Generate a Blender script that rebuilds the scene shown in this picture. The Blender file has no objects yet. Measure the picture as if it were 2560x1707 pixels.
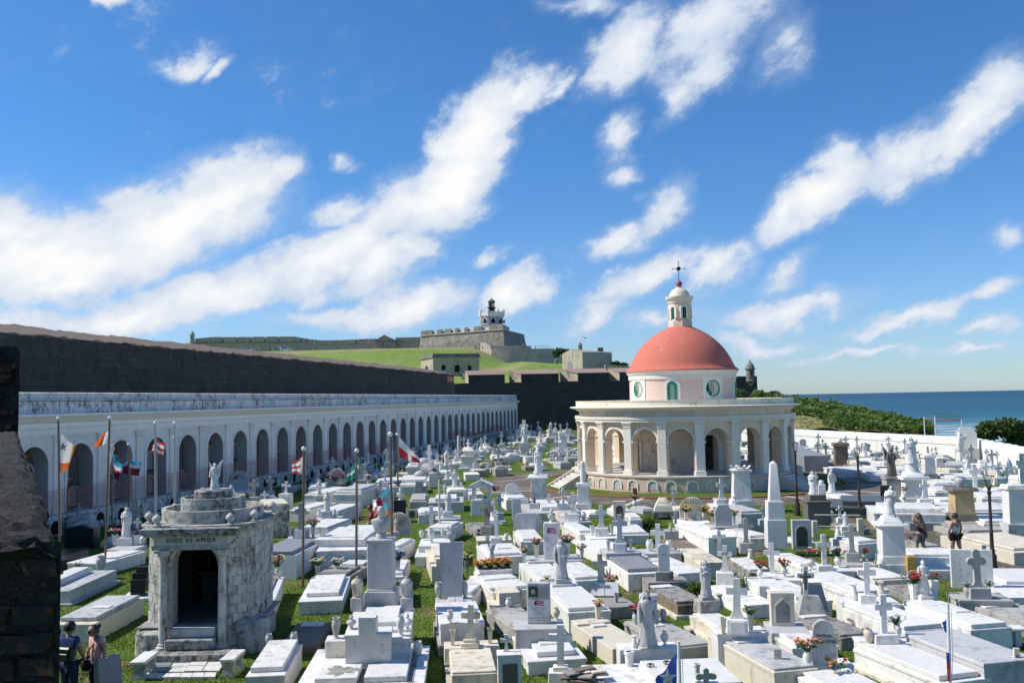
import bpy, bmesh, math, random
import numpy as np
from mathutils import Vector, Matrix
from math import sin, cos, pi, radians, sqrt, atan2, tan
rng = random.Random(11)
scene = bpy.context.scene
COL = scene.collection
# camera
FPX = 2250.0                 # focal length in photo pixels (2560 wide)
EYE = 6.3                    # eye height above the cemetery ground
HZ0, HZS = 1021.5, -0.0185   # the sea horizon in the photo
ROLL = math.atan(HZS)
PITCH = math.atan((HZ0 + HZS*1280 - 853.5)*cos(ROLL)/FPX)
CAMR = Matrix.Rotation(pi/2+PITCH, 3, 'X') @ Matrix.Rotation(ROLL, 3, 'Z')
cam = bpy.data.cameras.new('camera'); camo = bpy.data.objects.new('camera', cam); COL.objects.link(camo)
camo.location = (0, 0, EYE); camo.rotation_euler = CAMR.to_euler()
cam.sensor_width = 36; cam.lens = 36*FPX/2560; cam.clip_start = 0.05; cam.clip_end = 60000
scene.camera = camo
scene.render.resolution_x, scene.render.resolution_y = 1024, 682
# sun and sky
SUN_EL, SUN_AZ = radians(46), radians(-86)      # azimuth from +Y towards +X
sund = Vector((sin(SUN_AZ)*cos(SUN_EL), cos(SUN_AZ)*cos(SUN_EL), sin(SUN_EL)))
sl = bpy.data.lights.new('sun', 'SUN'); sl.energy = 4.2; sl.angle = radians(0.5); sl.color = (1, .955, .88)
so = bpy.data.objects.new('sun', sl); COL.objects.link(so); so.rotation_euler = sund.to_track_quat('Z', 'Y').to_euler()
scene.view_settings.view_transform = 'Standard'; scene.view_settings.look = 'None'
scene.view_settings.exposure = 0.30; scene.view_settings.gamma = 1.0
scene.view_settings.use_curve_mapping = False
scene.cycles.max_bounces = 6; scene.cycles.diffuse_bounces = 3; scene.cycles.glossy_bounces = 2
scene.cycles.transparent_max_bounces = 6; scene.cycles.use_denoising = True
scene.cycles.sample_clamp_indirect = 6
def ray(u, v): return CAMR @ Vector(((u-1280)/FPX, -(v-853.5)/FPX, -1.0))
def atz(u, v, z=0.0):
 d = ray(u, v); t = (z-EYE)/d.z; return Vector((d.x*t, d.y*t, z))
def atY(u, v, Y):
 d = ray(u, v); t = Y/d.y; return Vector((d.x*t, Y, EYE+d.z*t))
RG = {1: (0, 1280), 2: (640, 1280), 3: (1280, 1280), 4: (1920, 1280), 5: (0, 960), 6: (640, 960), 7: (1280, 960), 8: (1920, 960)}
KS = 3.672
def px(r, x, y): return RG[r][0]+x/KS, RG[r][1]+y/KS
def P(r, x, y, z=0.0): return atz(*px(r, x, y), z)
class NT:
 def __init__(s, nt): s.nt = nt
 def n(s, t, ins=None, **kw):
  nd = s.nt.nodes.new(t)
  for k, v in kw.items(): setattr(nd, k, v)
  for k, v in (ins or {}).items():
   i = nd.inputs[k]
   if hasattr(v, 'is_linked') and hasattr(v, 'node'): s.nt.links.new(v, i)
   elif hasattr(v, 'outputs'): s.nt.links.new(v.outputs[0], i)
   else:
    if i.type == 'RGBA' and len(v) == 3: v = (*v, 1)
    i.default_value = v
  return nd
 def math(s, op, a, b=0.0, c=0.0, clamp=False):
  return s.n('ShaderNodeMath', {0: a, 1: b, 2: c}, operation=op, use_clamp=clamp).outputs[0]
 def mix(s, f, a, b, mode='MIX'):
  nd = s.n('ShaderNodeMix', data_type='RGBA', blend_type=mode)
  for i, v in ((0, f), (6, a), (7, b)):
   if hasattr(v, 'is_linked') and hasattr(v, 'node'): s.nt.links.new(v, nd.inputs[i])
   else: nd.inputs[i].default_value = (*v, 1) if isinstance(v, tuple) and len(v) == 3 else v
  return nd.outputs[2]
 def noise(s, vec, scale, detail=4, rough=.55, dist=0.0):
  return s.n('ShaderNodeTexNoise', {'Vector': vec, 'Scale': scale, 'Detail': detail, 'Roughness': rough, 'Distortion': dist}).outputs[0]
 def ramp(s, f, a, b, smooth=True):
  return s.n('ShaderNodeMapRange', {0: f, 1: a, 2: b, 3: 0.0, 4: 1.0}, interpolation_type='SMOOTHSTEP' if smooth else 'LINEAR').outputs[0]
 def mapv(s, vec, scale=(1, 1, 1), rot=(0, 0, 0), loc=(0, 0, 0), t='POINT'):
  return s.n('ShaderNodeMapping', {'Vector': vec, 'Scale': scale, 'Rotation': rot, 'Location': loc}, vector_type=t).outputs[0]
CLOUDS = [(110,640,330,120,12,1.1),(420,570,330,140,24,1.25),(560,500,200,120,30,1.2),(700,440,80,60,30,.8),(40,560,130,110,10,.9),
(520,750,340,85,12,1.1),(800,650,260,85,24,1.2),(960,660,170,85,28,1.1),(1040,630,100,60,20,.9),(330,790,330,60,5,1.0),(150,700,200,40,8,.8),(900,800,300,40,4,.7),(1650,800,160,40,10,.5),
(1000,520,150,95,25,.95),(1120,480,190,110,40,1.25),(1200,330,190,100,55,1.25),(1290,240,130,60,30,.8),(1380,210,75,36,45,.5),(850,530,110,50,10,.55),
(870,400,55,30,10,.6),(1030,760,180,66,15,1.0),(1240,640,60,30,10,.5),(1300,740,120,70,35,1.0),
(1550,340,70,90,0,.75),(1560,440,60,40,30,.45),(1650,520,130,60,50,.7),(1540,590,90,50,20,.55),(1620,690,210,55,22,.8),(1800,660,120,75,40,.75),
(1560,110,170,90,40,.65),(1800,60,250,110,25,.55),(1760,180,160,90,40,.55),(1960,100,130,90,50,.4),(1700,230,120,55,60,.35),(1450,20,140,34,0,.25),
(1960,530,130,65,30,.95),(2060,480,150,75,30,1.1),(2100,410,90,70,20,.8),(2230,390,170,70,26,.85),(2420,310,200,80,30,.9),(2530,190,110,90,45,.9),
(1960,690,90,55,30,.75),(1960,780,210,46,8,.9),(2080,770,80,40,5,.7),(2300,790,160,36,20,.8),(2520,720,80,40,10,.75),(2480,830,120,26,5,.7),(2520,590,70,30,5,.4),
(450,140,110,42,20,.5),(540,160,60,28,30,.5),(310,10,70,30,0,.6),(70,800,120,24,0,.5),(2200,835,110,24,5,.65),(1900,850,150,30,0,.65),(1480,800,120,56,30,.75),(2150,885,180,18,0,.6),(2420,880,120,16,0,.6)]
def make_world():
 w = bpy.data.worlds.new('World'); scene.world = w; w.use_nodes = True
 nt = w.node_tree; nt.nodes.clear(); N = NT(nt)
 tc = N.n('ShaderNodeTexCoord').outputs['Generated']
 sky = N.n('ShaderNodeTexSky', sky_type='NISHITA', sun_disc=False, sun_elevation=SUN_EL, sun_rotation=SUN_AZ, altitude=0, air_density=1.0, dust_density=0.25, ozone_density=3.0)
 hz = N.n('ShaderNodeSeparateXYZ', {0: tc}).outputs[2]
 tint = N.mix(N.ramp(hz, .0, .30), (.70, .89, 1.20), (.44, .84, 1.20))
 skyc = N.mix(1.0, sky.outputs[0], tint, 'MULTIPLY')
 b1 = N.n('ShaderNodeBackground', {'Color': skyc, 'Strength': .096})
 sep = N.n('ShaderNodeSeparateXYZ', {0: tc})
 az = N.math('MULTIPLY', N.math('ARCTAN2', sep.outputs[0], sep.outputs[1]), 57.2958)
 el = N.math('MULTIPLY', N.math('ARCSINE', sep.outputs[2]), 57.2958)
 sk = N.mapv(N.mapv(tc, rot=(0, radians(28), 0)), scale=(1, 1, 1.55))
 wn = N.n('ShaderNodeTexNoise', {'Vector': sk, 'Scale': 9.0, 'Detail': 5.0, 'Roughness': .6})
 wv = N.n('ShaderNodeVectorMath', {0: wn.outputs[1], 1: (.5, .5, .5)}, operation='SUBTRACT').outputs[0]
 wv = N.n('ShaderNodeVectorMath', {0: wv, 1: (5.5, 4.0, 0)}, operation='MULTIPLY').outputs[0]
 ae = N.n('ShaderNodeCombineXYZ', {0: az, 1: el})
 ae = N.n('ShaderNodeVectorMath', {0: ae, 1: wv}, operation='ADD').outputs[0]
 tot = None
 for (x, y, a, b, ang, wt) in CLOUDS:
  d = ray(x, y).normalized(); A = math.degrees(atan2(d.x, d.y)); E = math.degrees(math.asin(d.z))
  k = 57.2958/FPX
  m = N.mapv(ae, loc=(A, E, 0), rot=(0, 0, radians(ang)), scale=(a*k*1.32, b*k*1.22, 1), t='TEXTURE')
  g = N.n('ShaderNodeTexGradient', {0: m}, gradient_type='SPHERICAL').outputs[1]
  v = N.math('MULTIPLY', g, .30+.75*wt)
  tot = v if tot is None else N.math('SMOOTH_MAX', tot, v, .12)
 n1 = N.noise(sk, 5.0, 9, .6, .25)
 n2 = N.noise(N.mapv(sk, loc=(3, 1, 7)), 2.3, 8, .6, .2)
 n3 = N.noise(sk, 26.0, 7, .62)
 tex = N.math('ADD', N.math('MULTIPLY', N.math('SUBTRACT', n1, .5), .75), N.math('MULTIPLY', N.math('SUBTRACT', n3, .5), .72))
 dens = N.math('ADD', tot, tex)
 infr = N.math('MULTIPLY', N.ramp(N.math('ABSOLUTE', az), 48, 34), N.ramp(el, 36, 27))
 off = N.math('SUBTRACT', N.math('ADD', .58, N.math('MULTIPLY', infr, .12)), N.math('MULTIPLY', N.ramp(el, 13, 5), .13))
 gen = N.math('MULTIPLY', N.math('SUBTRACT', n2, off), 2.0)          # thin clouds, thickened outside the view to whiten the fill light
 dens = N.math('MAXIMUM', dens, N.math('ADD', gen, N.math('MULTIPLY', tex, .5)))
 a = N.ramp(dens, .20, .60)
 a = N.math('MAXIMUM', a, N.math('MULTIPLY', N.ramp(N.math('ADD', tot, N.math('MULTIPLY', tex, .5)), .10, .55), .45))
 a = N.math('MULTIPLY', a, N.ramp(sep.outputs[2], -.002, .012))
 sh = N.ramp(N.math('ADD', N.math('MULTIPLY', N.math('SUBTRACT', N.noise(N.mapv(sk, loc=(0, 0, .03)), 14.0, 6, .55), .5), 1.0), dens), .25, 1.25)
 cc = N.mix(sh, (.60, .70, .86), (1.0, 1.0, 1.0))
 b2 = N.n('ShaderNodeBackground', {'Color': cc, 'Strength': .80})
 ms = N.n('ShaderNodeMixShader', {0: a, 1: b1.outputs[0], 2: b2.outputs[0]})
 N.n('ShaderNodeOutputWorld', {0: ms.outputs[0]})
 w.cycles.sampling_method = 'MANUAL'; w.cycles.sample_map_resolution = 512
make_world()
# materials
MATS = {}
def newmat(name):
 m = bpy.data.materials.new(name); m.use_nodes = True; nt = m.node_tree; nt.nodes.clear(); N = NT(nt)
 bs = N.n('ShaderNodeBsdfPrincipled'); N.n('ShaderNodeOutputMaterial', {0: bs.outputs[0]}); MATS[name] = m
 return m, N, bs
def setin(N, bs, **kw):
 for k, v in kw.items():
  k = k.replace('_', ' ')
  i = bs.inputs[k]
  if hasattr(v, 'is_linked') and hasattr(v, 'node'): N.nt.links.new(v, i)
  else: i.default_value = (*v, 1) if isinstance(v, tuple) and len(v) == 3 else v
def pos(N): return N.n('ShaderNodeNewGeometry').outputs['Position']
def stone(name, base, stain, amt=.3, vein=None, fine=.12, bump=.15, rough=.7, scale=1.0, streak=.7, tint=.09, tint2=(.62, .5, .33), t2=.0, course=None):
 """weathered masonry: large blotches, vertical drips, fine grain, optional marble veins"""
 m, N, bs = newmat(name); p = pos(N)
 rnd = N.n('ShaderNodeObjectInfo').outputs['Random']
 big = N.noise(p, .9*scale, 6, .62, .3); mid = N.noise(p, 4.5*scale, 6, .65, .2); fin = N.noise(p, 38*scale, 3, .6)
 drip = N.noise(N.mapv(p, scale=(3.2*scale, 3.2*scale, .45*scale)), 1.3, 5, .65)
 f = N.math('ADD', N.math('MULTIPLY', big, .55), N.math('MULTIPLY', mid, .45))
 f = N.math('ADD', N.math('MULTIPLY', f, 1-.45*streak), N.math('MULTIPLY', drip, .45*streak))
 f = N.math('ADD', f, N.math('MULTIPLY', N.math('SUBTRACT', rnd, .5), .10))
 th = .5+.26*(1-2*amt)
 k = N.ramp(f, th-.05, th+.13)
 k = N.math('MULTIPLY', k, N.ramp(mid, .28, .62))
 v = N.math('ADD', N.math('MULTIPLY', N.math('SUBTRACT', fin, .5), fine*2), 1.0)
 v = N.math('ADD', v, N.math('MULTIPLY', N.math('SUBTRACT', rnd, .5), tint*2))
 v = N.math('ADD', v, N.math('MULTIPLY', N.math('SUBTRACT', mid, .5), .38))
 c = N.mix(1.0, base, N.n('ShaderNodeCombineColor', {0: v, 1: v, 2: v}).outputs[0], 'MULTIPLY')
 if vein:
  wv = N.n('ShaderNodeTexWave', {'Vector': N.mapv(p, rot=(.4, .7, .5)), 'Scale': 1.1, 'Distortion': 14.0, 'Detail': 4.0, 'Detail Scale': 1.6, 'Detail Roughness': .65}, wave_type='BANDS').outputs[1]
  c = N.mix(N.math('MULTIPLY', N.ramp(wv, .55, .95), .28), c, vein)
 if t2:
  c = N.mix(N.math('MULTIPLY', N.ramp(N.noise(N.mapv(p, loc=(9, 4, 2)), 1.7, 5, .6), .52, .72), t2), c, tint2)
 c = N.mix(N.math('MULTIPLY', k, .92), c, stain)
 if course:
  sp = N.n('ShaderNodeSeparateXYZ', {0: p}); cv = N.n('ShaderNodeCombineXYZ', {0: N.math('ADD', sp.outputs[0], N.math('MULTIPLY', sp.outputs[1], .97)), 1: N.math('ADD', sp.outputs[2], N.math('MULTIPLY', mid, .12))})
  bt = N.n('ShaderNodeTexBrick', {'Vector': cv.outputs[0], 'Scale': 1.0, 'Mortar Size': .035, 'Mortar Smooth': .6, 'Brick Width': course[0], 'Row Height': course[1], 'Color1': (1, 1, 1), 'Color2': (.62, .62, .62), 'Mortar': (.35, .35, .35)})
  c = N.mix(course[2], c, N.mix(1.0, c, bt.outputs[0], 'MULTIPLY'))
 h = N.math('ADD', N.math('MULTIPLY', mid, .6), N.math('MULTIPLY', fin, .4))
 bp = N.n('ShaderNodeBump', {'Strength': bump, 'Distance': .06/scale, 'Height': h})
 setin(N, bs, Base_Color=c, Roughness=rough, Normal=bp.outputs[0]); bs.inputs['Specular IOR Level'].default_value = .3
 return m
stone('marble_white', (.80, .77, .715), (.40, .38, .34), .455, vein=(.58, .58, .57), bump=.05, rough=.45, fine=.04, t2=.18, tint2=(.68, .60, .47))
stone('marble_grey', (.54, .53, .515), (.26, .255, .245), .46, vein=(.44, .45, .47), bump=.08, rough=.5, fine=.08, t2=.15)
stone('paint_white', (.82, .79, .74), (.46, .41, .33), .455, bump=.08, rough=.7, fine=.05, t2=.22, tint2=(.66, .56, .40))
stone('cream', (.70, .63, .50), (.28, .24, .18), .46, bump=.12, fine=.08, t2=.25, tint2=(.55, .40, .22))
stone('concrete', (.44, .425, .385), (.15, .14, .125), .48, bump=.25, fine=.16, t2=.2)
stone('mould', (.34, .32, .29), (.06, .058, .052), .5, bump=.35, fine=.2, t2=.2)
stone('brownstone', (.22, .17, .125), (.05, .045, .04), .42, bump=.3, fine=.2)
stone('granite_black', (.025, .026, .03), (.07, .07, .07), .12, bump=.03, rough=.22, fine=.25, streak=.1)
stone('granite_green', (.075, .085, .08), (.04, .042, .04), .2, bump=.04, rough=.35, fine=.25)
stone('granite_grey', (.27, .28, .29), (.12, .12, .12), .2, bump=.06, rough=.45, fine=.3)
stone('tarnish', (.16, .14, .12), (.05, .045, .04), .42, bump=.2, fine=.15)
stone('ochre', (.50, .38, .20), (.07, .055, .045), .42, bump=.25, fine=.15)
stone('pinkstone', (.72, .55, .52), (.35, .3, .28), .2, bump=.1)
stone('terracotta', (.36, .16, .085), (.12, .07, .05), .3, bump=.2)
stone('mausoleum_roof', (.44, .43, .39), (.045, .044, .04), .56, bump=.5, fine=.2, streak=.3, scale=1.6, t2=.3)
stone('mausoleum_pale', (.58, .565, .52), (.075, .073, .068), .45, bump=.3, fine=.12, streak=.9, scale=1.6, t2=.3)
stone('mausoleum', (.53, .515, .46), (.05, .05, .046), .525, bump=.5, fine=.18, streak=.6, scale=1.15, t2=.35, tint2=(.50, .45, .34))
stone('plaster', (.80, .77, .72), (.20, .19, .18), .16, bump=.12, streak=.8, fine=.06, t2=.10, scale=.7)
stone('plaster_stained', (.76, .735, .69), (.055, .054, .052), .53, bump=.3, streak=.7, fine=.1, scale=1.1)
stone('plaster_old_shade', (.13, .115, .10), (.03, .028, .025), .5, bump=.3, streak=.4, fine=.15)  # old plaster darkened further, painting shade into the recess backs
stone('rampart', (.068, .066, .062), (.016, .0165, .018), .48, bump=1.0, streak=.7, fine=.6, scale=.6, rough=.95, t2=.6, tint2=(.125, .115, .105), course=(1.1, .42, .55))
stone('rampart_top', (.20, .155, .12), (.115, .095, .06), .42, bump=.6, fine=.3, scale=.7, rough=.95, t2=.2, tint2=(.20, .19, .07))
stone('fort_stone', (.27, .245, .205), (.07, .066, .06), .52, bump=.6, fine=.35, scale=.35, t2=.6, tint2=(.44, .34, .21))
stone('fort_dark', (.43, .385, .32), (.165, .148, .128), .48, bump=.6, fine=.35, scale=.4)
stone('fort_plaster', (.47, .41, .30), (.13, .12, .10), .50, bump=.3, fine=.2, scale=.26, t2=.4, tint2=(.42, .34, .23))
stone('fort_cap', (.34, .235, .18), (.17, .13, .10), .35, bump=.3, scale=.5)
stone('chapel_white', (.85, .775, .64), (.42, .37, .31), .12, bump=.05, fine=.04, streak=.8, t2=.25, tint2=(.70, .60, .47))
stone('chapel_cream', (.84, .64, .46), (.52, .42, .32), .14, bump=.05, fine=.04, t2=.18, tint2=(.78, .70, .60))
stone('chapel_pink', (.84, .60, .47), (.56, .45, .38), .14, bump=.05, fine=.04, t2=.3, tint2=(.74, .62, .54))
stone('chapel_base', (.70, .53, .40), (.19, .155, .125), .33, bump=.15, fine=.08, streak=.85, t2=.5, tint2=(.52, .27, .20))
stone('chapel_parapet', (.84, .74, .57), (.30, .25, .18), .40, bump=.12, fine=.08, streak=.3, t2=.25)
stone('chapel_inner', (.74, .64, .53), (.25, .18, .12), .44, bump=.1, fine=.05, streak=.1, scale=.4, t2=.3, tint2=(.62, .46, .36))
stone('dome_red', (.55, .152, .10), (.66, .40, .34), .25, bump=.06, fine=.05, scale=1.5, streak=.2, t2=.5, tint2=(.60, .235, .17), rough=.8)
stone('step', (.60, .57, .52), (.2, .18, .16), .25, bump=.1)
stone('bark', (.16, .12, .08), (.06, .05, .04), .4, bump=.4)
stone('plaster_jamb_shade', (.40, .385, .375), (.14, .135, .13), .3, bump=.15, fine=.1, streak=.8)  # grey plaster with the shade of the arch recess put into its colour
def flat(name, c, rough=.6, metal=0.0, var=.12, em=None, sp=.4):
 m, N, bs = newmat(name); p = pos(N)
 f = N.math('ADD', N.math('MULTIPLY', N.math('SUBTRACT', N.noise(p, 7, 4), .5), var*2), 1.0)
 cc = N.mix(1.0, c, N.n('ShaderNodeCombineColor', {0: f, 1: f, 2: f}).outputs[0], 'MULTIPLY')
 setin(N, bs, Base_Color=cc, Roughness=rough, Metallic=metal); bs.inputs['Specular IOR Level'].default_value = sp
 return m
flat('hole', (.012, .012, .013), .9); flat('iron', (.055, .035, .03), .5, .3); flat('pole_grey', (.45, .45, .43), .45, .4); flat('pole_rust', (.20, .13, .08), .6, .3)
flat('pole_white', (.75, .74, .72), .5); flat('green_paint', (.05, .34, .245), .5); flat('glass_dim', (.09, .07, .065), .2); flat('ball_red', (.34, .09, .075), .5)
flat('skin', (.46, .26, .18), .55); flat('skin_dark', (.24, .12, .075), .55); flat('hair', (.022, .014, .010), .5); flat('hair_brown', (.09, .05, .03), .5)
flat('cloth_black', (.016, .016, .019), .8); flat('cloth_blue', (.022, .05, .17), .8); flat('cloth_navy', (.018, .028, .07), .8); flat('cloth_white', (.78, .77, .76), .8); flat('cloth_pink', (.70, .44, .40), .8)
flat('cloth_grey', (.17, .16, .16), .8); flat('cloth_maroon', (.13, .02, .025), .8); flat('cloth_khaki', (.36, .29, .19), .8); flat('shoe', (.05, .045, .045), .6); flat('leather', (.012, .011, .012), .4)
for nm, c in dict(f_red=(.62, .045, .05), f_orange=(.78, .16, .03), f_white=(.80, .79, .77), f_blue=(.04, .11, .42), f_cyan=(.05, .34, .52), f_green=(.02, .22, .16), f_maroon=(.30, .02, .05), f_teal=(.10, .42, .50), f_yellow=(.72, .58, .12), f_salmon=(.72, .18, .15)).items():
 m, N, bs = newmat(nm); p = pos(N)
 f = N.math('ADD', N.math('MULTIPLY', N.noise(N.mapv(p, scale=(1, 1, 2)), 3, 3), .4), .8)
 setin(N, bs, Base_Color=N.mix(1.0, c, N.n('ShaderNodeCombineColor', {0: f, 1: f, 2: f}).outputs[0], 'MULTIPLY'), Roughness=.8)
 tr = N.n('ShaderNodeBsdfTranslucent', {'Color': c}); out = [n for n in N.nt.nodes if n.type == 'OUTPUT_MATERIAL'][0]
 mx = N.n('ShaderNodeMixShader', {0: .38, 1: bs.outputs[0], 2: tr.outputs[0]}); N.nt.links.new(mx.outputs[0], out.inputs[0])
for nm, c in dict(b_red=(.55, .02, .03), b_pink=(.65, .12, .25), b_yellow=(.75, .52, .04), b_orange=(.75, .26, .03), b_white=(.78, .77, .72), b_purple=(.28, .08, .34), b_blue=(.03, .12, .50), b_green=(.035, .10, .02), b_salmon=(.75, .28, .20), b_olive=(.14, .17, .03)).items(): flat(nm, c, .6, var=.25)
flat('paint_truck', (.72, .73, .75), .3); flat('net_orange', (.36, .10, .085), .6); flat('letter_dark', (.03, .03, .03), .6); flat('letter_grey', (.30, .31, .32), .6); flat('gold', (.62, .36, .08), .55)
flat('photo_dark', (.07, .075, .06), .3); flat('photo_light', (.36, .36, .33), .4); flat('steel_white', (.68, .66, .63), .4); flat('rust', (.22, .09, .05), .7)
def foliage(name, c1, c2, c3):
 m, N, bs = newmat(name); p = pos(N)
 f = N.noise(p, 2.2, 5, .65); g = N.noise(p, 17, 3)
 c = N.mix(N.ramp(f, .35, .65), c1, c2); c = N.mix(N.math('MULTIPLY', N.ramp(g, .52, .72), .7), c, c3)
 setin(N, bs, Base_Color=c, Roughness=.55); bs.inputs['Specular IOR Level'].default_value = .35
 tr = N.n('ShaderNodeBsdfTranslucent', {'Color': c}); out = [n for n in N.nt.nodes if n.type == 'OUTPUT_MATERIAL'][0]
 mx = N.n('ShaderNodeMixShader', {0: .3, 1: bs.outputs[0], 2: tr.outputs[0]}); N.nt.links.new(mx.outputs[0], out.inputs[0])
foliage('leaf_green', (.045, .085, .015), (.075, .13, .022), (.13, .17, .035))
foliage('leaf_bright', (.07, .13, .02), (.11, .18, .03), (.17, .20, .05))
foliage('palm_green', (.05, .08, .03), (.08, .10, .045), (.16, .15, .08))
foliage('grass_blade', (.09, .155, .018), (.125, .19, .03), (.15, .18, .05))
def grassmat(name, a, b, dirt, damt, sc=1.0):
 m, N, bs = newmat(name); p = pos(N)
 f = N.noise(p, .5*sc, 6, .65); g = N.noise(p, 9*sc, 5, .7); d = N.noise(N.mapv(p, loc=(5, 8, 0)), .33*sc, 6, .65, .3)
 c = N.mix(N.ramp(f, .35, .65), a, b); v = N.math('ADD', N.math('MULTIPLY', N.math('SUBTRACT', g, .5), 1.3), 1.0)
 c = N.mix(1.0, c, N.n('ShaderNodeCombineColor', {0: v, 1: v, 2: v}).outputs[0], 'MULTIPLY')
 c = N.mix(N.math('MULTIPLY', N.ramp(d, .66-damt, .76-damt), .85), c, dirt)
 bp = N.n('ShaderNodeBump', {'Strength': .6, 'Distance': .05/sc, 'Height': g})
 setin(N, bs, Base_Color=c, Roughness=.95, Normal=bp.outputs[0]); bs.inputs['Specular IOR Level'].default_value = .1
 return m
grassmat('grass', (.075, .125, .014), (.11, .16, .026), (.22, .16, .09), .10)
grassmat('grass_hill', (.17, .25, .05), (.22, .29, .07), (.32, .27, .13), .13, .05)
grassmat('dry_grass', (.26, .22, .11), (.19, .20, .06), (.33, .28, .17), .1, .6)
def pathmat():
 m, N, bs = newmat('pebble'); p = pos(N)
 vo = N.n('ShaderNodeTexVoronoi', {'Vector': p, 'Scale': 9.0}); rn = N.n('ShaderNodeSeparateColor', {0: vo.outputs['Color']}).outputs[0]
 c = N.mix(rn, (.17, .135, .11), (.40, .34, .29)); c = N.mix(N.ramp(vo.outputs['Distance'], .035, .085), c, (.12, .095, .075))
 c = N.mix(N.ramp(N.noise(p, .6, 5), .45, .7), c, (.27, .22, .18))
 bp = N.n('ShaderNodeBump', {'Strength': .6, 'Distance': .03, 'Height': N.math('SUBTRACT', .2, vo.outputs['Distance'])})
 setin(N, bs, Base_Color=c, Roughness=.85, Normal=bp.outputs[0])
pathmat()
def seamat():
 m, N, bs = newmat('sea'); p = pos(N); s = N.n('ShaderNodeSeparateXYZ', {0: p})
 pp = N.mapv(p, scale=(1, 2.2, 1)); big = N.noise(pp, .0045, 6, .6); w1 = N.noise(pp, .06, 6, .65, .5); w2 = N.noise(pp, .5, 4, .6)
 dsh = N.math('ADD', s.outputs[1], N.math('MULTIPLY', N.math('SUBTRACT', big, .5), 260))
 c = N.mix(N.ramp(dsh, 250, 900), (.06, .26, .29), (.025, .125, .19))
 c = N.mix(N.ramp(dsh, 900, 4000), c, (.018, .08, .145))
 c = N.mix(N.math('MULTIPLY', N.ramp(w1, .42, .62), .6), c, (.008, .05, .10))
 fo = N.math('MULTIPLY', N.ramp(N.noise(N.mapv(p, scale=(.35, 1.4, 1)), .05, 7, .7, .6), .46, .57), N.ramp(dsh, 620, 350))
 fo2 = N.math('MULTIPLY', N.ramp(N.noise(N.mapv(p, scale=(.5, 1.2, 1)), .03, 6, .7), .68, .73), N.ramp(dsh, 2500, 600))
 fo = N.math('MAXIMUM', fo, N.math('MULTIPLY', fo2, .7))
 c = N.mix(fo, c, (.72, .78, .78))
 bp = N.n('ShaderNodeBump', {'Strength': 1.0, 'Distance': 3.0, 'Height': N.math('ADD', w1, N.math('MULTIPLY', w2, .25))})
 setin(N, bs, Base_Color=c, Roughness=.45, Normal=bp.outputs[0]); bs.inputs['Specular IOR Level'].default_value = .22
seamat()
def brickmat():
 m, N, bs = newmat('old_brick'); p = pos(N); rnd = N.n('ShaderNodeObjectInfo').outputs['Random']
 a = N.noise(p, 11, 7, .7, .4); b = N.noise(p, 38, 5, .7); d = N.noise(N.mapv(p, loc=(3, 3, 3)), 7, 7, .7, .3)
 c = N.mix(rnd, (.14, .042, .024), (.19, .075, .04)); c = N.mix(N.ramp(a, .40, .54), c, (.022, .02, .018))
 c = N.mix(N.math('MULTIPLY', N.ramp(d, .60, .70), .6), c, (.26, .22, .18)); v = N.math('ADD', b, .5)
 c = N.mix(1.0, c, N.n('ShaderNodeCombineColor', {0: v, 1: v, 2: v}).outputs[0], 'MULTIPLY')
 bp = N.n('ShaderNodeBump', {'Strength': .8, 'Distance': .015, 'Height': N.math('ADD', a, N.math('MULTIPLY', b, .5))})
 setin(N, bs, Base_Color=c, Roughness=.95, Normal=bp.outputs[0])
brickmat()
def mortarmat():
 m, N, bs = newmat('old_mortar'); p = pos(N)
 a = N.noise(p, 20, 8, .75, .4); b = N.noise(p, 70, 5, .75); d = N.noise(N.mapv(p, loc=(1, 5, 3)), 30, 8, .75, .3)
 c = N.mix(N.ramp(a, .40, .58), (.06, .05, .042), (.016, .0155, .014)); c = N.mix(N.math('MULTIPLY', N.ramp(d, .56, .66), .8), c, (.21, .195, .17))
 v = N.math('ADD', b, .5); c = N.mix(1.0, c, N.n('ShaderNodeCombineColor', {0: v, 1: v, 2: v}).outputs[0], 'MULTIPLY')
 bp = N.n('ShaderNodeBump', {'Strength': 1.0, 'Distance': .03, 'Height': N.math('ADD', a, b)})
 setin(N, bs, Base_Color=c, Roughness=.95, Normal=bp.outputs[0])
mortarmat()
MK = dict(wm='marble_white', gm='marble_grey', wp='paint_white', cr='cream', co='concrete', dk='mould', bs='brownstone', bk='granite_black', gg='granite_green', gr='granite_grey', ta='tarnish', oc='ochre', pk='pinkstone', tc='terracotta')
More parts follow.
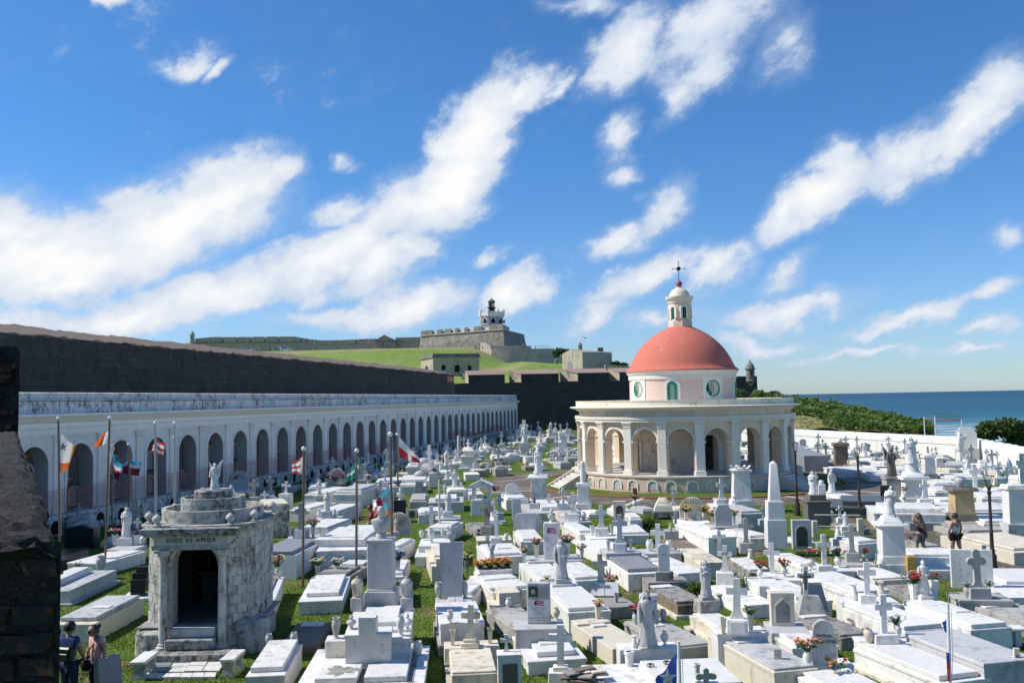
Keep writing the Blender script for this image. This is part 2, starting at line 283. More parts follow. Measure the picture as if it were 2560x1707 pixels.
# mesh helpers
class MB:
 """collects shapes; build() links them as ONE mesh object"""
 def __init__(s): s.v = []; s.f = []; s.mi = []; s.m = 0; s.T = None
 def add(s, vs, fs):
  o = len(s.v)
  s.v += [s.T(Vector(p)) if s.T else Vector(p) for p in vs]
  s.f += [tuple(i+o for i in f) for f in fs]; s.mi += [s.m]*len(fs); return s
 def box(s, cx, cy, z0, sx, sy, h, b=.012, tx=1.0, ty=1.0, rz=0.0):
  """bevelled box standing on z0; tx, ty scale its top"""
  hx, hy, hz = sx/2, sy/2, h/2; b = min(b, hx*.4, hy*.4, hz*.4)
  vs = []; idx = {}
  for X in (-1, 1):
   for Y in (-1, 1):
    for Z in (-1, 1):
     for a in range(3):
      q = [X*(hx-(0 if a == 0 else b)), Y*(hy-(0 if a == 1 else b)), Z*(hz-(0 if a == 2 else b))]
      k = (q[2]+hz)/h; q[0] *= 1+(tx-1)*k; q[1] *= 1+(ty-1)*k
      idx[(X, Y, Z, a)] = len(vs)
      c_, s_ = cos(rz), sin(rz)
      vs.append((cx+q[0]*c_-q[1]*s_, cy+q[0]*s_+q[1]*c_, z0+hz+q[2]))
  S = (-1, 1); fs = []
  for X in S:
   f = [idx[(X, -1, -1, 0)], idx[(X, 1, -1, 0)], idx[(X, 1, 1, 0)], idx[(X, -1, 1, 0)]]; fs.append(f if X > 0 else f[::-1])
   f = [idx[(-1, X, -1, 1)], idx[(-1, X, 1, 1)], idx[(1, X, 1, 1)], idx[(1, X, -1, 1)]]; fs.append(f if X > 0 else f[::-1])
   f = [idx[(-1, -1, X, 2)], idx[(1, -1, X, 2)], idx[(1, 1, X, 2)], idx[(-1, 1, X, 2)]]; fs.append(f if X > 0 else f[::-1])
  for p in S:
   for q in S:
    f = [idx[(-1, p, q, 1)], idx[(1, p, q, 1)], idx[(1, p, q, 2)], idx[(-1, p, q, 2)]]; fs.append(f if p*q < 0 else f[::-1])
    f = [idx[(p, -1, q, 0)], idx[(p, 1, q, 0)], idx[(p, 1, q, 2)], idx[(p, -1, q, 2)]]; fs.append(f if p*q > 0 else f[::-1])
    f = [idx[(p, q, -1, 0)], idx[(p, q, 1, 0)], idx[(p, q, 1, 1)], idx[(p, q, -1, 1)]]; fs.append(f if p*q < 0 else f[::-1])
    for r in S:
     f = [idx[(p, q, r, 0)], idx[(p, q, r, 1)], idx[(p, q, r, 2)]]; fs.append(f if p*q*r > 0 else f[::-1])
  return s.add(vs, fs)
 def loft(s, rings, cap0=True, cap1=True, closed=True):
  n = len(rings[0]); vs = [p for r in rings for p in r]; fs = []
  for i in range(len(rings)-1):
   for j in range(n if closed else n-1):
    k = (j+1) % n; fs.append((i*n+j, i*n+k, (i+1)*n+k, (i+1)*n+j))
  if cap0: fs.append(tuple(range(n))[::-1])
  if cap1: fs.append(tuple((len(rings)-1)*n+j for j in range(n)))
  return s.add(vs, fs)
 def lathe(s, prof, cx=0, cy=0, seg=14, cap0=True, cap1=True, a0=0.0, sq=1.0):
  return s.loft([[(cx+r*cos(a0+2*pi*j/seg), cy+sq*r*sin(a0+2*pi*j/seg), z) for j in range(seg)] for r, z in prof], cap0, cap1)
 def tube(s, pts, rad, seg=8, cap=True):
  pts = [Vector(p) for p in pts]; rings = []; ref = None
  for i, p in enumerate(pts):
   d = (pts[min(i+1, len(pts)-1)]-pts[max(i-1, 0)]).normalized()
   if ref is None: ref = Vector((1, 0, 0)) if abs(d.x) < .8 else Vector((0, 1, 0))
   x = (ref-d*ref.dot(d)).normalized(); y = d.cross(x); ref = x
   r = rad[i] if isinstance(rad, (list, tuple)) else rad
   rings.append([p+x*(r*cos(2*pi*j/seg))+y*(r*sin(2*pi*j/seg)) for j in range(seg)])
  return s.loft(rings, cap, cap)
 def prism(s, prof, y0, y1):
  """closed outline in (x, z) extruded along y"""
  n = len(prof); vs = [(x, y0, z) for x, z in prof]+[(x, y1, z) for x, z in prof]
  fs = [tuple(range(n)), tuple(range(n, 2*n))[::-1]]+[(j, j+n, (j+1) % n+n, (j+1) % n) for j in range(n)]
  return s.add(vs, fs)
 def flatprism(s, poly, z0, z1):
  n = len(poly); vs = [(p[0], p[1], z0) for p in poly]+[(p[0], p[1], z1) for p in poly]
  fs = [tuple(range(n))[::-1], tuple(range(n, 2*n))]+[(j, (j+1) % n, (j+1) % n+n, j+n) for j in range(n)]
  return s.add(vs, fs)
 def ball(s, c, r, seg=10, rings=7, sz=1.0):
  return s.lathe([(max(.001, r*sin(pi*i/rings)), c[2]-r*sz*cos(pi*i/rings)) for i in range(rings+1)], c[0], c[1], seg)
 def leaf(s, p, d, n, l, w):
  d = Vector(d).normalized(); t = d.cross(Vector(n)).normalized(); p = Vector(p); u = t.cross(d)
  return s.add([p, p+d*l*.5+t*w*.5+u*l*.08, p+d*l, p+d*l*.5-t*w*.5+u*l*.08], [(0, 1, 2, 3)])
 def mesh(s, name, mats, smooth=True, ang=35):
  me = bpy.data.meshes.new(name); me.from_pydata([tuple(p) for p in s.v], [], s.f)
  for m in ([mats] if isinstance(mats, str) else mats): me.materials.append(MATS[MK.get(m, m)])
  if any(s.mi): me.polygons.foreach_set('material_index', s.mi)
  if s.T is not None or True:
   bm = bmesh.new(); bm.from_mesh(me); bmesh.ops.recalc_face_normals(bm, faces=bm.faces); bm.to_mesh(me); bm.free()
  if smooth:
   me.polygons.foreach_set('use_smooth', [True]*len(me.polygons)); me.set_sharp_from_angle(angle=radians(ang))
  me.update(); return me
 def build(s, name, mats, parent=None, loc=(0, 0, 0), rz=0.0, smooth=True, ang=35, label=None):
  return put(name, s.mesh(name, mats, smooth, ang), parent, loc, rz, label)
def put(name, me, parent=None, loc=(0, 0, 0), rz=0.0, label=None):
 o = bpy.data.objects.new(name, me); COL.objects.link(o); o.location = loc; o.rotation_euler = (0, 0, rz)
 if parent: o.parent = parent
 if label: o['label'] = label
 return o
def tag(o, label, cat, group=None, kind=None):
 if label: o['label'] = label
 if cat: o['category'] = cat
 if group: o['group'] = group
 if kind: o['kind'] = kind
 return o
def thing(name, label, cat, loc=(0, 0, 0), rz=0.0, group=None):
 o = bpy.data.objects.new(name, None); COL.objects.link(o); o.empty_display_size = .2
 o.location = loc; o.rotation_euler = (0, 0, rz); return tag(o, label, cat, group)
def struct(o): o['kind'] = 'structure'; return o
def text(s, size, mat, parent, loc, rot, name='lettering', ext=.004, sp=1.0, align='CENTER'):
 cu = bpy.data.curves.new(name, 'FONT'); cu.body = s; cu.size = size; cu.extrude = ext; cu.align_x = align; cu.align_y = 'CENTER'; cu.space_character = sp; cu.resolution_u = 2
 t = bpy.data.objects.new('tmp', cu); COL.objects.link(t)
 me = bpy.data.meshes.new_from_object(t.evaluated_get(bpy.context.evaluated_depsgraph_get())); bpy.data.objects.remove(t)
 me.materials.clear(); me.materials.append(MATS[mat]); me.name = name
 o = put(name, me, parent, loc); o.rotation_euler = rot; return o
def arc(cx, cz, r, a0, a1, n, sz=1.0): return [(cx+r*cos(a0+(a1-a0)*i/n), cz+r*sz*sin(a0+(a1-a0)*i/n)) for i in range(n+1)]
# ground, sea, hill
CH = atY(1706, 990, 66.7); CH.z = 0                       # chapel centre
def hillz(x, y):
 def ss(a, b, t): t = max(0, min(1, (t-a)/(b-a))); return t*t*(3-2*t)
 top = 30.5-13*ss(-19, 14, x)-12*ss(20, 75, x)-18*ss(75, 130, x)
 z = 8.0*ss(188, 194, y)*(1-ss(34, 47, x))+(top-8.0)*(0.22*ss(194, 290, y)+0.78*ss(228, 425, y))
 z += 5.5*ss(-8, 8, x)*(1-ss(26, 40, x))*ss(232, 290, y)*(1-ss(330, 372, y))
 z = z*(1-ss(36, 60, x+(y-190)*-.12))-14*ss(48, 62, x-(y-190)*.12)
 z += .5*sin(x*.05+1)*sin(y*.031)*ss(200, 260, y)
 return z
def make_ground():
 nx, ny = 90, 60
 xs = [-420+i*(560/(nx-1)) for i in range(nx)]; ys = [-60+j*(780/(ny-1)) for j in range(ny)]
 vs = []
 for y in ys:
  for x in xs:
   c = 52+max(0, y-150)*.25
   k = max(0, min(1, (x-c)/14)); z = -16*k*k*(3-2*k)
   if y > 188: z = -16*k*k*(3-2*k)-1.0
   vs.append((x, y, z))
 fs = [(j*nx+i, j*nx+i+1, (j+1)*nx+i+1, (j+1)*nx+i) for j in range(ny-1) for i in range(nx-1)]
 m = MB(); m.add(vs, fs); struct(m.build('ground', 'grass', smooth=True))
 nx, ny = 80, 60; vs = []
 for j in range(ny):
  for i in range(nx):
   x = -260+i*400/(nx-1); y = 189+j*340/(ny-1); z = hillz(x, y)
   vs.append((x, y, z-(20 if i == nx-1 else 0)))
 m = MB(); m.add(vs, [(j*nx+i, j*nx+i+1, (j+1)*nx+i+1, (j+1)*nx+i) for j in range(ny-1) for i in range(nx-1)])
 struct(m.build('grass_hill', 'grass_hill'))
 m = MB(); m.add([(-200, 60, -12), (45000, 60, -12), (45000, 45000, -12), (-45000, 45000, -12), (-45000, 700, -12), (-200, 700, -12)], [(0, 1, 2, 3, 4, 5)])
 struct(m.build('sea', 'sea', smooth=False))
make_ground()
LAWN_R, PATH_R = 11.2, 15.2
def ring_sheet(name, r0, r1, z, mat, a0=0, a1=2*pi, n=96):
 m = MB(); vs = []
 for i in range(n+1):
  a = a0+(a1-a0)*i/n
  vs += [(CH.x+r0*cos(a), CH.y+r0*sin(a), z), (CH.x+r1*cos(a), CH.y+r1*sin(a), z)]
 m.add(vs, [(2*i, 2*i+1, 2*i+3, 2*i+2) for i in range(n)]); return struct(m.build(name, mat, smooth=False))
ring_sheet('lawn', 7.6, LAWN_R, .045, 'grass')
ring_sheet('path', LAWN_R+.1, PATH_R, .010, 'pebble')
def poly_sheet(name, pts, z, mat):
 m = MB(); m.add([(p[0], p[1], z) for p in pts], [tuple(range(len(pts)))]); return struct(m.build(name, mat, smooth=False))
poly_sheet('path', [P(8, 540, 1290), P(8, 1050, 1420), P(8, 1700, 1560), P(4, 2350, 640), P(4, 2600, 700), P(4, 2600, 440), P(4, 2350, 340), P(8, 2000, 1420), P(8, 1650, 1370), P(8, 1250, 1290), P(8, 870, 1180), P(8, 540, 1130)], .006, 'pebble')
for i, a in enumerate([radians(d) for d in (200, 222, 246, 268, 292, 318, 338, 2)]):
 m = MB(); c, s_ = cos(a), sin(a); r0, r1, w = LAWN_R+.1, PATH_R, .14
 m.add([(CH.x+r*c-t*s_, CH.y+r*s_+t*c, .015) for r, t in ((r0, -w), (r1, -w), (r1, w), (r0, w))], [(0, 1, 2, 3)])
 struct(m.build('path_band', 'step', smooth=False))
def curb():
 m = MB(); n = 340
 for i in range(n):
  a = 2*pi*i/n
  m.box(CH.x+LAWN_R*cos(a), CH.y+LAWN_R*sin(a), 0, .17, .19, .10+.03*rng.random(), .02, rz=a)
 o = m.build('brick_curb', 'terracotta'); tag(o, None, None, None, 'stuff')
curb()
def grass_blades():
 r = np.random.default_rng(3); n = 190000
 y = 17+38*r.random(n)**1.25; x = (r.random(n)*1.24-.62)*y
 keep = (((x-CH.x)**2+(y-CH.y)**2) > 12.0**2); x, y = x[keep], y[keep]
 cl = np.sin(x*1.7+np.sin(y*1.3)*2)+np.sin(y*2.1+np.sin(x*.9)*2); h = (.022+.022*r.random(len(x)))*(1+.3*np.clip(cl, -1, 2)); h[r.random(len(x)) < .008] *= 2.0
 a = r.random(len(x))*6.283; w = .018+.012*r.random(len(x)); lx, ly = (r.random(len(x))-.5)*.07, (r.random(len(x))-.5)*.07
 v = np.empty((len(x), 3, 3)); v[:, 0] = np.stack([x-w*np.cos(a), y-w*np.sin(a), 0*x], 1); v[:, 1] = np.stack([x+w*np.cos(a), y+w*np.sin(a), 0*x], 1); v[:, 2] = np.stack([x+lx, y+ly, h], 1)
 me = bpy.data.meshes.new('grass'); k = len(x); me.vertices.add(k*3); me.vertices.foreach_set('co', v.ravel()); me.loops.add(k*3); me.loops.foreach_set('vertex_index', np.arange(k*3))
 me.polygons.add(k); me.polygons.foreach_set('loop_start', np.arange(0, k*3, 3)); me.update(calc_edges=True); me.materials.append(MATS['grass_blade'])
 tag(put('grass', me), None, None, None, 'stuff')
grass_blades()
# colonnade
CDIR = Vector((23.4, 124.7, 0)).normalized(); CROT = atan2(CDIR.y, CDIR.x); C0 = Vector((-22.9, 45.4, 0)); BAY = 126.9/36.8
def colonnade():
 t = thing('colonnade', 'long white arcade of arched burial bays below the dark rampart', 'colonnade', C0, CROT)
 zb, zs, zt, r, dp = 1.0, 3.42, 4.94, 1.02, .80
 m = MB(); A = arc(0, zs, r, pi, 0, 14); hole = [(-r, zb)]+A+[(r, zb)]
 hw = BAY/2
 def strip(y):      # front face with arched opening, as quads between the opening and the bay outline
  out = [(-hw, zb), (-hw, zs)]+[(-hw, zs+(zt-zs)*i/3.0) for i in (1, 2)]+[(-hw+2*hw*i/8.0, zt) for i in range(9)]+[(hw, zs+(zt-zs)*i/3.0) for i in (2, 1)]+[(hw, zs), (hw, zb)]
  return out
 o = strip(0); n = len(hole)
 vs = [(x, 0, z) for x, z in hole]+[(x, 0, z) for x, z in o]+[(x, dp, z) for x, z in hole]
 m.add(vs, [(i, i+1, n+i+1, n+i) for i in range(n-1)]+[(i, i+1, 2*n+i+1, 2*n+i) for i in range(n-1)]); m.mi = [0]*(n-1)+[1]*(n-1); wall = m.mesh('arch_wall', ['plaster', 'plaster_jamb_shade'])
 m = MB()
 a1, a2 = arc(0, zs, r-.0, pi, 0, 14), arc(0, zs, r+.17, pi, 0, 14)
 p1 = [(-r, zb)]+a1+[(r, zb)]; p2 = [(-r-.13, zb)]+a2+[(r+.13, zb)]
 n = len(p1); vs = [(x, -.045, z) for x, z in p1]+[(x, -.045, z) for x, z in p2]+[(x, .0, z) for x, z in p2]+[(x, .002, z) for x, z in p1]
 m.add(vs, [(k*n+i, k*n+i+1, (k+1)*n+i+1, (k+1)*n+i) for k in range(3) for i in range(n-1)]); arch = m.mesh('archivolt', 'plaster')
 m = MB(); m.box(0, -.04, zb, .66, .08, 3.62, .01); m.box(0, -.06, zb, .76, .13, .30, .02); m.box(0, -.05, 4.50, .74, .11, .10, .01); m.box(0, -.06, 4.66, .80, .13, .12, .01); m.box(0, -.07, 4.80, .86, .16, .14, .01)
 pil = m.mesh('pilaster', 'plaster')
 m = MB(); m.add([(-r-.1, dp, zb), (r+.1, dp, zb), (r+.1, dp, 4.6), (-r-.1, dp, 4.6)], [(0, 1, 2, 3)]); back = m.mesh('back_panel', 'plaster_old_shade')
 def niche(w, h0, h1, rr):
  m = MB(); a = [(-w, h0)]+arc(0, h1, w, pi, 0, 8)+[(w, h0)]; b = [(-w-rr, h0)]+arc(0, h1, w+rr, pi, 0, 8)+[(w+rr, h0)]; n = len(a)
  vs = [(x, -.10, z) for x, z in a]+[(x, -.10, z) for x, z in b]+[(x, 0, z) for x, z in b]+[(x, .0, z) for x, z in a]
  m.add(vs, [(k*n+i, k*n+i+1, (k+1)*n+i+1, (k+1)*n+i) for k in range(3) for i in range(n-1)])
  m.box(0, -.06, h0-.08, 2*w+.5, .12, .08, .01)
  m.m = 1; m.add([(x, -.015, z) for x, z in a], [tuple(range(n))]); return m
 nis = [niche(.34, 1.25, 1.75, .12).mesh('burial_niche', ['concrete', 'mould']), niche(.34, 2.62, 3.15, .12).mesh('burial_niche', ['concrete', 'granite_grey']), niche(.36, 2.5, 3.3, .10).mesh('burial_niche', ['plaster_old_shade', 'mould'])]
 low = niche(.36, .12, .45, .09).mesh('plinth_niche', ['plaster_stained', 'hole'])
 plinth_blk = []
 for k in range(-3, 37):
  x = (k+.5)*BAY
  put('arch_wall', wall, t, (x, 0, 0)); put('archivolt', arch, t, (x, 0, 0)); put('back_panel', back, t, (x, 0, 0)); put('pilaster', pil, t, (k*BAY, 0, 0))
  if k < 16:
   put('burial_niche', nis[0], t, (x-.42+.1*(k % 2), dp-.003, 0)); put('burial_niche', nis[1+(k*7 % 3 > 0)], t, (x-.42+.1*(k % 2), dp-.003, 0)); put('burial_niche', nis[0], t, (x+.52, dp-.003, 0))
   if k % 3: put('burial_niche', nis[1], t, (x+.52, dp-.003, 0))
  for q in (-.8, .8): put('plinth_niche', low, t, (x+q, -.56, 0))
  m = MB(); sx = BAY-.05; m.box(x+rng.uniform(-.2, .2)*0, .13, 6.0, sx, .40, .60+.03*rng.random(), .03)
  m.build('parapet_block', 'plaster_stained', t)
 put('pilaster', pil, t, (37*BAY, 0, 0))
 L0, L1 = -3.2*BAY, 37.15*BAY
 def run(name, prof, mat, x0=L0, x1=L1):
  m = MB(); n = len(prof); k = 60; rings = [[(x0+(x1-x0)*i/k, y, z) for y, z in prof] for i in range(k+1)]; m.loft(rings); return m.build(name, mat, t)
 run('plinth', [(-.55, -.3), (-.55, .86), (-.62, .88), (-.62, 1.0), (dp+.3, 1.0), (dp+.3, -.3)], 'plaster_stained')
 run('entablature', [(-.06, 4.94), (-.06, 5.02), (-.10, 5.03), (-.10, 5.24), (-.16, 5.26), (-.16, 5.30), (-.04, 5.32), (-.04, 5.52), (-.22, 5.60), (-.30, 5.72), (-.50, 5.84), (-.58, 5.90), (-.58, 6.0), (4.2, 6.0), (4.2, 4.94)], 'plaster')
 run('parapet_joint', [(.0, 6.0), (.0, 6.5), (.3, 6.5), (.3, 6.0)], 'mould')
 run('parapet_cap', [(.20, 6.58), (-.10, 6.66), (-.10, 6.70), (.12, 6.72), (.12, 7.03), (.20, 7.07), (.6, 7.07), (.6, 6.58)], 'plaster_stained')
 m = MB(); m.add([(L1, 0, 0), (L1, 4.2, 0), (L1, 4.2, 4.94), (L1, 0, 4.94)], [(0, 1, 2, 3)]); m.build('end_wall', 'plaster', t)
colonnade()
def safety_net():
 t = thing('safety_fence', 'red plastic mesh fence strung along the arcade pilasters', 'fence', C0, CROT)
 m = MB(); w = .012; x0, x1 = -2.6*BAY, 15*BAY
 def top(x): return 2.25-.10*sin(x*1.83)**2-max(0, x-30)*.012
 n = int((x1-x0)/.13)
 for i in range(n):
  x = x0+i*.13; m.add([(x, -.34, 1.08), (x+w, -.34, 1.08), (x+w, -.34, top(x)), (x, -.34, top(x))], [(0, 1, 2, 3)])
 for j in range(11):
  k = int((x1-x0)/.6); vs = []
  for i in range(k+1):
   x = x0+i*(x1-x0)/k; z = 1.08+(top(x)-1.08)*j/10; vs += [(x, -.345, z), (x, -.345, z+w*1.6)]
  m.add(vs, [(2*i, 2*i+2, 2*i+3, 2*i+1) for i in range(k)])
 tag(m.build('net', 'net_orange', t, smooth=False), None, None, None, 'stuff')
 pm = MB().box(0, 0, 0, .07, .06, 1.5, .01).mesh('fence_post', 'rust')
 for k in range(-2, 36):
  put('fence_post', pm, t, (k*BAY+.25, -.40, 1.0))
 m = MB(); vs = []; x0, x1 = 22*BAY, 33*BAY
 for i in range(90):
  x = x0+i*(x1-x0)/89; m.add([(x, -.36, 1.05), (x+w*2, -.36, 1.05), (x+w*2, -.36, 1.75+.4*sin(x*.25)), (x, -.36, 1.75+.4*sin(x*.25))], [(0, 1, 2, 3)])
 for j in range(8):
  vs = []
  for i in range(40):
   x = x0+i*(x1-x0)/39; z = 1.05+(.7+.4*sin(x*.25))*j/7; vs += [(x, -.365, z), (x, -.365, z+.04)]
  m.add(vs, [(2*i, 2*i+2, 2*i+3, 2*i+1) for i in range(39)])
 tag(m.build('net', 'net_orange', t, smooth=False), None, None, None, 'stuff')
safety_net()
# rampart and bastion
def rampart():
 t = thing('rampart_wall', 'tall dark mouldy rampart with a sloping brown top behind the arcade', 'rampart', C0, CROT)
 m = MB(); k = 260; x0, x1 = -30.0, 100.5; rings = []
 nz = [0, 2, 4, 6, 7.0, 8, 9, 9.8, 10.30, 10.40]
 for i in range(k+1):
  x = x0+(x1-x0)*i/k; r = []
  for z in nz: r.append((x, 5.2-.05*(10-z)*.4+rng.uniform(-.035, .035), z+(rng.uniform(-.05, .05) if z > 10 else 0)))
  rings.append(r)
 m.loft(rings, False, False, False); m.build('wall_face', 'rampart', t)
 m = MB(); rings = []
 for i in range(k+1):
  x = x0+(x1-x0)*i/k; e = rings
  rings.append([(x, 5.2, 10.38+rng.uniform(-.05, .05)+.05*sin(x*1.3)*sin(x*.37)), (x, 5.16, 10.46+rng.uniform(-.08, .08)+.05*sin(x*1.3)*sin(x*.37))]+[(x, 5.2+q, 10.45+.93*q/4+rng.uniform(-.04, .04)) for q in (1, 2, 3)]+[(x, 9.3, 11.38+rng.uniform(-.07, .07)+.06*sin(x*.9)*sin(x*.23)), (x, 9.5, 9.5)])
 m.loft(rings, False, False, False); m.build('sloping_top', 'rampart_top', t)
 m = MB(); m.add([(x1, 5.2, 0), (x1, 9.5, 0), (x1, 9.5, 9.5), (x1, 9.3, 11.38), (x1, 5.2, 10.4)], [(0, 1, 2, 3, 4)]); m.build('end_face', 'terracotta', t)
 m = MB(); pl = [(x1-3.2, 5.1, 9.75), (x1-3.2, 5.1, 10.0)]; m.box(x1-2.3, 5.16, 9.2, 4.2, .12, .9, .03); m.build('brick_patch', 'terracotta', t)
rampart()
def bastion():
 Y = 186.0
 t = thing('bastion_wall', 'dark stone bastion with brick capped merlons closing the far end', 'bastion', atz(1480, 1060) and (0, Y, 0))
 def L(u, v, d=0): p = atY(u, v, Y+d); return Vector((p.x, d, p.z))
 m = MB(); zs = 9.72; n = 90
 xa, xb = L(1085, 960).x, L(1893, 960).x; rings = []
 for i in range(n+1):
  x = xa+(xb-xa)*i/n
  rings.append([(x, -.35+.035*z+rng.uniform(-.06, .06), z) for z in (-1, 1.5, 3, 4.5, 6, 7.5, 8.8)]+[(x, 0, zs), (x, 6, zs+.1), (x, 6, -1)])
 m.loft(rings, False, False, False); m.add([(xb, -.3, -1), (xb, 6, -1), (xb, 6, zs+.1), (xb, 0, zs)], [(0, 1, 2, 3)]); m.build('wall_face', 'rampart', t)
 for (f0, f1, b0, b1) in [(1171, 1262, 1163, 1261), (1303, 1397, 1273, 1393), (1445, 1523, 1400, 1512), (1549, 1640, 1521, 1640), (1690, 1790, 1668, 1790)]:
  fx0, fx1 = L(f0, 950).x, L(f1, 950).x; bx0, bx1 = L(b0, 950, 4.6).x, L(b1, 950, 4.6).x
  zf, zbk = 11.35, 12.35
  m = MB(); vs = [(fx0, 0.02, zs-.1), (fx1, 0.02, zs-.1), (bx1, 4.6, zs-.1), (bx0, 4.6, zs-.1), (fx0, 0.02, zf), (fx1, 0.02, zf), (bx1, 4.6, zbk), (bx0, 4.6, zbk)]
  m.add(vs, [(0, 1, 5, 4), (1, 2, 6, 5), (2, 3, 7, 6), (3, 0, 4, 7)]); m.mi = [0, 1, 0, 1]
  mo = m.build('merlon', ['rampart', 'fort_plaster'], t)  # flanks given pale plaster, putting their sunlit tone into the colour
  m = MB(); e = .12; lo = [(fx0-e, -.12, zf), (fx1+e, -.12, zf), (bx1+e, 4.7, zbk), (bx0-e, 4.7, zbk)]
  m.add(lo+[(x, y, z+.14) for x, y, z in lo], [(0, 1, 5, 4), (1, 2, 6, 5), (2, 3, 7, 6), (3, 0, 4, 7), (4, 5, 6, 7), (3, 2, 1, 0)]); m.build('cap', 'fort_cap', mo)
  m = MB(); m.box((fx0+fx1)/2-(fx1-fx0)/2-1.0, 2.3, zs-.02, 2.0, 4.5, .12, .02); m.build('embrasure_sill', 'fort_cap', t)
 m = MB(); xr = L(1893, 950).x; m.box((L(1800, 950).x+xr)/2, 1.5, zs, xr-L(1800, 950).x, 3, .45, .05); m.build('parapet', 'rampart', t)
def garita(name, label, u, vtop, vbase, Y, rpx, mat, grp):
 b = atY(u, vbase, Y); h = (vbase-vtop)*Y/FPX; r = rpx*Y/FPX
 t = thing(name, label, 'sentry box', b, 0, grp); H = h
 m = MB(); m.lathe([(r*.35, -.28*H), (r*.8, -.12*H), (r*1.05, -.03*H), (r*.92, 0), (r*.9, H*.50)], seg=16); m.build('shaft', mat, t)
 m = MB(); m.lathe([(r*.95, H*.50), (r*1.15, H*.53), (r*1.15, H*.57), (r*.95, H*.60)], seg=16); m.build('cornice', mat, t)
 m = MB(); m.lathe([(r*.92, H*.60), (r*.86, H*.70), (r*.62, H*.80), (r*.3, H*.87), (r*.16, H*.90)], seg=16); m.build('dome', mat, t)
 m = MB(); m.lathe([(r*.1, H*.89), (r*.22, H*.93), (r*.2, H*.96), (r*.08, H*.98), (.01, H)], seg=10); m.build('finial', mat, t)
 m = MB(); m.box(0, -r*.9, H*.24, r*.28, r*.12, H*.16, .01); m.build('slit', 'hole', t)
bastion()
garita('sentry_box', 'domed stone sentry box on the bastion corner beside the palm', 1876, 899, 950, 186, 11.8, 'fort_stone', 'stone sentry boxes of the fort')
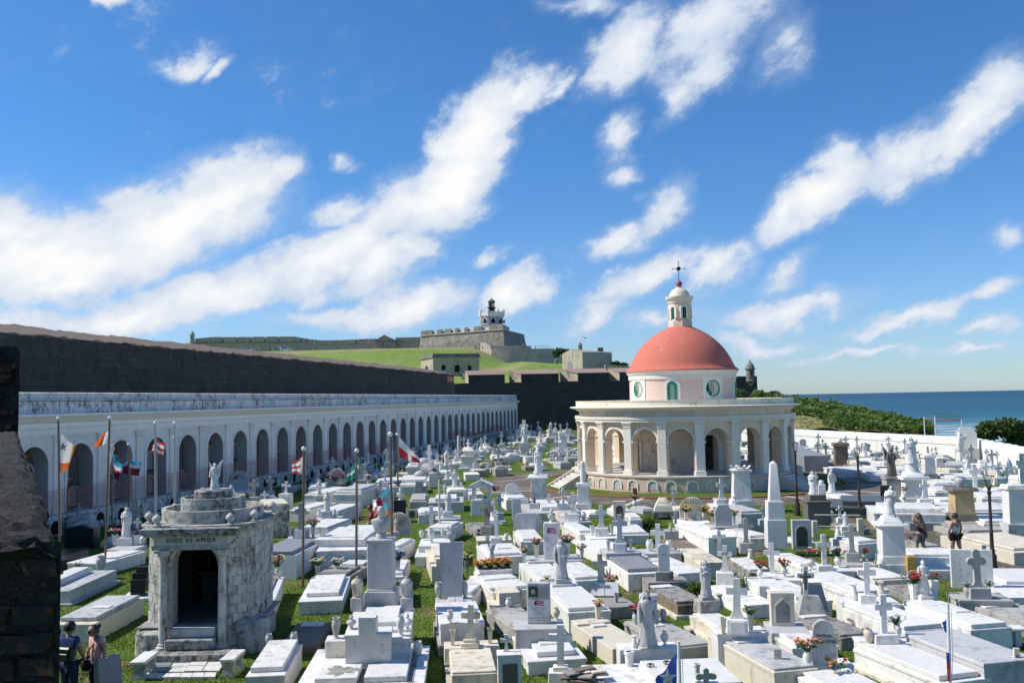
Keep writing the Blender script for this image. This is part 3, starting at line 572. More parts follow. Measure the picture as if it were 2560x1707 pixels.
# the fort on the hill
def Z3(x, y): return 940+x/3.675, 720+y/3.675
def Z2(x, y): return 440+x/4.704, 780+y/4.704
def outline(name, pts, Y, depth, mat, parent, batter=0.0):
 """an outline standing at distance Y with real depth behind it"""
 m = MB(); q = [atY(u, v, Y) for u, v in pts]; n = len(q)
 m.add([(p.x, Y, p.z) for p in q]+[(p.x, Y+depth, p.z) for p in q], [tuple(range(n)), tuple(range(n, 2*n))[::-1]]+[(j, j+n, (j+1) % n+n, (j+1) % n) for j in range(n)])
 return m.build(name, mat, parent, smooth=False)
def fort():
 t = thing('hornwork_wall', 'long low grey fort wall with merlons along the hilltop', 'fort wall', (0, 0, 0)); Y = 440
 outline('wall_face', [Z2(160, 520), Z2(170, 350), Z2(1460, 345), Z2(1780, 380), Z2(2352, 365), Z3(190, 490), Z3(410, 488), Z3(410, 560), Z2(2352, 520)], Y, 8, 'fort_dark', t)
 for pts in [[(225, 350), (225, 312), (455, 292), (540, 292), (540, 350)], [(555, 350), (570, 294), (705, 293), (707, 350)], [(722, 350), (735, 292), (870, 292), (870, 350)], [(888, 350), (900, 290), (1035, 290), (1035, 350)],
    [(1053, 350), (1065, 287), (1198, 287), (1200, 350)], [(1220, 350), (1222, 286), (1400, 288), (1470, 300), (1462, 346)], [(1475, 346), (1480, 302), (1540, 312), (1530, 352)], [(1550, 352), (1550, 315), (1610, 322), (1600, 358)], [(1625, 360), (1630, 322), (1700, 332), (1898, 330), (1870, 372), (1790, 382)], [(1875, 376), (1905, 330), (2120, 322), (2100, 372)], [(2110, 372), (2135, 320), (2352, 312), (2352, 372)]]:
  outline('merlon', [Z2(*p) for p in pts], Y-.5, 4, 'fort_dark', t)
 outline('merlon', [Z3(180, 490), Z3(180, 455), Z3(405, 450), Z3(405, 490)], Y-.5, 4, 'fort_dark', t)
 outline('cordon', [Z2(225, 352), Z2(1460, 347), Z2(1460, 355), Z2(225, 360)], Y-1.0, 1, 'fort_stone', t)
 g = thing('fort_gatehouse', 'pedimented stone fort gate at the top of the green slope', 'gatehouse', (0, 0, 0))
 outline('gable_wall', [Z3(-8, 560), Z3(-8, 482), Z3(75, 432), Z3(165, 470), Z3(180, 545)], Y-3, 6, 'fort_dark', g)
 outline('pediment', [Z3(-14, 482), Z3(75, 430), Z3(178, 478), Z3(178, 484), Z3(75, 440), Z3(-14, 488)], Y-3.6, 1, 'fort_stone', g)
 outline('cornice', [Z3(-14, 486), Z3(178, 484), Z3(178, 490), Z3(-14, 492)], Y-3.5, 1, 'fort_stone', g)
 for x in (5, 30, 110, 135): outline('pillar', [Z3(x, 548), Z3(x, 495), Z3(x+7, 495), Z3(x+7, 548)], Y-3.5, .6, 'fort_plaster', g)
 outline('doorway', [Z3(60, 546), Z3(60, 512)]+[Z3(80+20*cos(a), 512-16*sin(a)) for a in (2.4, 1.57, .7)]+[Z3(100, 512), Z3(100, 546)], Y-3.2, .3, 'fort_stone', g)
 o = outline('plaque', [Z3(74, 530), Z3(74, 510), Z3(94, 510), Z3(94, 530)], Y-3.4, .2, 'fort_plaster', g)
 garita('sentry_box', 'domed sentry box at the left end of the hilltop fort wall', 480.3, 826, 853, 438, 6.3, 'fort_dark', 'stone sentry boxes of the fort')
 t = thing('fort_battery', 'massive grey stone fort bastion with embrasures under the lighthouse', 'fort bastion', (0, 0, 0))
 A, B, C = (1051, 432), (1261, 402), (1316, 445)
 def col(px_, Y, top, bot, bat):
  pt, pb = atY(px_, top, Y), atY(px_, bot, Y); dz = pt.z-pb.z; return pt, pb
 a, b, c = atY(*Z3(412, 445)[:2], 432), atY(*Z3(1166, 386), 402), atY(*Z3(1362, 437), 445)
 a2, b2, c2 = atY(*Z3(398, 560), 430), atY(*Z3(1184, 560), 400), atY(*Z3(1384, 560), 444)
 m = MB(); d = Vector((0, 60, 0)); m.add([a2, b2, c2, c2+d, a2+d, a, b, c, c+d, a+d], [(0, 1, 6, 5), (1, 2, 7, 6), (2, 3, 8, 7), (4, 0, 5, 9), (5, 6, 7, 8, 9)]); m.build('wall_face', 'fort_stone', t, smooth=False)
 m = MB(); up = Vector((0, 0, .5)); o = Vector((0, -.7, 0)); m.add([a+o, b+o, c+o, c+d, a+d, a+o+up, b+o+up, c+o+up, c+d+up, a+d+up], [(0, 1, 6, 5), (1, 2, 7, 6), (4, 0, 5, 9), (5, 6, 7, 8, 9), (3, 4, 9, 8)]); m.build('cordon', 'fort_dark', t, smooth=False)
 def along(f): return a.lerp(b, f)
 W = 1166-412.0
 for x0, x1 in ((412, 525), (565, 615), (640, 700), (740, 770), (825, 855), (910, 985), (1045, 1166)):
  p, q = along((x0-412)/W), along((x1-412)/W); h = Vector((0, 0, 2.0)); p = p+up; q = q+up; bk = Vector((0, 5, .6)); bl = Vector((0, 5, 0))
  m = MB(); m.add([p, q, q+bl, p+bl, p+h, q+h, q+h+bk, p+h+bk], [(0, 1, 5, 4), (1, 2, 6, 5), (2, 3, 7, 6), (3, 0, 4, 7), (4, 5, 6, 7)]); m.build('merlon', 'fort_stone', t, smooth=False)
 m = MB(); bl = Vector((0, 5, 0)); m.add([a+up, b+up, b+bl+up, a+bl+up]+[v+Vector((0, 0, 2.05)) for v in (a+bl*.6, b+bl*.6, b+bl, a+bl)], [(0, 1, 5, 4), (4, 5, 6, 7)]); m.build('parapet', 'fort_dark', t, smooth=False)
 e = b.lerp(c, .28); m = MB(); h = Vector((0, 0, 2.2)); m.add([b+up, e+up, e+up+d*.1, b+up+d*.1, b+up+h, e+up+h*.7, e+up+h*.7+d*.1, b+up+h+d*.1], [(0, 1, 5, 4), (1, 2, 6, 5), (3, 0, 4, 7), (4, 5, 6, 7)]); m.build('merlon', 'fort_dark', t, smooth=False)
 Y = 436
 def D(x, y): return 1180+x/10.453, 730+y/10.453
 base = atY(*D(520, 890), Y); s = Y/FPX/10.453
 t = thing('lighthouse', 'grey lighthouse tower with white battlements and black lantern on the fort', 'lighthouse', base, radians(8)); r = 5.6
 def octa(r, z): return [(r*cos(pi/8+i*pi/4), r*sin(pi/8+i*pi/4), z) for i in range(8)]
 m = MB(); m.loft([octa(r, -6), octa(r, 240*s)]); m.build('tower', 'granite_grey', t, smooth=False)
 m = MB(); m.loft([octa(r*1.02, 236*s), octa(r*1.12, 255*s), octa(r*1.12, 345*s), octa(r*1.0, 345*s), octa(r*.98, 300*s)], True, True); m.build('white_crown', 'paint_white', t, smooth=False)
 m = MB()
 for i in range(8):
  a0 = pi/8+i*pi/4; p, q = Vector(octa(r*1.08, 0)[i]), Vector(octa(r*1.08, 0)[(i+1) % 8])
  for k in range(1, 8):
   c_ = p.lerp(q, k/8); m.box(c_.x, c_.y, 345*s, .32, .32, 22*s, .02, rz=a0); m.box(c_.x*.97, c_.y*.97, 222*s, .22, .3, 24*s, .02, rz=a0)
 m.build('battlement', 'paint_white', t)
 tm = MB().lathe([(.45, 240*s), (.6, 270*s), (.55, 370*s), (.7, 380*s), (.65, 395*s), (.2, 420*s), (.18, 430*s), (.02, 440*s)], seg=8).mesh('turret', 'paint_white')
 for i in range(8): p = octa(r*1.07, 0)[i]; put('turret', tm, t, (p[0], p[1], 0))
 wm_ = MB(); pr = [(-.95, 45*s)]+arc(0, 140*s, .95, pi, 0, 8)+[(.95, 45*s)]; wm_.prism(pr, -.1, .1); wmesh = wm_.mesh('window', 'hole')
 am = MB(); p1, p2 = [(-1.0, 120*s)]+arc(0, 140*s, 1.0, pi, 0, 8)+[(1.0, 120*s)], [(-1.35, 120*s)]+arc(0, 140*s, 1.35, pi, 0, 8)+[(1.35, 120*s)]; n = len(p1)
 am.add([(x, -.25, z) for x, z in p1]+[(x, -.25, z) for x, z in p2]+[(x, .1, z) for x, z in p2], [(k*n+i, k*n+i+1, (k+1)*n+i+1, (k+1)*n+i) for k in range(2) for i in range(n-1)]); am.box(0, -.12, 32*s, 2.6, .3, .3); amesh = am.mesh('window_frame', 'paint_white')
 rr = r*cos(pi/8)
 for i in range(8):
  a = i*pi/4; wo = put('window', wmesh, t, (rr*cos(a), rr*sin(a), 0), a+pi/2); put('window_frame', amesh, wo)
 m = MB(); m.lathe([(1.62, 300*s), (1.55, 475*s)], seg=14); m.build('lantern_base', 'cloth_black', t)
 m = MB(); m.lathe([(1.6, 470*s), (2.35, 474*s), (2.35, 490*s), (1.6, 490*s)], seg=14); m.build('gallery', 'cloth_black', t)
 m = MB(); m.lathe([(1.5, 488*s), (1.5, 628*s)], seg=14); m.build('lantern', 'iron', t)
 m = MB(); m.box(.68, -1.30, 497*s, 1.25, .25, 95*s, .05, rz=.45); m.build('lamp_glass', 'steel_white', t)
 m = MB(); m.lathe([(1.9, 622*s), (1.95, 640*s), (1.5, 670*s), (.8, 700*s), (.2, 715*s), (.12, 730*s), (.28, 745*s), (.02, 760*s)], seg=14); m.build('lantern_dome', 'tarnish', t)
 flag_far = thing('flag', 'small striped flag with a blue triangle beside the lighthouse', 'flag', atY(*D(778, 830), Y+2))
 k = s*10.453/10.453
 m = MB(); w, h = 80*s, 78*s
 for i in range(5):
  z = 20*s+h*i/5; m.m = 0 if i % 2 == 0 else 1; m.box(w/2, 0, z, w, .05, h/5, .005)
 m.m = 2; m.prism([(w+.02, 20*s), (w+.02, 20*s+h), (w*.45, 20*s+h/2)], -.06, .06); m.build('cloth', ['f_red', 'f_white', 'f_blue'], flag_far)
 m = MB(); m.tube([(w+.05, 0, -3), (w+.05, 0, 20*s+h+.5)], .07, 6); m.build('pole', 'pole_grey', flag_far)
 t = thing('lower_battery', 'curved patchy plastered battery wall below the fort bastion', 'fort bastion', (0, 0, 0)); Y = 372; m = MB(); rings = []
 for x, y, dy, b0 in ((905, 580, 22, 640), (945, 565, 8, 665), (1060, 560, 1, 700), (1200, 557, 0, 720), (1365, 556, 1, 726), (1500, 556, 5, 715), (1615, 555, 14, 700), (1640, 560, 24, 690)):
  p = atY(*Z3(x, y), Y+dy); q = atY(*Z3(x+(12 if x < 1000 else (30 if x > 1500 else 0)), b0+40), Y+dy-1.5); rings.append([(q.x, q.y, q.z), (p.x, p.y, p.z), (p.x, p.y+40, p.z+.3)])
 m.loft(rings, False, False, False); m.build('wall_face', 'fort_plaster', t)
 m = MB(); rings = []
 for x, y, dy in ((960, 500, 12), (1010, 502, 8), (1050, 530, 6), (1190, 530, 6), (1340, 528, 8), (1425, 530, 12)):
  p = atY(*Z3(x, y), Y+dy); q = atY(*Z3(x, 575), Y+dy); rings.append([(q.x, q.y, q.z), (p.x, p.y, p.z), (p.x, p.y+4, p.z), (q.x, q.y+4, q.z)])
 m.loft(rings); m.build('upper_parapet', 'fort_dark', t)
 rl = thing('railing', 'thin metal railing on the edge of the lower battery', 'railing', (0, 0, 0)); m = MB()
 for y in (528, 540): a, b = atY(*Z3(1470, y), Y+10), atY(*Z3(1592, y), Y+14); m.tube([a, b], .07, 5)
 for x in range(1470, 1600, 24): a, b = atY(*Z3(x, 526), Y+10), atY(*Z3(x, 560), Y+10); m.tube([a, b], .07, 5)
 m.build('rail', 'pole_grey', rl)
 Y = 262; b = atY(*Z3(682, 750), Y); t = thing('fort_building', 'square flat roofed stone building halfway up the green slope', 'building', (0, 0, 0))
 def blk(x0, x1, y0, y1, dy, dp, mat, nm): return outline(nm, [Z3(x0, y1), Z3(x0, y0), Z3(x1, y0), Z3(x1, y1)], Y+dy, dp, mat, t)
 f0, f1, bk = atY(*Z3(525, 800), Y), atY(*Z3(950, 800), Y+3), atY(*Z3(412, 800), Y+13)
 top = atY(*Z3(525, 602), Y).z; cor = atY(*Z3(525, 634), Y).z; zb = 4.0
 bk2 = f1+(bk-f0)
 m = MB(); Q = [Vector((v.x, v.y, 0)) for v in (f0, f1, bk2, bk)]; m.add([(v.x, v.y, zb) for v in Q]+[(v.x, v.y, cor) for v in Q], [(0, 1, 5, 4), (1, 2, 6, 5), (2, 3, 7, 6), (3, 0, 4, 7), (4, 5, 6, 7)]); m.build('wall', 'fort_plaster', t, smooth=False)
 ctr = sum(Q, Vector())/4
 def grow(v, k): return ctr+(v-ctr)*k
 m = MB(); m.add([(*grow(v, 1.05)[:2], cor-.15) for v in Q]+[(*grow(v, 1.05)[:2], cor+.25) for v in Q], [(0, 1, 5, 4), (1, 2, 6, 5), (2, 3, 7, 6), (3, 0, 4, 7), (4, 5, 6, 7), (3, 2, 1, 0)]); m.build('cornice', 'fort_stone', t, smooth=False)
 m = MB(); m.add([(*grow(v, 1.01)[:2], cor+.25) for v in Q]+[(*grow(v, 1.01)[:2], top) for v in Q]+[(*grow(v, .95)[:2], top) for v in Q]+[(*grow(v, .95)[:2], cor+.3) for v in Q], [(k*4+i, k*4+(i+1) % 4, k*4+4+(i+1) % 4, k*4+4+i) for k in range(3) for i in range(4)]+[(12, 13, 14, 15)]); m.build('parapet', 'fort_stone', t, smooth=False)
 for x, y0, y1, w in ((620, 705, 752, 36), (745, 705, 770, 48), (860, 708, 752, 36)):
  f = (x-525)/425; c_ = Vector((f0.x, f0.y, 0)).lerp(Vector((f1.x, f1.y, 0)), f); z0, z1 = atY(*Z3(x, y1), Y).z, atY(*Z3(x, y0), Y).z; ww = w/3.675*Y/FPX
  m = MB(); m.prism([(-ww/2, z0)]+[(-ww/2, z1-.2), (0, z1+.1), (ww/2, z1-.2)]+[(ww/2, z0)], -.06, .1); m.build('window', 'hole', t, (c_.x, c_.y, 0), atan2(f1.y-f0.y, f1.x-f0.x))
 c_ = Vector((f0.x, f0.y, 0)).lerp(Vector((bk.x, bk.y, 0)), .5); z0, z1 = atY(*Z3(468, 742), Y).z, atY(*Z3(468, 706), Y).z
 m = MB(); m.prism([(-1.4, z0), (-1.4, z1-.3), (0, z1), (1.4, z1-.3), (1.4, z0)], -.06, .1); m.build('window', 'hole', t, (c_.x, c_.y, 0), atan2(f0.y-bk.y, f0.x-bk.x))
 Y = 255; t = thing('guard_house', 'weathered gabled stone guard house beyond the bastion merlons', 'building', (0, 0, 0))
 g0, g1, g2 = atY(*Z3(1715, 800), Y+9), atY(*Z3(1900, 800), Y), atY(*Z3(2172, 800), Y+6); g3 = g0+(g2-g1); zz = lambda y, d=0: atY(*Z3(1900, y), Y+d).z
 Q = [Vector((v.x, v.y, 0)) for v in (g0, g1, g2, g3)]; mid = (Q[0]+Q[1])/2; midb = (Q[3]+Q[2])/2; e, rz_ = zz(597), zz(560)
 m = MB(); m.add([(*v[:2], 4) for v in Q]+[(*v[:2], e) for v in Q]+[(*mid[:2], rz_), (*midb[:2], rz_-1)], [(0, 1, 5, 8, 4), (1, 2, 6, 5), (2, 3, 7, 9, 6), (3, 0, 4, 7)]); m.mi = [0, 1, 0, 1]; m.build('wall', ['fort_plaster', 'fort_dark'], t, smooth=False)  # gables pale, eave walls dark: lit and shaded sides put into colour
 m = MB(); k = Vector((0, 0, .35)); rr_ = [Vector((*Q[0][:2], e)), Vector((*mid[:2], rz_)), Vector((*Q[1][:2], e)), Vector((*Q[2][:2], e)), Vector((*midb[:2], rz_-1)), Vector((*Q[3][:2], e))]
 m.add([v+k for v in rr_]+rr_, [(0, 1, 4, 5), (1, 2, 3, 4), (0, 6, 7, 1), (1, 7, 8, 2), (2, 8, 9, 3), (3, 9, 10, 4)]); m.build('roof', 'fort_plaster', t, smooth=False)
 c_ = Q[0].lerp(Q[1], .38); w = 2.2; m = MB(); m.prism([(-1.3, 4)]+arc(0, zz(700), 1.3, pi, 0, 6)+[(1.3, 4)], -.08, .1); m.build('door', 'granite_grey', t, (c_.x, c_.y, 0), atan2(Q[1].y-Q[0].y, Q[1].x-Q[0].x))
 m = MB(); c_ = (midb+Q[2])/2; m.box(c_.x-2, c_.y-2, e-.2, 1.6, 1.6, 2.0, .05); m.build('chimney', 'fort_stone', t)
 garita('sentry_box', 'small domed sentry box rising behind the guard house roof', 1450.5, 854, 878, 262, 5.6, 'fort_stone', 'stone sentry boxes of the fort')
 t = thing('stone_wall', 'low pale stone wall right of the guard house', 'wall', (0, 0, 0)); outline('wall_face', [Z3(2105, 790), Z3(2108, 700), Z3(2330, 716), Z3(2330, 790)], 240, 2, 'fort_plaster', t)
 t = thing('stone_wall', 'broken end of plastered wall left of the guard house', 'wall', (0, 0, 0)); outline('wall_face', [Z3(1640, 690), Z3(1655, 640), Z3(1690, 636), Z3(1700, 612), Z3(1725, 600), Z3(1725, 700)], 300, 3, 'fort_plaster', t)
fort()
def tree_mass(name, label, cat, us, Y, mat, n, ls, grp=None, kind=None, trunk=True, seed=1):
 """crown of leaf faces: us = list of (px, py, rx_px, ry_px) lobes at distance Y"""
 r = random.Random(seed); t = None
 if kind is None: t = thing(name, label, cat, atY(us[0][0], us[0][1]+us[0][3], Y), 0, grp)
 off = Vector(t.location) if t else Vector((0, 0, 0)); m = MB()
 for (u, v, rx, ry) in us:
  c = atY(u, v, Y)-off; k = Y/FPX; a, b = rx*k, ry*k
  for _ in range(n):
   while True:
    d = Vector((r.gauss(0, 1), r.gauss(0, 1), r.gauss(0, 1)))
    if d.length > .1: break
   d.normalize(); q = (.55+.5*r.random()); p = c+Vector((d.x*a*q, d.y*a*.8*q, d.z*b*q))
   e = Vector((r.gauss(0, 1), r.gauss(0, 1), r.gauss(0, .7)+.3)).normalized(); m.leaf(p, e, (d+Vector((0, 0, .6))).normalized(), ls*(.7+.6*r.random()), ls*.8)
 o = m.build('leaves', mat, t, smooth=False)
 if t:
  m = MB(); c = atY(us[0][0], us[0][1], Y)-off
  for i in range(5):
   u = us[i % len(us)]; e = atY(u[0]+r.uniform(-.5, .5)*u[2], u[1]-u[3]*.2, Y)-off; m.tube([(c.x*0, 0, -1.5), c.lerp(e, .5)+Vector((0, 0, -.3)), e], [ls*.35, ls*.22, ls*.08], 6)
  m.build('trunk', 'bark', t)
 return t or o
tree_mass('shrub', 'dark rounded tree clump between battery and guard house', 'tree', [(1400, 880, 15, 9), (1415, 884, 12, 10), (1392, 886, 10, 8)], 330, 'leaf_green', 320, .9, 'trees on the fort slope', seed=2)
tree_mass('shrub', 'low green bushes right of the guard house', 'bush', [(1540, 909, 8, 4), (1558, 912, 10, 3), (1545, 915, 10, 4)], 260, 'leaf_green', 140, .7, 'trees on the fort slope', seed=3)
# domed chapel
def chapel():
 t = thing('chapel', 'round domed chapel with pink dome and arched gallery', 'chapel', CH)
 NB = 20; S = 2*pi/NB; A0 = radians(-3.1)             # pilaster angles from the camera side, + to the right
 def pol(r, a, z=0.0): return Vector((r*sin(a), -r*cos(a), z))      # a = 0 points to the camera
 RP, RW = 8.24, 7.62
 def cyl(name, prof, mat, seg=80, parent=t): m = MB(); m.lathe(prof, seg=seg, cap0=False, cap1=False); return m.build(name, mat, parent)
 m = MB(); m.lathe([(RP, -.2), (RP, .98), (RP+.07, 1.0), (RP+.07, 1.1), (.01, 1.1)], seg=80, cap0=False, cap1=False); m.build('platform', 'chapel_base', t)
 m = MB(); m.lathe([(RP+.05, 1.104), (.01, 1.104)], seg=80, cap0=False, cap1=False); m.build('floor', 'step', t)
 zs, r, zt, th = 3.33, .84, 4.62, .55
 hw = S/2
 def bay(inner):
  m = MB(); R = RW-(th if inner else 0); half = RW*hw
  hole = [(-r, 1.1)]+arc(0, zs, r, pi, 0, 14)+[(r, 1.1)]
  out = [(-half, 1.1), (-half, zs)]+[(-half, zs+(zt-zs)*i/3) for i in (1, 2)]+[(-half+2*half*i/8, zt) for i in range(9)]+[(half, zs+(zt-zs)*i/3) for i in (2, 1)]+[(half, zs), (half, 1.1)]
  n = len(hole); vs = [pol(R, x/RW, z) for x, z in hole]+[pol(R, x/RW, z) for x, z in out]
  fs = [(i, i+1, n+i+1, n+i) for i in range(n-1)]
  if not inner: vs += [pol(RW-th, x/RW, z) for x, z in hole]; fs += [(i, i+1, 2*n+i+1, 2*n+i) for i in range(n-1)]
  m.add(vs, fs); return m
 front = bay(False); k = len(front.f); b2 = bay(True); o = len(front.v); front.add(b2.v, b2.f); wall = front.mesh('arch_wall', 'chapel_cream')
 m = MB(); a1, a2 = arc(0, zs, r, pi, 0, 14), arc(0, zs, r+.13, pi, 0, 14); n = len(a1)
 vs = [pol(RW+.05, x/RW, z) for x, z in a1]+[pol(RW+.05, x/RW, z) for x, z in a2]+[pol(RW, x/RW, z) for x, z in a2]+[pol(RW-.02, x/RW, z) for x, z in a1]
 m.add(vs, [(q*n+i, q*n+i+1, (q+1)*n+i+1, (q+1)*n+i) for q in range(3) for i in range(n-1)]); arch = m.mesh('archivolt', 'chapel_white')
 imp = []
 for s_ in (-1, 1):
  p = pol(RW-.2, s_*(r+.02)/RW); m = MB(); m.box(p.x, p.y, zs-.10, .16, .75, .12, .01, rz=s_*(r)/RW); imp.append(m.mesh('impost', 'chapel_white')); m = MB(); m.box(p.x, p.y, 1.104, .12, .72, .26, .01, rz=s_*r/RW); imp.append(m.mesh('jamb_base', 'chapel_white'))
 m = MB(); Rp = 7.72; m.box(0, -Rp+.03, 1.104, .56, .24, 3.5, .015); m.box(0, -Rp+.03, 1.10, .66, .34, .34, .02); m.box(0, -Rp+.02, 4.24, .62, .30, .07, .01); m.box(0, -Rp+.02, 4.40, .66, .34, .09, .01); m.box(0, -Rp+.01, 4.51, .74, .42, .11, .01)
 pil = m.mesh('pilaster', 'chapel_white')
 m = MB(); m.add([pol(7.66, a, z) for z in (4.99, 5.31) for a in (-S*.36, -S*.12, S*.12, S*.36)]+[pol(7.58, a, z) for z in (4.99, 5.31) for a in (-S*.36, -S*.12, S*.12, S*.36)], [(0, 1, 5, 4), (1, 2, 6, 5), (2, 3, 7, 6)]); frieze = m.mesh('frieze_panel', 'chapel_cream')
 def nichemesh(mat):
  m = MB(); w, h0, h1 = .29, .22, .50; a = [(-w, h0)]+arc(0, h1, w, pi, 0, 10)+[(w, h0)]; b = [(-w-.09, h0)]+arc(0, h1, w+.09, pi, 0, 10)+[(w+.09, h0)]; n = len(a)
  vs = [(x, -.06, z) for x, z in a]+[(x, -.06, z) for x, z in b]+[(x, .04, z) for x, z in b]+[(x, .01, z) for x, z in a]
  m.add(vs, [(q*n+i, q*n+i+1, (q+1)*n+i+1, (q+1)*n+i) for q in range(3) for i in range(n-1)]); m.m = 1; m.add([(x, -.012, z) for x, z in a], [tuple(range(n))]); return m.mesh('burial_niche', ['chapel_white', mat])
 nm = [nichemesh('cream'), nichemesh('marble_grey'), nichemesh('cream')]
 for k in range(NB):
  a = A0+k*S
  put('pilaster', pil, t, (0, 0, 0), a); put('arch_wall', wall, t, (0, 0, 0), a+hw); put('archivolt', arch, t, (0, 0, 0), a+hw); [put(q.name.split('.')[0], q, t, (0, 0, 0), a+hw) for q in imp]; put('frieze_panel', frieze, t, (0, 0, 0), a+hw)
  if -1.2 < ((a+hw-radians(50)+pi) % (2*pi))-pi < -0.02 or True:
   for q in (-.28, .28):
    aa = a+hw+q*S*.95; dg = math.degrees((aa+pi) % (2*pi)-pi)
    if abs(dg) > 110 or 33 < dg < 56: continue
    p = pol(RP-.005, aa); put('burial_niche', nm[(k*3+int(q > 0)) % 3], t, p, aa)
 cyl('architrave', [(7.50, 4.62), (7.92, 4.62), (7.92, 4.78), (7.97, 4.79), (7.97, 4.97), (7.66, 4.98)], 'chapel_white')
 cyl('frieze', [(7.64, 4.97), (7.64, 5.33)], 'chapel_white')
 cyl('cornice', [(7.64, 5.33), (7.80, 5.34), (7.86, 5.42), (8.10, 5.50), (8.28, 5.54), (8.32, 5.58), (8.32, 5.63), (7.86, 5.68)], 'chapel_white')
 m = MB(); n = NB*3
 for i in range(NB):
  pass
 cyl('parapet', [(7.87, 5.64), (7.87, 6.0), (7.90, 6.01), (7.90, 6.06), (7.55, 6.06), (7.55, 5.80)], 'chapel_parapet')
 cyl('roof', [(7.60, 5.80), (3.8, 5.90)], 'step')
 cyl('gallery_ceiling', [(7.60, 4.64), (3.7, 4.64)], 'chapel_inner')
 RI = 3.84; doors = [radians(d) for d in (17, 62, 107, 152, 197, 242, 287, 332)]; dw, dz = .62, 3.0
 m = MB(); seg = 96
 def in_door(a): return any(abs(((a-d+pi) % (2*pi))-pi) < dw/RI for d in (doors[0], doors[2], doors[4], doors[6]))
 for i in range(seg):
  a0, a1 = 2*pi*i/seg, 2*pi*(i+1)/seg
  z0 = 3.55 if in_door((a0+a1)/2) else 1.1
  m.add([pol(RI, a0, z0), pol(RI, a1, z0), pol(RI, a1, 4.66), pol(RI, a0, 4.66), pol(RI-.5, a0, z0), pol(RI-.5, a1, z0), pol(RI-.5, a1, 4.66), pol(RI-.5, a0, 4.66)], [(0, 1, 2, 3), (4, 5, 6, 7), (0, 1, 5, 4), (1, 2, 6, 5), (0, 3, 7, 4)])
 m.build('inner_wall', 'chapel_inner', t, smooth=False)
 m = MB()
 for s_ in (-1, 1): p = pol(RI+.05, s_*(dw+.14)/RI); m.box(p.x, p.y, 1.104, .24, .16, 2.0, .01, rz=s_*(dw+.14)/RI)
 a1, a2 = arc(0, 3.0, .60, pi, 0, 12), arc(0, 3.0, .84, pi, 0, 12); n = len(a1)
 m.add([pol(RI+.06, x/RI, z) for x, z in a1]+[pol(RI+.06, x/RI, z) for x, z in a2]+[pol(RI-.05, x/RI, z) for x, z in a1], [(q*n+i, q*n+i+1, (q+1)*n+i+1, (q+1)*n+i) for q in (0,) for i in range(n-1)]+[(i, i+1, 2*n+i+1, 2*n+i) for i in range(n-1)])
 sp = [pol(RI+.03, x/RI, z) for x, z in arc(0, 3.0, .62, pi, 0, 12)]; tp = [pol(RI+.03, (-.64+1.28*i/12)/RI, 3.62) for i in range(13)]; m.add(sp+tp, [(i, i+1, 13+i+1, 13+i) for i in range(12)])
 dm = m.mesh('door_frame', 'chapel_white')
 for d in (doors[0], doors[2], doors[4], doors[6]): put('door_frame', dm, t, (0, 0, 0), d)
 cyl('altar_room', [(1.2, 1.104), (1.2, 4.6)], 'mould', 16)
 cyl('drum', [(3.84, 4.6), (3.84, 7.55), (3.80, 7.56)], 'chapel_pink')
 cyl('drum_cornice', [(3.84, 7.52), (3.93, 7.54), (3.93, 7.86), (4.0, 7.90), (4.06, 8.06), (4.10, 8.12)], 'chapel_white')
 prof = [(4.12, 8.10), (4.13, 8.19), (4.05, 8.25), (3.90, 8.36), (3.78, 8.55), (3.68, 8.78), (3.55, 9.05), (3.38, 9.35), (3.14, 9.72), (2.82, 10.10), (2.44, 10.46), (2.0, 10.80), (1.5, 11.10), (1.05, 11.32), (.8, 11.43), (.5, 11.52), (.01, 11.55)]
 m = MB(); m.lathe(prof, seg=72, cap0=False, cap1=False); m.build('dome', 'dome_red', t, ang=60)
 def rnd(a):
  f = MB(); sq = .80; n = 24; ring = [(.60*cos(2*pi*i/n), 6.82+.60*sin(2*pi*i/n)) for i in range(n)]
  def sqp(i):
   c, s_ = cos(2*pi*i/n), sin(2*pi*i/n); k = sq/max(abs(c), abs(s_)); return (c*k, 6.82+s_*k*.98)
  out = [sqp(i) for i in range(n)]; R = 3.84
  f.add([pol(R+.05, x/R, z) for x, z in ring]+[pol(R+.05, x/R, z) for x, z in out]+[pol(R-.02, x/R, z) for x, z in out]+[pol(R-.25, x/R, z) for x, z in ring], [(i, (i+1) % n, n+(i+1) % n, n+i) for i in range(n)]+[(n+i, n+(i+1) % n, 2*n+(i+1) % n, 2*n+i) for i in range(n)]+[(i, (i+1) % n, 3*n+(i+1) % n, 3*n+i) for i in range(n)])
  w = f.build('window', 'chapel_white', t, (0, 0, 0), a)
  g = MB(); r2 = [(.49*cos(2*pi*i/n)-.03, 6.82+.50*sin(2*pi*i/n)) for i in range(n)]; r1 = [(.59*cos(2*pi*i/n), 6.82+.59*sin(2*pi*i/n)) for i in range(n)]
  g.add([pol(R+.03, x/R, z) for x, z in r1]+[pol(R+.03, x/R, z) for x, z in r2]+[pol(R-.1, x/R, z) for x, z in r2], [(q*n+i, q*n+(i+1) % n, (q+1)*n+(i+1) % n, (q+1)*n+i) for q in (0, 1) for i in range(n)])
  for x in (-.34, -.15, .02): g.box(x, -R-.015, 6.38 if x > -.3 else 6.52, .04, .03, .88 if x > -.3 else .62, .004)
  for z in (6.60, 6.82, 7.04): g.box(-.22, -R-.015, z-.02, .46, .03, .04, .004)
  g.build('shutter', 'green_paint', w)
  h = MB(); h.add([pol(R+.004, x/R, z) for x, z in ring], [tuple(range(n))]); h.build('opening', 'hole', w)
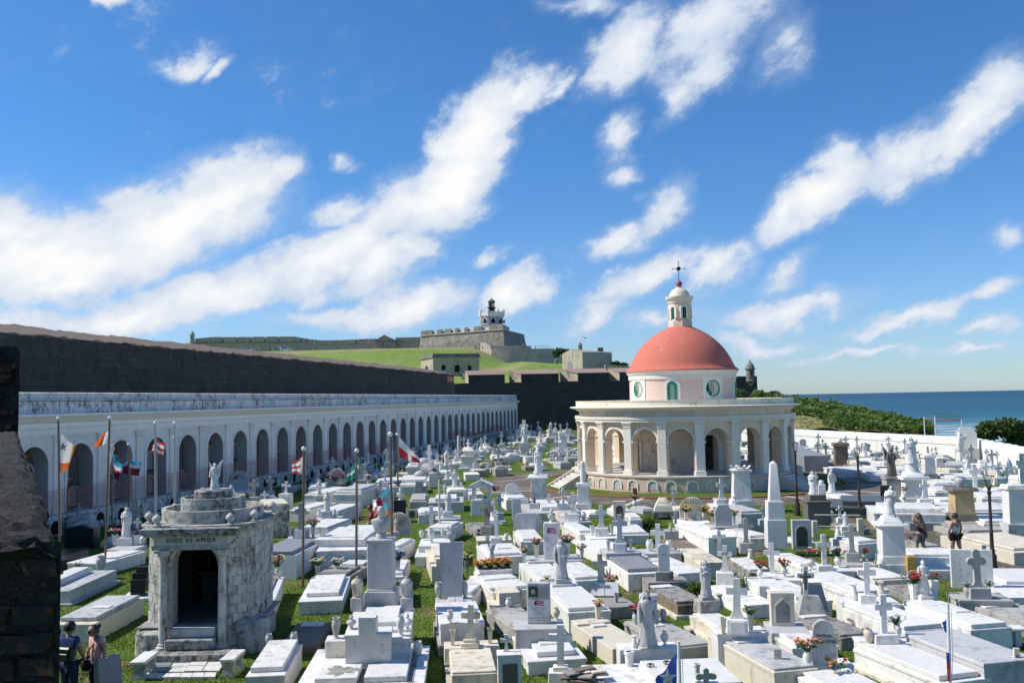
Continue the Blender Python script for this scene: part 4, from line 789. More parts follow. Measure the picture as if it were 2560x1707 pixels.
 def archd(a):
  R = 3.84; w0 = .37; zs2, zb = 7.02, 5.92
  f = MB(); p1 = [(-w0, zb)]+arc(0, zs2, w0, pi, 0, 10)+[(w0, zb)]; p2 = [(-w0-.20, zb)]+arc(0, zs2, w0+.20, pi, 0, 10)+[(w0+.20, zb)]; n = len(p1)
  f.add([pol(R+.05, x/R, z) for x, z in p1]+[pol(R+.05, x/R, z) for x, z in p2]+[pol(R-.01, x/R, z) for x, z in p2]+[pol(R-.15, x/R, z) for x, z in p1], [(i, i+1, n+i+1, n+i) for i in range(n-1)]+[(n+i, n+i+1, 2*n+i+1, 2*n+i) for i in range(n-1)]+[(i, i+1, 3*n+i+1, 3*n+i) for i in range(n-1)])
  w = f.build('window', 'chapel_white', t, (0, 0, 0), a)
  g = MB(); g.add([pol(R+.012, x/R, z) for x, z in p1], [tuple(range(n))]); g.build('pane', 'glass_dim', w)
  g = MB()
  for x in (-.34, -.13, .13, .34): g.box(x, -R-.025, zb+.02, .06, .04, 1.12, .004)
  for i in range(6): g.box(0, -R-.025, zb+.02+i*.215, .72, .04, .055, .004)
  q1, q2 = arc(0, zs2, .37, pi, 0, 10), arc(0, zs2, .30, pi, 0, 10); n = 11
  g.add([(x, -R-.045, z) for x, z in q1]+[(x, -R-.045, z) for x, z in q2], [(i, i+1, n+i+1, n+i) for i in range(n-1)])
  for k in (.6, 1.1, 1.57, 2.04, 2.54): g.tube([(0.08*cos(k), -R-.03, zs2+.08*sin(k)), (.34*cos(k), -R-.03, zs2+.34*sin(k))], .02, 5)
  g.build('shutter', 'green_paint', w)
 for d in (-21, 67, 157, -113): archd(radians(d))
 for d in (23, -65, 113, -155): rnd(radians(d))
 cyl('lantern_base', [(.88, 11.3), (.88, 11.80), (.84, 11.90), (.78, 11.94)], 'chapel_pink', 8)
 cyl('lantern', [(.80, 11.9), (.80, 13.25)], 'chapel_cream', 24)
 lm = MB(); w0, zb, zs2 = .14, 12.02, 12.72; p1 = [(-w0, zb)]+arc(0, zs2, w0, pi, 0, 8)+[(w0, zb)]; p2 = [(-w0-.17, zb)]+arc(0, zs2, w0+.17, pi, 0, 8)+[(w0+.17, zb)]; n = len(p1)
 lm.add([(x, -.86, z) for x, z in p1]+[(x, -.86, z) for x, z in p2]+[(x, -.70, z) for x, z in p2]+[(x, -.76, z) for x, z in p1], [(i, i+1, n+i+1, n+i) for i in range(n-1)]+[(n+i, n+i+1, 2*n+i+1, 2*n+i) for i in range(n-1)]+[(i, i+1, 3*n+i+1, 3*n+i) for i in range(n-1)])
 lw = lm.mesh('lantern_window', 'chapel_white'); lm = MB(); lm.add([(x, -.815, z) for x, z in p1], [tuple(range(n))]); lm.m = 1; lm.box(0, -.83, zb, .03, .02, .8, .002)
 for z in (12.2, 12.4, 12.6): lm.box(0, -.83, z, .24, .02, .03, .002)
 ls = lm.mesh('shutter', ['hole', 'green_paint'])
 for i in range(6): wv = put('lantern_window', lw, t, (0, 0, 0), radians(12+60*i)); put('shutter', ls, wv)
 cyl('lantern_cornice', [(.80, 13.15), (.88, 13.2), (.88, 13.32), (.94, 13.36), (1.0, 13.48), (1.05, 13.58), (1.05, 13.66), (.7, 13.70)], 'chapel_white', 28)
 cyl('lantern_dome', [(.76, 13.66), (.74, 13.82), (.66, 14.0), (.52, 14.17), (.34, 14.28), (.24, 14.31), (.24, 14.40), (.01, 14.41)], 'chapel_parapet', 28)
 m = MB(); m.ball((0, 0, 14.64), .235, 16, 10); m.build('ball_finial', 'ball_red', t)
 m = MB(); m.tube([(0, 0, 14.8), (0, 0, 16.28)], .022, 6); m.tube([(-.46, 0, 15.78), (.46, 0, 15.78)], .018, 6); m.tube([(0, -.08, 15.78), (0, .08, 15.78)], .15, 14)
 for p in ((-.46, 0, 15.78), (.46, 0, 15.78), (0, 0, 16.3), (0, 0, 14.93)): m.ball(p, .045, 8, 6)
 m.build('cross_finial', 'iron', t)
 def stairs(a, n=6, w=1.9, tread=.30):
  rm = Matrix.Rotation(a, 4, 'Z')
  for i in range(n):
   z1 = 1.1*(n-i)/(n+1); m = MB(); m.T = lambda p: rm @ p; m.box(0, -(RP+.02+tread*(i+.5)), 0, w, tread+.01, z1, .012); m.build('step', 'step', t)
  for s_ in (-1, 1):
   m = MB(); m.T = lambda p: rm @ p; L = n*tread
   m.loft([[(s_*(w/2+.02), -(RP-.05), 0), (s_*(w/2+.24), -(RP-.05), 0), (s_*(w/2+.24), -(RP-.05), 1.22), (s_*(w/2+.02), -(RP-.05), 1.22)], [(s_*(w/2+.02), -(RP+L+.15), 0), (s_*(w/2+.24), -(RP+L+.15), 0), (s_*(w/2+.24), -(RP+L+.15), .16), (s_*(w/2+.02), -(RP+L+.15), .16)]]); m.build('stair_wall', 'chapel_base', t)
 stairs(radians(-74), 6, 2.2); stairs(radians(43), 6, 1.9)
chapel()
# white sea wall and the vegetation beyond it
def seawall():
 a, b, c = Vector((20, 158, 0)), atY(1976, 1072, 111), atY(2434, 1093, 83); d = atY(2600, 1126, 65)
 t = thing('sea_wall', 'long white boundary wall between the graves and the sea', 'wall', (0, 0, 0)); pts = [Vector((v.x, v.y, 0)) for v in (a, b, c)]
 m = MB(); rings = []
 for i in range(2):
  p, q = pts[i], pts[i+1]; n = 24
  for k in range(n+(i == 1)):
   v = p.lerp(q, k/n); nn = Vector((q.y-p.y, p.x-q.x, 0)).normalized()*.35; z = 2.02+rng.uniform(-.015, .015)
   rings.append([(v.x+nn.x, v.y+nn.y, -1), (v.x-nn.x, v.y-nn.y, -1), (v.x-nn.x, v.y-nn.y, z), (v.x+nn.x, v.y+nn.y, z)])
 m.loft(rings); m.build('wall_face', 'paint_white', t)
 m = MB(); m.loft([[(p[0]+(q[0]-p[0])*1.0, p[1], 1.28), (p[0], p[1], 1.34)] for p in () for q in ()] or [[(0, 0, -2), (0, 0, -2.01)], [(0.01, 0, -2), (.01, 0, -2.01)]], False, False, False)
 for i in range(2):
  p, q = pts[i], pts[i+1]; nn = Vector((q.y-p.y, p.x-q.x, 0)).normalized()*.37
  for s_ in (-1, 1): e = nn*s_; m.add([(p.x+e.x, p.y+e.y, 1.26), (q.x+e.x, q.y+e.y, 1.26), (q.x+e.x, q.y+e.y, 1.30), (p.x+e.x, p.y+e.y, 1.30)], [(0, 1, 2, 3)])
 m.build('band_line', 'terracotta', t, smooth=False)
 t = thing('sea_wall', 'weathered shorter end of the sea wall under the bush at right', 'wall', (0, 0, 0)); m = MB(); rings = []
 p, q = Vector((c.x, c.y, 0)), Vector((d.x, d.y, 0)); nn = Vector((q.y-p.y, p.x-q.x, 0)).normalized()*.35
 for k in range(25):
  v = p.lerp(q, k/24); z = 1.95+rng.uniform(-.06, .05); rings.append([(v.x+nn.x, v.y+nn.y, -1), (v.x-nn.x, v.y-nn.y, -1), (v.x-nn.x, v.y-nn.y, z), (v.x+nn.x, v.y+nn.y, z)])
 m.loft(rings); m.build('wall_face', 'paint_white', t)
 m = MB(); N = 26; vs = []
 TOP = [(1880, 986, 150), (1976, 1000, 142), (2060, 1012, 136), (2140, 1032, 128), (2220, 1056, 120), (2290, 1084, 112), (2330, 1100, 108)]
 tops = [atY(u, v+7, Y) for u, v, Y in TOP]
 foot = [atY(u, v, Y) for u, v, Y in ((1880, 1066, 116), (1976, 1066, 114), (2060, 1072, 110), (2140, 1079, 106), (2220, 1084, 102), (2290, 1090, 98), (2330, 1096, 96))]
 def bank(i, f, k): a_, b_ = tops[i].lerp(tops[i+1], f), foot[i].lerp(foot[i+1], f); v = b_.lerp(a_, k); v.z += .35*sin(v.x*1.1)*sin(v.y*.7+v.x*.4)+.9*sin(k*pi); return v
 rows = []
 for j in range(8): rows.append([bank(min(int(i/4), 5), i/4-min(int(i/4), 5), j/7) for i in range(25)])
 back = [Vector((p.x+10, p.y+22, -12)) for p in rows[-1]]; m.loft(rows+[back], False, False, False); struct(m.build('coastal_bank', 'dry_grass'))
 r = random.Random(5); m = MB()
 for _ in range(26000):
  i = r.randrange(6); f = r.random(); k = r.random()**.8; q = bank(i, f, k)
  u = k*7
  if k < .22 and i < 2 and r.random() < .93: continue
  q.z += r.uniform(-.05, .75)+.35*sin(q.x*2.1+q.y)*sin(q.y*1.7); d = Vector((r.gauss(0, 1), r.gauss(0, 1)-.3, r.gauss(0, .5)+.5)).normalized(); m.leaf(q, d, Vector((r.uniform(-.6, .3), -.5, 1)).normalized(), .42*(.6+.7*r.random()), .40)
 tag(m.build('shrubbery', 'leaf_bright', smooth=False), None, None, None, 'stuff')
seawall()
m = MB(); m.add([P(8, 205, 415), P(8, 560, 430)], []) if False else None
tree_mass('sea_grape_bush', 'dense green sea grape bush leaning over the sea wall at right', 'bush', [(2470, 1078, 26, 22), (2515, 1070, 40, 24), (2560, 1080, 40, 24), (2600, 1090, 40, 30), (2440, 1088, 12, 8), (2550, 1100, 30, 16)], 90, 'leaf_green', 1100, .34, None, seed=8)
tree_mass('bush', 'light green bush behind the chapel roof at right', 'bush', [(1850, 982, 14, 7), (1900, 984, 16, 6)], 120, 'leaf_bright', 200, .35, 'bushes behind the chapel', seed=9)
def palm(u, v, Y, rpx, label):
 b = atY(u, v, Y); k = Y/FPX; t = thing('palm_tree', label, 'palm', (b.x, b.y, 2), 0); r = random.Random(4); H = b.z-2
 m = MB(); m.tube([(0, 0, -2), (.1, 0, H*.5), (0, 0, H)], [.16, .13, .1], 8); m.build('trunk', 'bark', t)
 for i in range(15):
  a = i*2.4; L = rpx*k*(.8+.4*r.random()); up = .3+.6*r.random(); m = MB(); pts = []
  for q in range(7): f = q/6; pts.append(Vector((cos(a)*L*f, sin(a)*L*f, H+L*(up*f-.95*f*f))))
  m.tube(pts, [.03]*6+[.008], 4)
  for q in range(1, 24):
   f = q/24; p = pts[int(f*6)].lerp(pts[min(int(f*6)+1, 6)], f*6-int(f*6)); tn = Vector((-sin(a), cos(a), 0))
   for s_ in (-1, 1): m.leaf(p, tn*s_+Vector((cos(a)*.6, sin(a)*.6, -.5)), (0, 0, 1), L*.30*(1-.5*f), .07)
  m.build('frond', 'palm_green', t, smooth=False)
palm(1930, 981, 128, 24, 'small palm with drooping fronds behind the chapel parapet')
def spiky(r_, x, yb, yt, label, n=40, seed=1):
 b = P(r_, x, yb); h = (yb-yt)/KS*b.y/FPX; t = thing('spiky_plant', label, 'plant', b, 0, 'spiky plants by the sea wall'); r = random.Random(seed); m = MB()
 for i in range(n):
  a = r.uniform(0, 2*pi); e = r.uniform(.2, 1.2); d = Vector((cos(a)*sin(e), sin(a)*sin(e), cos(e))); L = h*(.8+.4*r.random()); tn = Vector((-sin(a), cos(a), 0))*.045*h
  m.add([d*.05-tn, d*.05+tn, d*L*.6+tn*.9, d*L*.6-tn*.9, d*L-Vector((0, 0, L*.12*e))], [(0, 1, 2, 3), (3, 2, 4)])
 m.build('leaves', 'palm_green', t, smooth=False)
spiky(8, 2250, 730, 600, 'large spiky dark green plant near the sea wall', 60, 1); spiky(8, 2165, 730, 665, 'yellowish low spiky plant left of the bigger one', 40, 2)
def goalframe():
 a, b, c = atY(*px(8, 1441, 470), 92), atY(*px(8, 1541, 475), 90), atY(*px(8, 1785, 480), 88)
 t = thing('fence_frame', 'rusty white pipe fence frame with barbed wire before the sea', 'fence', (a.x, a.y, 0)); o = Vector((a.x, a.y, 0))
 H = lambda v, y, Y, u: atY(*px(8, u, y), Y).z
 za, zb2, zc = H(a, 300, 92, 1441), H(b, 295, 90, 1541), H(c, 322, 88, 1785)
 for v, z in ((a, za), (b, zb2), (c, zc)): m = MB(); p = Vector((v.x, v.y, 0))-o; m.tube([p, p+Vector((0, 0, z))], .07, 8); m.build('post', 'steel_white', t)
 m = MB(); pa, pb, pc = (Vector((v.x, v.y, z-.3))-o for v, z in ((a, za), (b, zb2), (c, zc))); m.tube([pa+Vector((0, 0, .05)), pb, pc+Vector((0, 0, .2))], .06, 8); m.build('rail', 'rust', t)
 m = MB(); pts = []
 for i in range(160): f = i/159; q = pb.lerp(pc, f)+Vector((0, .25*sin(i*.55), .45+.28*cos(i*.55))); pts.append(q)
 m.tube(pts, .012, 4); m.build('barbed_wire', 'iron', t)
goalframe()
# near brick wall
def brickwall():
 z0 = 5.88; a, b = atz(147, 1338, z0), atz(43, 1078, z0)
 t = thing('brick_wall', 'dark crumbling brick parapet with mossy top close at the left edge', 'wall', (a.x, a.y, 0)); d = (b-a); L = d.length; d.normalize(); nrm = Vector((-d.y, d.x, 0))
 r = random.Random(7); m = MB(); nu, nn = 150, 44; W = 3.2; vs = []
 from mathutils import noise as mn
 for i in range(nu+1):
  f = (i/nu)**2.0; uu = -0.005+f*(L+1.5)
  for j in range(nn+1):
   w = (j/nn)**1.6*W; p = d*uu+nrm*w; s_ = 3.0/(1+uu*.25)
   h = .045*mn.noise(Vector((p.x*4*s_/3, p.y*3, 1)))+.03*mn.noise(Vector((p.x*14, p.y*9, 3)))+.022*mn.noise(Vector((p.x*34, p.y*18, 5)))+.014*mn.noise(Vector((p.x*80, p.y*40, 2)))
   k = mn.noise(Vector((p.x*2.2, p.y*2.2, 9))); h -= .05*max(0, k)
   if w < .06: h -= .05*(1-w/.06)
   if uu < .06: h -= .03
   e = .03*mn.noise(Vector((uu*3, 2, 7))) if j == 0 else 0
   vs.append((p.x+nrm.x*e, p.y+nrm.y*e, z0+h))
 m.add(vs, [(i*(nn+1)+j, i*(nn+1)+j+1, (i+1)*(nn+1)+j+1, (i+1)*(nn+1)+j) for i in range(nu) for j in range(nn)])
 c0, c1 = Vector((0, 0, 0))+nrm*.03+d*.03, d*(L+1.5)+nrm*.03
 m.add([(c0.x, c0.y, 0), (c1.x, c1.y, 0), (c1.x, c1.y, z0-.06), (c0.x, c0.y, z0-.06)], [(0, 1, 2, 3)]); c0 = Vector((.006, .004, 0)); e = c0+Vector((-W, -.145, 0))
 m.add([(c0.x, c0.y, 0), (e.x, e.y, 0), (e.x, e.y, z0-.02), (c0.x, c0.y, z0-.02)], [(0, 1, 2, 3)]); m.build('core', 'old_mortar', t)
 fx = Vector((-1, -.045, 0)).normalized(); fn = Vector((fx.y*-1, fx.x, 0)); fn = Vector((.045, -1, 0)).normalized(); z = z0-.13; row = 0
 shape = []
 for q in range(4):
  m = MB(); m.box(0, 0, 0, 1, 1, 1, .06); rr = random.Random(20+q); m.v = [p+Vector((rr.uniform(-.07, .07), rr.uniform(-.25, .2), rr.uniform(-.13, .13))) for p in m.v]; shape.append(m.mesh('brick', 'old_brick'))
 while z > z0-1.35:
  h = .062; x = r.uniform(0, .014)
  while x < .9:
   w = .24 if x > .05 or row % 2 else .13; w += r.uniform(-.02, .02); x = max(x, .004)
   if r.random() > .3:
    c = fx*(x+w/2)+fn*r.uniform(-.020, -.010); o = put('brick', shape[r.randrange(4)], t, (c.x, c.y, z+r.uniform(-.008, .008)), atan2(fx.y, fx.x)+pi+r.uniform(-.05, .05)); o.scale = (w-.008, .05, h)
   x += w+.012
  z -= h+.018; row += 1
 for i in range(46):
  uu = (i+.5)*.27+r.uniform(-.05, .05)
  if uu > L: break
  if r.random() < .55: continue
  c = d*uu+nrm*(.14+r.uniform(-.03, .03)); o = put('brick', shape[r.randrange(4)], t, (c.x, c.y, z0-.085+r.uniform(-.03, .01)), atan2(d.y, d.x)+r.uniform(-.1, .1)); o.scale = (.22, .2, .065)
 t2 = thing('brick_pier', 'taller dark stone and brick block behind the parapet at left edge', 'wall', (b.x, b.y, 0)); zt = atY(20, 866, b.y).z
 m = MB(); nz, nw = 30, 20; vs = []
 for i in range(nz+1):
  for j in range(nw+1):
   x = -(j/nw)*1.3; z = zt*(i/nz); hh = .10*mn.noise(Vector((x*1.3, z*2, 4)))+.06*mn.noise(Vector((x*4, z*6, 8))); vs.append((x+(.08*mn.noise(Vector((z*2.2, 3, 1))) if j == 0 else 0)-.02*max(0, z-6.2)*0, -hh, z+(.06*mn.noise(Vector((x*2, 1, 1))) if i == nz else 0)))
 m.add(vs, [(i*(nw+1)+j, i*(nw+1)+j+1, (i+1)*(nw+1)+j+1, (i+1)*(nw+1)+j) for i in range(nz) for j in range(nw)]); m.add([(0.02, 0, 0), (-.6, 1.1, 0), (-.6, 1.1, zt), (0.02, 0, zt)], [(0, 1, 2, 3)]); m.add([(0, 0, zt-.02), (-.6, 1.1, zt-.02), (-1.9, 1.1, zt-.02), (-1.3, 0, zt-.02)], [(0, 1, 2, 3)]); m.add([(-.6, 1.1, 0), (-1.9, 1.1, 0), (-1.9, 1.1, zt), (-.6, 1.1, zt)], [(0, 1, 2, 3)]); m.build('core', 'old_mortar', t2)
 rr = random.Random(31)
 for i in range(40):
  z = 5.9+rr.random()*1.6; x = -rr.random()*.9-.15; o = put('brick', shape[rr.randrange(4)], t2, (x, -.09+rr.uniform(-.02, .03), min(z, zt-.12)), rr.uniform(-.1, .1)); o.scale = (.30, .2, .08)
brickwall()
# kits: graves, crosses, urns, flowers, statues, flags, lamps, people
def rect(r, fl, fr, bl, z):
 a, b, c = P(r, *fl, z), P(r, *fr, z), P(r, *bl, z); ex = (b-a); w = ex.length
 ey = c-a; ey -= ex*(ey.dot(ex)/ex.length_squared); l = ey.length
 lx = (c-a).normalized(); ax = atan2(ex.y, ex.x); ay = atan2(lx.y, lx.x)-pi/2; d = (ay-ax+pi) % (2*pi)-pi; rz = ax+d*.6
 l = (c-a).length*cos(d*.4); ctr = (b+c)/2; ctr.z = 0
 return ctr, w, l, rz
def lid(cx, cy, z0, w, l, th, neck=.96, foot=.025, rz=0.0):
 m = MB(); c_, s_ = cos(rz), sin(rz); e = min(.012, th*.3); f = min(foot, th-.03)
 def ring(k, d, z): x, y = max(.01, w/2*k-d), max(.01, l/2-w/2*(1-k)-d); return [(cx+a*x*c_-b*y*s_, cy+a*x*s_+b*y*c_, z) for a, b in ((-1, -1), (1, -1), (1, 1), (-1, 1))]
 m.loft([ring(neck, 0, z0), ring(neck, 0, z0+f), ring(1, 0, z0+f+.004), ring(1, 0, z0+th-e), ring(1, e, z0+th)]); return m
def tomb(label, r, fl, fr, bl, h, bm='wm', slab=((.1, .9, .08, .86, .10, None),), head=None, plinth=None, plaque=None, z0=0.0, cat='grave', group='graves of the cemetery', name='grave', b=.012):
 c, w, l, rz = rect(r, fl, fr, bl, z0+h)
 return tomb_at(label, (c.x, c.y, z0), w, l, rz, h, bm, slab, head, plinth, plaque, cat, group, name, b)
def tomb_at(label, loc, w, l, rz, h, bm='wm', slab=((.1, .9, .08, .86, .10, None),), head=None, plinth=None, plaque=None, cat='grave', group='graves of the cemetery', name='grave', b=.012):
 t = thing(name, label, cat, loc, rz, group)
 zb = 0
 if plinth: m = MB(); m.box(0, 0, -.03, w+2*plinth[0], l+2*plinth[0], plinth[1]+.03, .02); m.build('plinth', plinth[2] if len(plinth) > 2 else 'co', t); zb = plinth[1]
 (lid(0, 0, zb-.02, w, l, h-zb+.02, .965, h-zb-.06) if h-zb > .26 and rng.random() < .65 else MB().box(0, 0, zb-.02, w, l, h-zb+.02, b, tx=1-.01*rng.random(), ty=1)).build('base', bm, t)
 for (x0, x1, y0, y1, th, mat) in slab or ():
  lid((x0+x1-1)/2*w, (y0+y1-1)/2*l, h-.004, (x1-x0)*w, (y1-y0)*l, th, .96, .03, rng.uniform(-.008, .008)).build('slab', mat or bm, t)
 if head:
  y0, y1, hh, mat = head[:4]; xx = head[4] if len(head) > 4 else (0, 1)
  m = MB(); m.box((xx[0]+xx[1]-1)/2*w, (y0+y1-1)/2*l, h-.004, (xx[1]-xx[0])*w, (y1-y0)*l, hh, b); m.build('head_block', mat or bm, t)
 if plaque:
  x0, x1, y0, y1, zz, mat = plaque
  m = MB(); m.box((x0+x1-1)/2*w, (y0+y1-1)/2*l, h+zz, (x1-x0)*w, (y1-y0)*l, .035, .006); m.build('plaque', mat, t)
 return t
def msize(r, x, yb, z0):
 if isinstance(z0, tuple): return z0
 p = P(r, x, yb, z0); return p, p.y/FPX/KS
def cross_mesh(h, w, tk, kind):
 m = MB(); a = tk/2; ha = w/2; za = h*.68
 if kind == 'latin':
  o = [(-a, 0), (-a, za-a), (-ha, za-a), (-ha, za+a), (-a, za+a), (-a, h), (a, h), (a, za+a), (ha, za+a), (ha, za-a), (a, za-a), (a, 0)]
 elif kind == 'flare':
  f = [(-a*2.1, 0), (-a*1.9, h*.05), (-a*1.35, h*.13), (-a*1.08, h*.24)]
  o = f+[(-a, za-a), (-ha, za-a), (-ha, za+a), (-a, za+a), (-a, h), (a, h), (a, za+a), (ha, za+a), (ha, za-a), (a, za-a)]+[(-x, z) for x, z in f[::-1]]
 elif kind == 'pattee':
  k = .55; za = h*.66; ha2 = h-za
  o = [(-a*2.3, 0), (-a*1.2, h*.12), (-a*.9, h*.25), (-a*k, za-a), (-ha*.9, za-a*1.35), (-ha, za), (-ha*.9, za+a*1.35), (-a*k, za+a*k), (-a*1.35, h*.985), (0, h), (a*1.35, h*.985), (a*k, za+a*k), (ha*.9, za+a*1.35), (ha, za), (ha*.9, za-a*1.35), (a*k, za-a), (a*.9, h*.25), (a*1.2, h*.12), (a*2.3, 0)]
 else:  # trefoil ends
  za = h*.70; q = a*1.25
  def lobe(cx, cz, a0): return [(cx+q*cos(a0+t), cz+q*sin(a0+t)) for t in (-2.0, -1.2, -.5, 0, .5, 1.2, 2.0)]
  o = [(-a*1.7, 0), (-a*1.5, h*.06), (-a, h*.14), (-a, za-a)]+lobe(-ha+q*.6, za, pi)[::-1]+[(-a, za+a)]+lobe(0, h-q*.7, pi/2)[::-1]+[(a, za+a)]+lobe(ha-q*.6, za, 0)[::-1]+[(a, za-a), (a, h*.14), (a*1.5, h*.06), (a*1.7, 0)]
 d = tk*.36; m.prism(o, -d, d)
 return m
def cross(label, r, x, yb, yt, mat='wm', z0=0.0, kind='latin', wd=.58, ped=None, pm=None, rz=None, tk=.17, lean=0.0, plaque=False, cat='cross', group='stone crosses on the graves', crucifix=None):
 """ped = list of (width, height) in zoom px from the bottom up; yb = bottom of the whole piece"""
 p, s = msize(r, x, yb, z0); rz = rng.uniform(-.25, .0) if rz is None else rz
 t = thing('stone_cross', label, cat, p, rz, group); z = 0
 for (w_, h_) in ped or ():
  w_ *= s; h_ *= s; m = MB(); m.box(0, 0, z-.01, w_, w_*.75, h_+.01, .012, tx=.97, ty=.97); m.build('pedestal', pm or mat, t); z += h_
  if plaque: m = MB(); m.box(0, -w_*.375-.01, z-h_*.9, w_*.7, .03, h_*.8, .005); m.build('plaque', 'wm', t)
 h = (yb-yt)*s-z; w = h*wd
 m = cross_mesh(h, w, h*tk, kind); o = m.build('cross', mat, t, (0, 0, z)); o.rotation_euler.y = lean or rng.gauss(0, .018)
 if crucifix:
  m = MB(); q = h*.62; c_ = cross_mesh(q, q*.6, q*.13, 'latin'); c_.build('crucifix', crucifix, t, (0, -h*tk*.36-.015, z+h*.22))
 return t
URN = dict(urn=[(.20, 0), (.22, .04), (.10, .12), (.09, .17), (.22, .34), (.30, .55), (.28, .72), (.17, .86), (.15, .90), (.22, .97), (.22, 1.0), (.13, 1.0), (.12, .9)],
 tall=[(.15, 0), (.16, .03), (.08, .08), (.10, .16), (.17, .42), (.20, .66), (.17, .84), (.13, .90), (.17, .98), (.17, 1.0), (.11, 1.0), (.10, .92)],
 pot=[(.18, 0), (.20, .05), (.29, .35), (.33, .6), (.31, .78), (.22, .9), (.26, 1.0), (.18, 1.0), (.16, .9)],
 bottle=[(.20, 0), (.21, .05), (.27, .16), (.26, .30), (.15, .70), (.13, .82), (.22, .93), (.24, .97), (.2, 1.0), (.1, 1.0)],
 cyl=[(.20, 0), (.20, .05), (.15, .1), (.165, .2), (.19, .85), (.23, .88), (.23, 1.0), (.14, 1.0), (.13, .92)],
 taper=[(.15, 0), (.16, .04), (.21, .6), (.25, .92), (.27, .93), (.27, 1.0), (.19, 1.0), (.18, .93)],
 covered=[(.16, 0), (.17, .05), (.09, .13), (.12, .2), (.34, .38), (.36, .48), (.30, .58), (.12, .66), (.10, .72), (.16, .82), (.08, .95), (.02, 1.0)])
VCACHE = {}
def vase(label, r, x, yb, yt, mat='wm', z0=0.0, kind='urn', fl=None, fat=1.0, fh=.8, name='vase', group='stone vases on the graves', flabel=None):
 p, s = msize(r, x, yb, z0); h = (yb-yt)*s; k = (kind, mat, fat)
 if k not in VCACHE:
  m = MB(); seg = 4 if kind == 'taper' else 14
  m.lathe([(a*fat, z) for a, z in URN[kind]], seg=seg, a0=pi/4 if seg == 4 else 0); VCACHE[k] = m.mesh('body', mat)
  m = MB(); m.lathe([(.13*fat, .90), (.01, .90)], seg=10, cap0=False); VCACHE[k+('in',)] = m.mesh('mouth', 'hole')
 t = thing(name, label, 'vase' if name == 'vase' else name, p, rng.uniform(-.3, .3), group)
 o = put('body', VCACHE[k], t); o.scale = (h, h, h)
 if kind != 'covered': q = put('mouth', VCACHE[k+('in',)], t, (0, 0, h*.07)); q.scale = (h, h, h)
 if fl: flowers(flabel or ('bunch of '+fl[0]+' flowers in the '+label), (p.x, p.y, p.z+h*.93), h*fh, fl[1:])
 return t
def flowers(label, loc, R, cols, n=20, group='bunches of flowers on the graves', spread=1.0, leaf='b_green'):
 t = thing('bouquet', label, 'flowers', loc, 0, group); r = random.Random(int(abs(loc[0]*97+loc[1]*31)*10)); m = MB(); pts = []
 for i in range(n):
  a = r.uniform(0, 2*pi); e = r.random()**.6*1.25; d = Vector((cos(a)*sin(e)*spread, sin(a)*sin(e)*spread, .45+.55*cos(e))); q = d*R*(.62+.3*r.random()); pts.append(q); m.tube([(0, 0, 0), q*.5, q], [.012*R*2]*2+[.008*R*2], 4)
 for i in range(46):
  q = pts[r.randrange(n)]*(.35+.6*r.random()); m.leaf(q, Vector((r.gauss(0, 1), r.gauss(0, 1), r.gauss(0, .5))), (0, 0, 1), R*.36, R*.17)
 m.build('foliage', leaf, t, smooth=False); m = MB(); mats = list(cols)
 for q in pts:
  m.m = r.randrange(len(mats)); s = R*(.13+.06*r.random())
  for k in range(6):
   a = k*1.05+r.random(); m.leaf(q, Vector((cos(a), sin(a), .45+.3*r.random())), (0, 0, 1), s*1.25, s*1.1)
  m.ball(q+Vector((0, 0, s*.25)), s*.55, 6, 4)
 m.build('blossom_cluster', mats, t, smooth=False)['kind'] = 'stuff'; return t
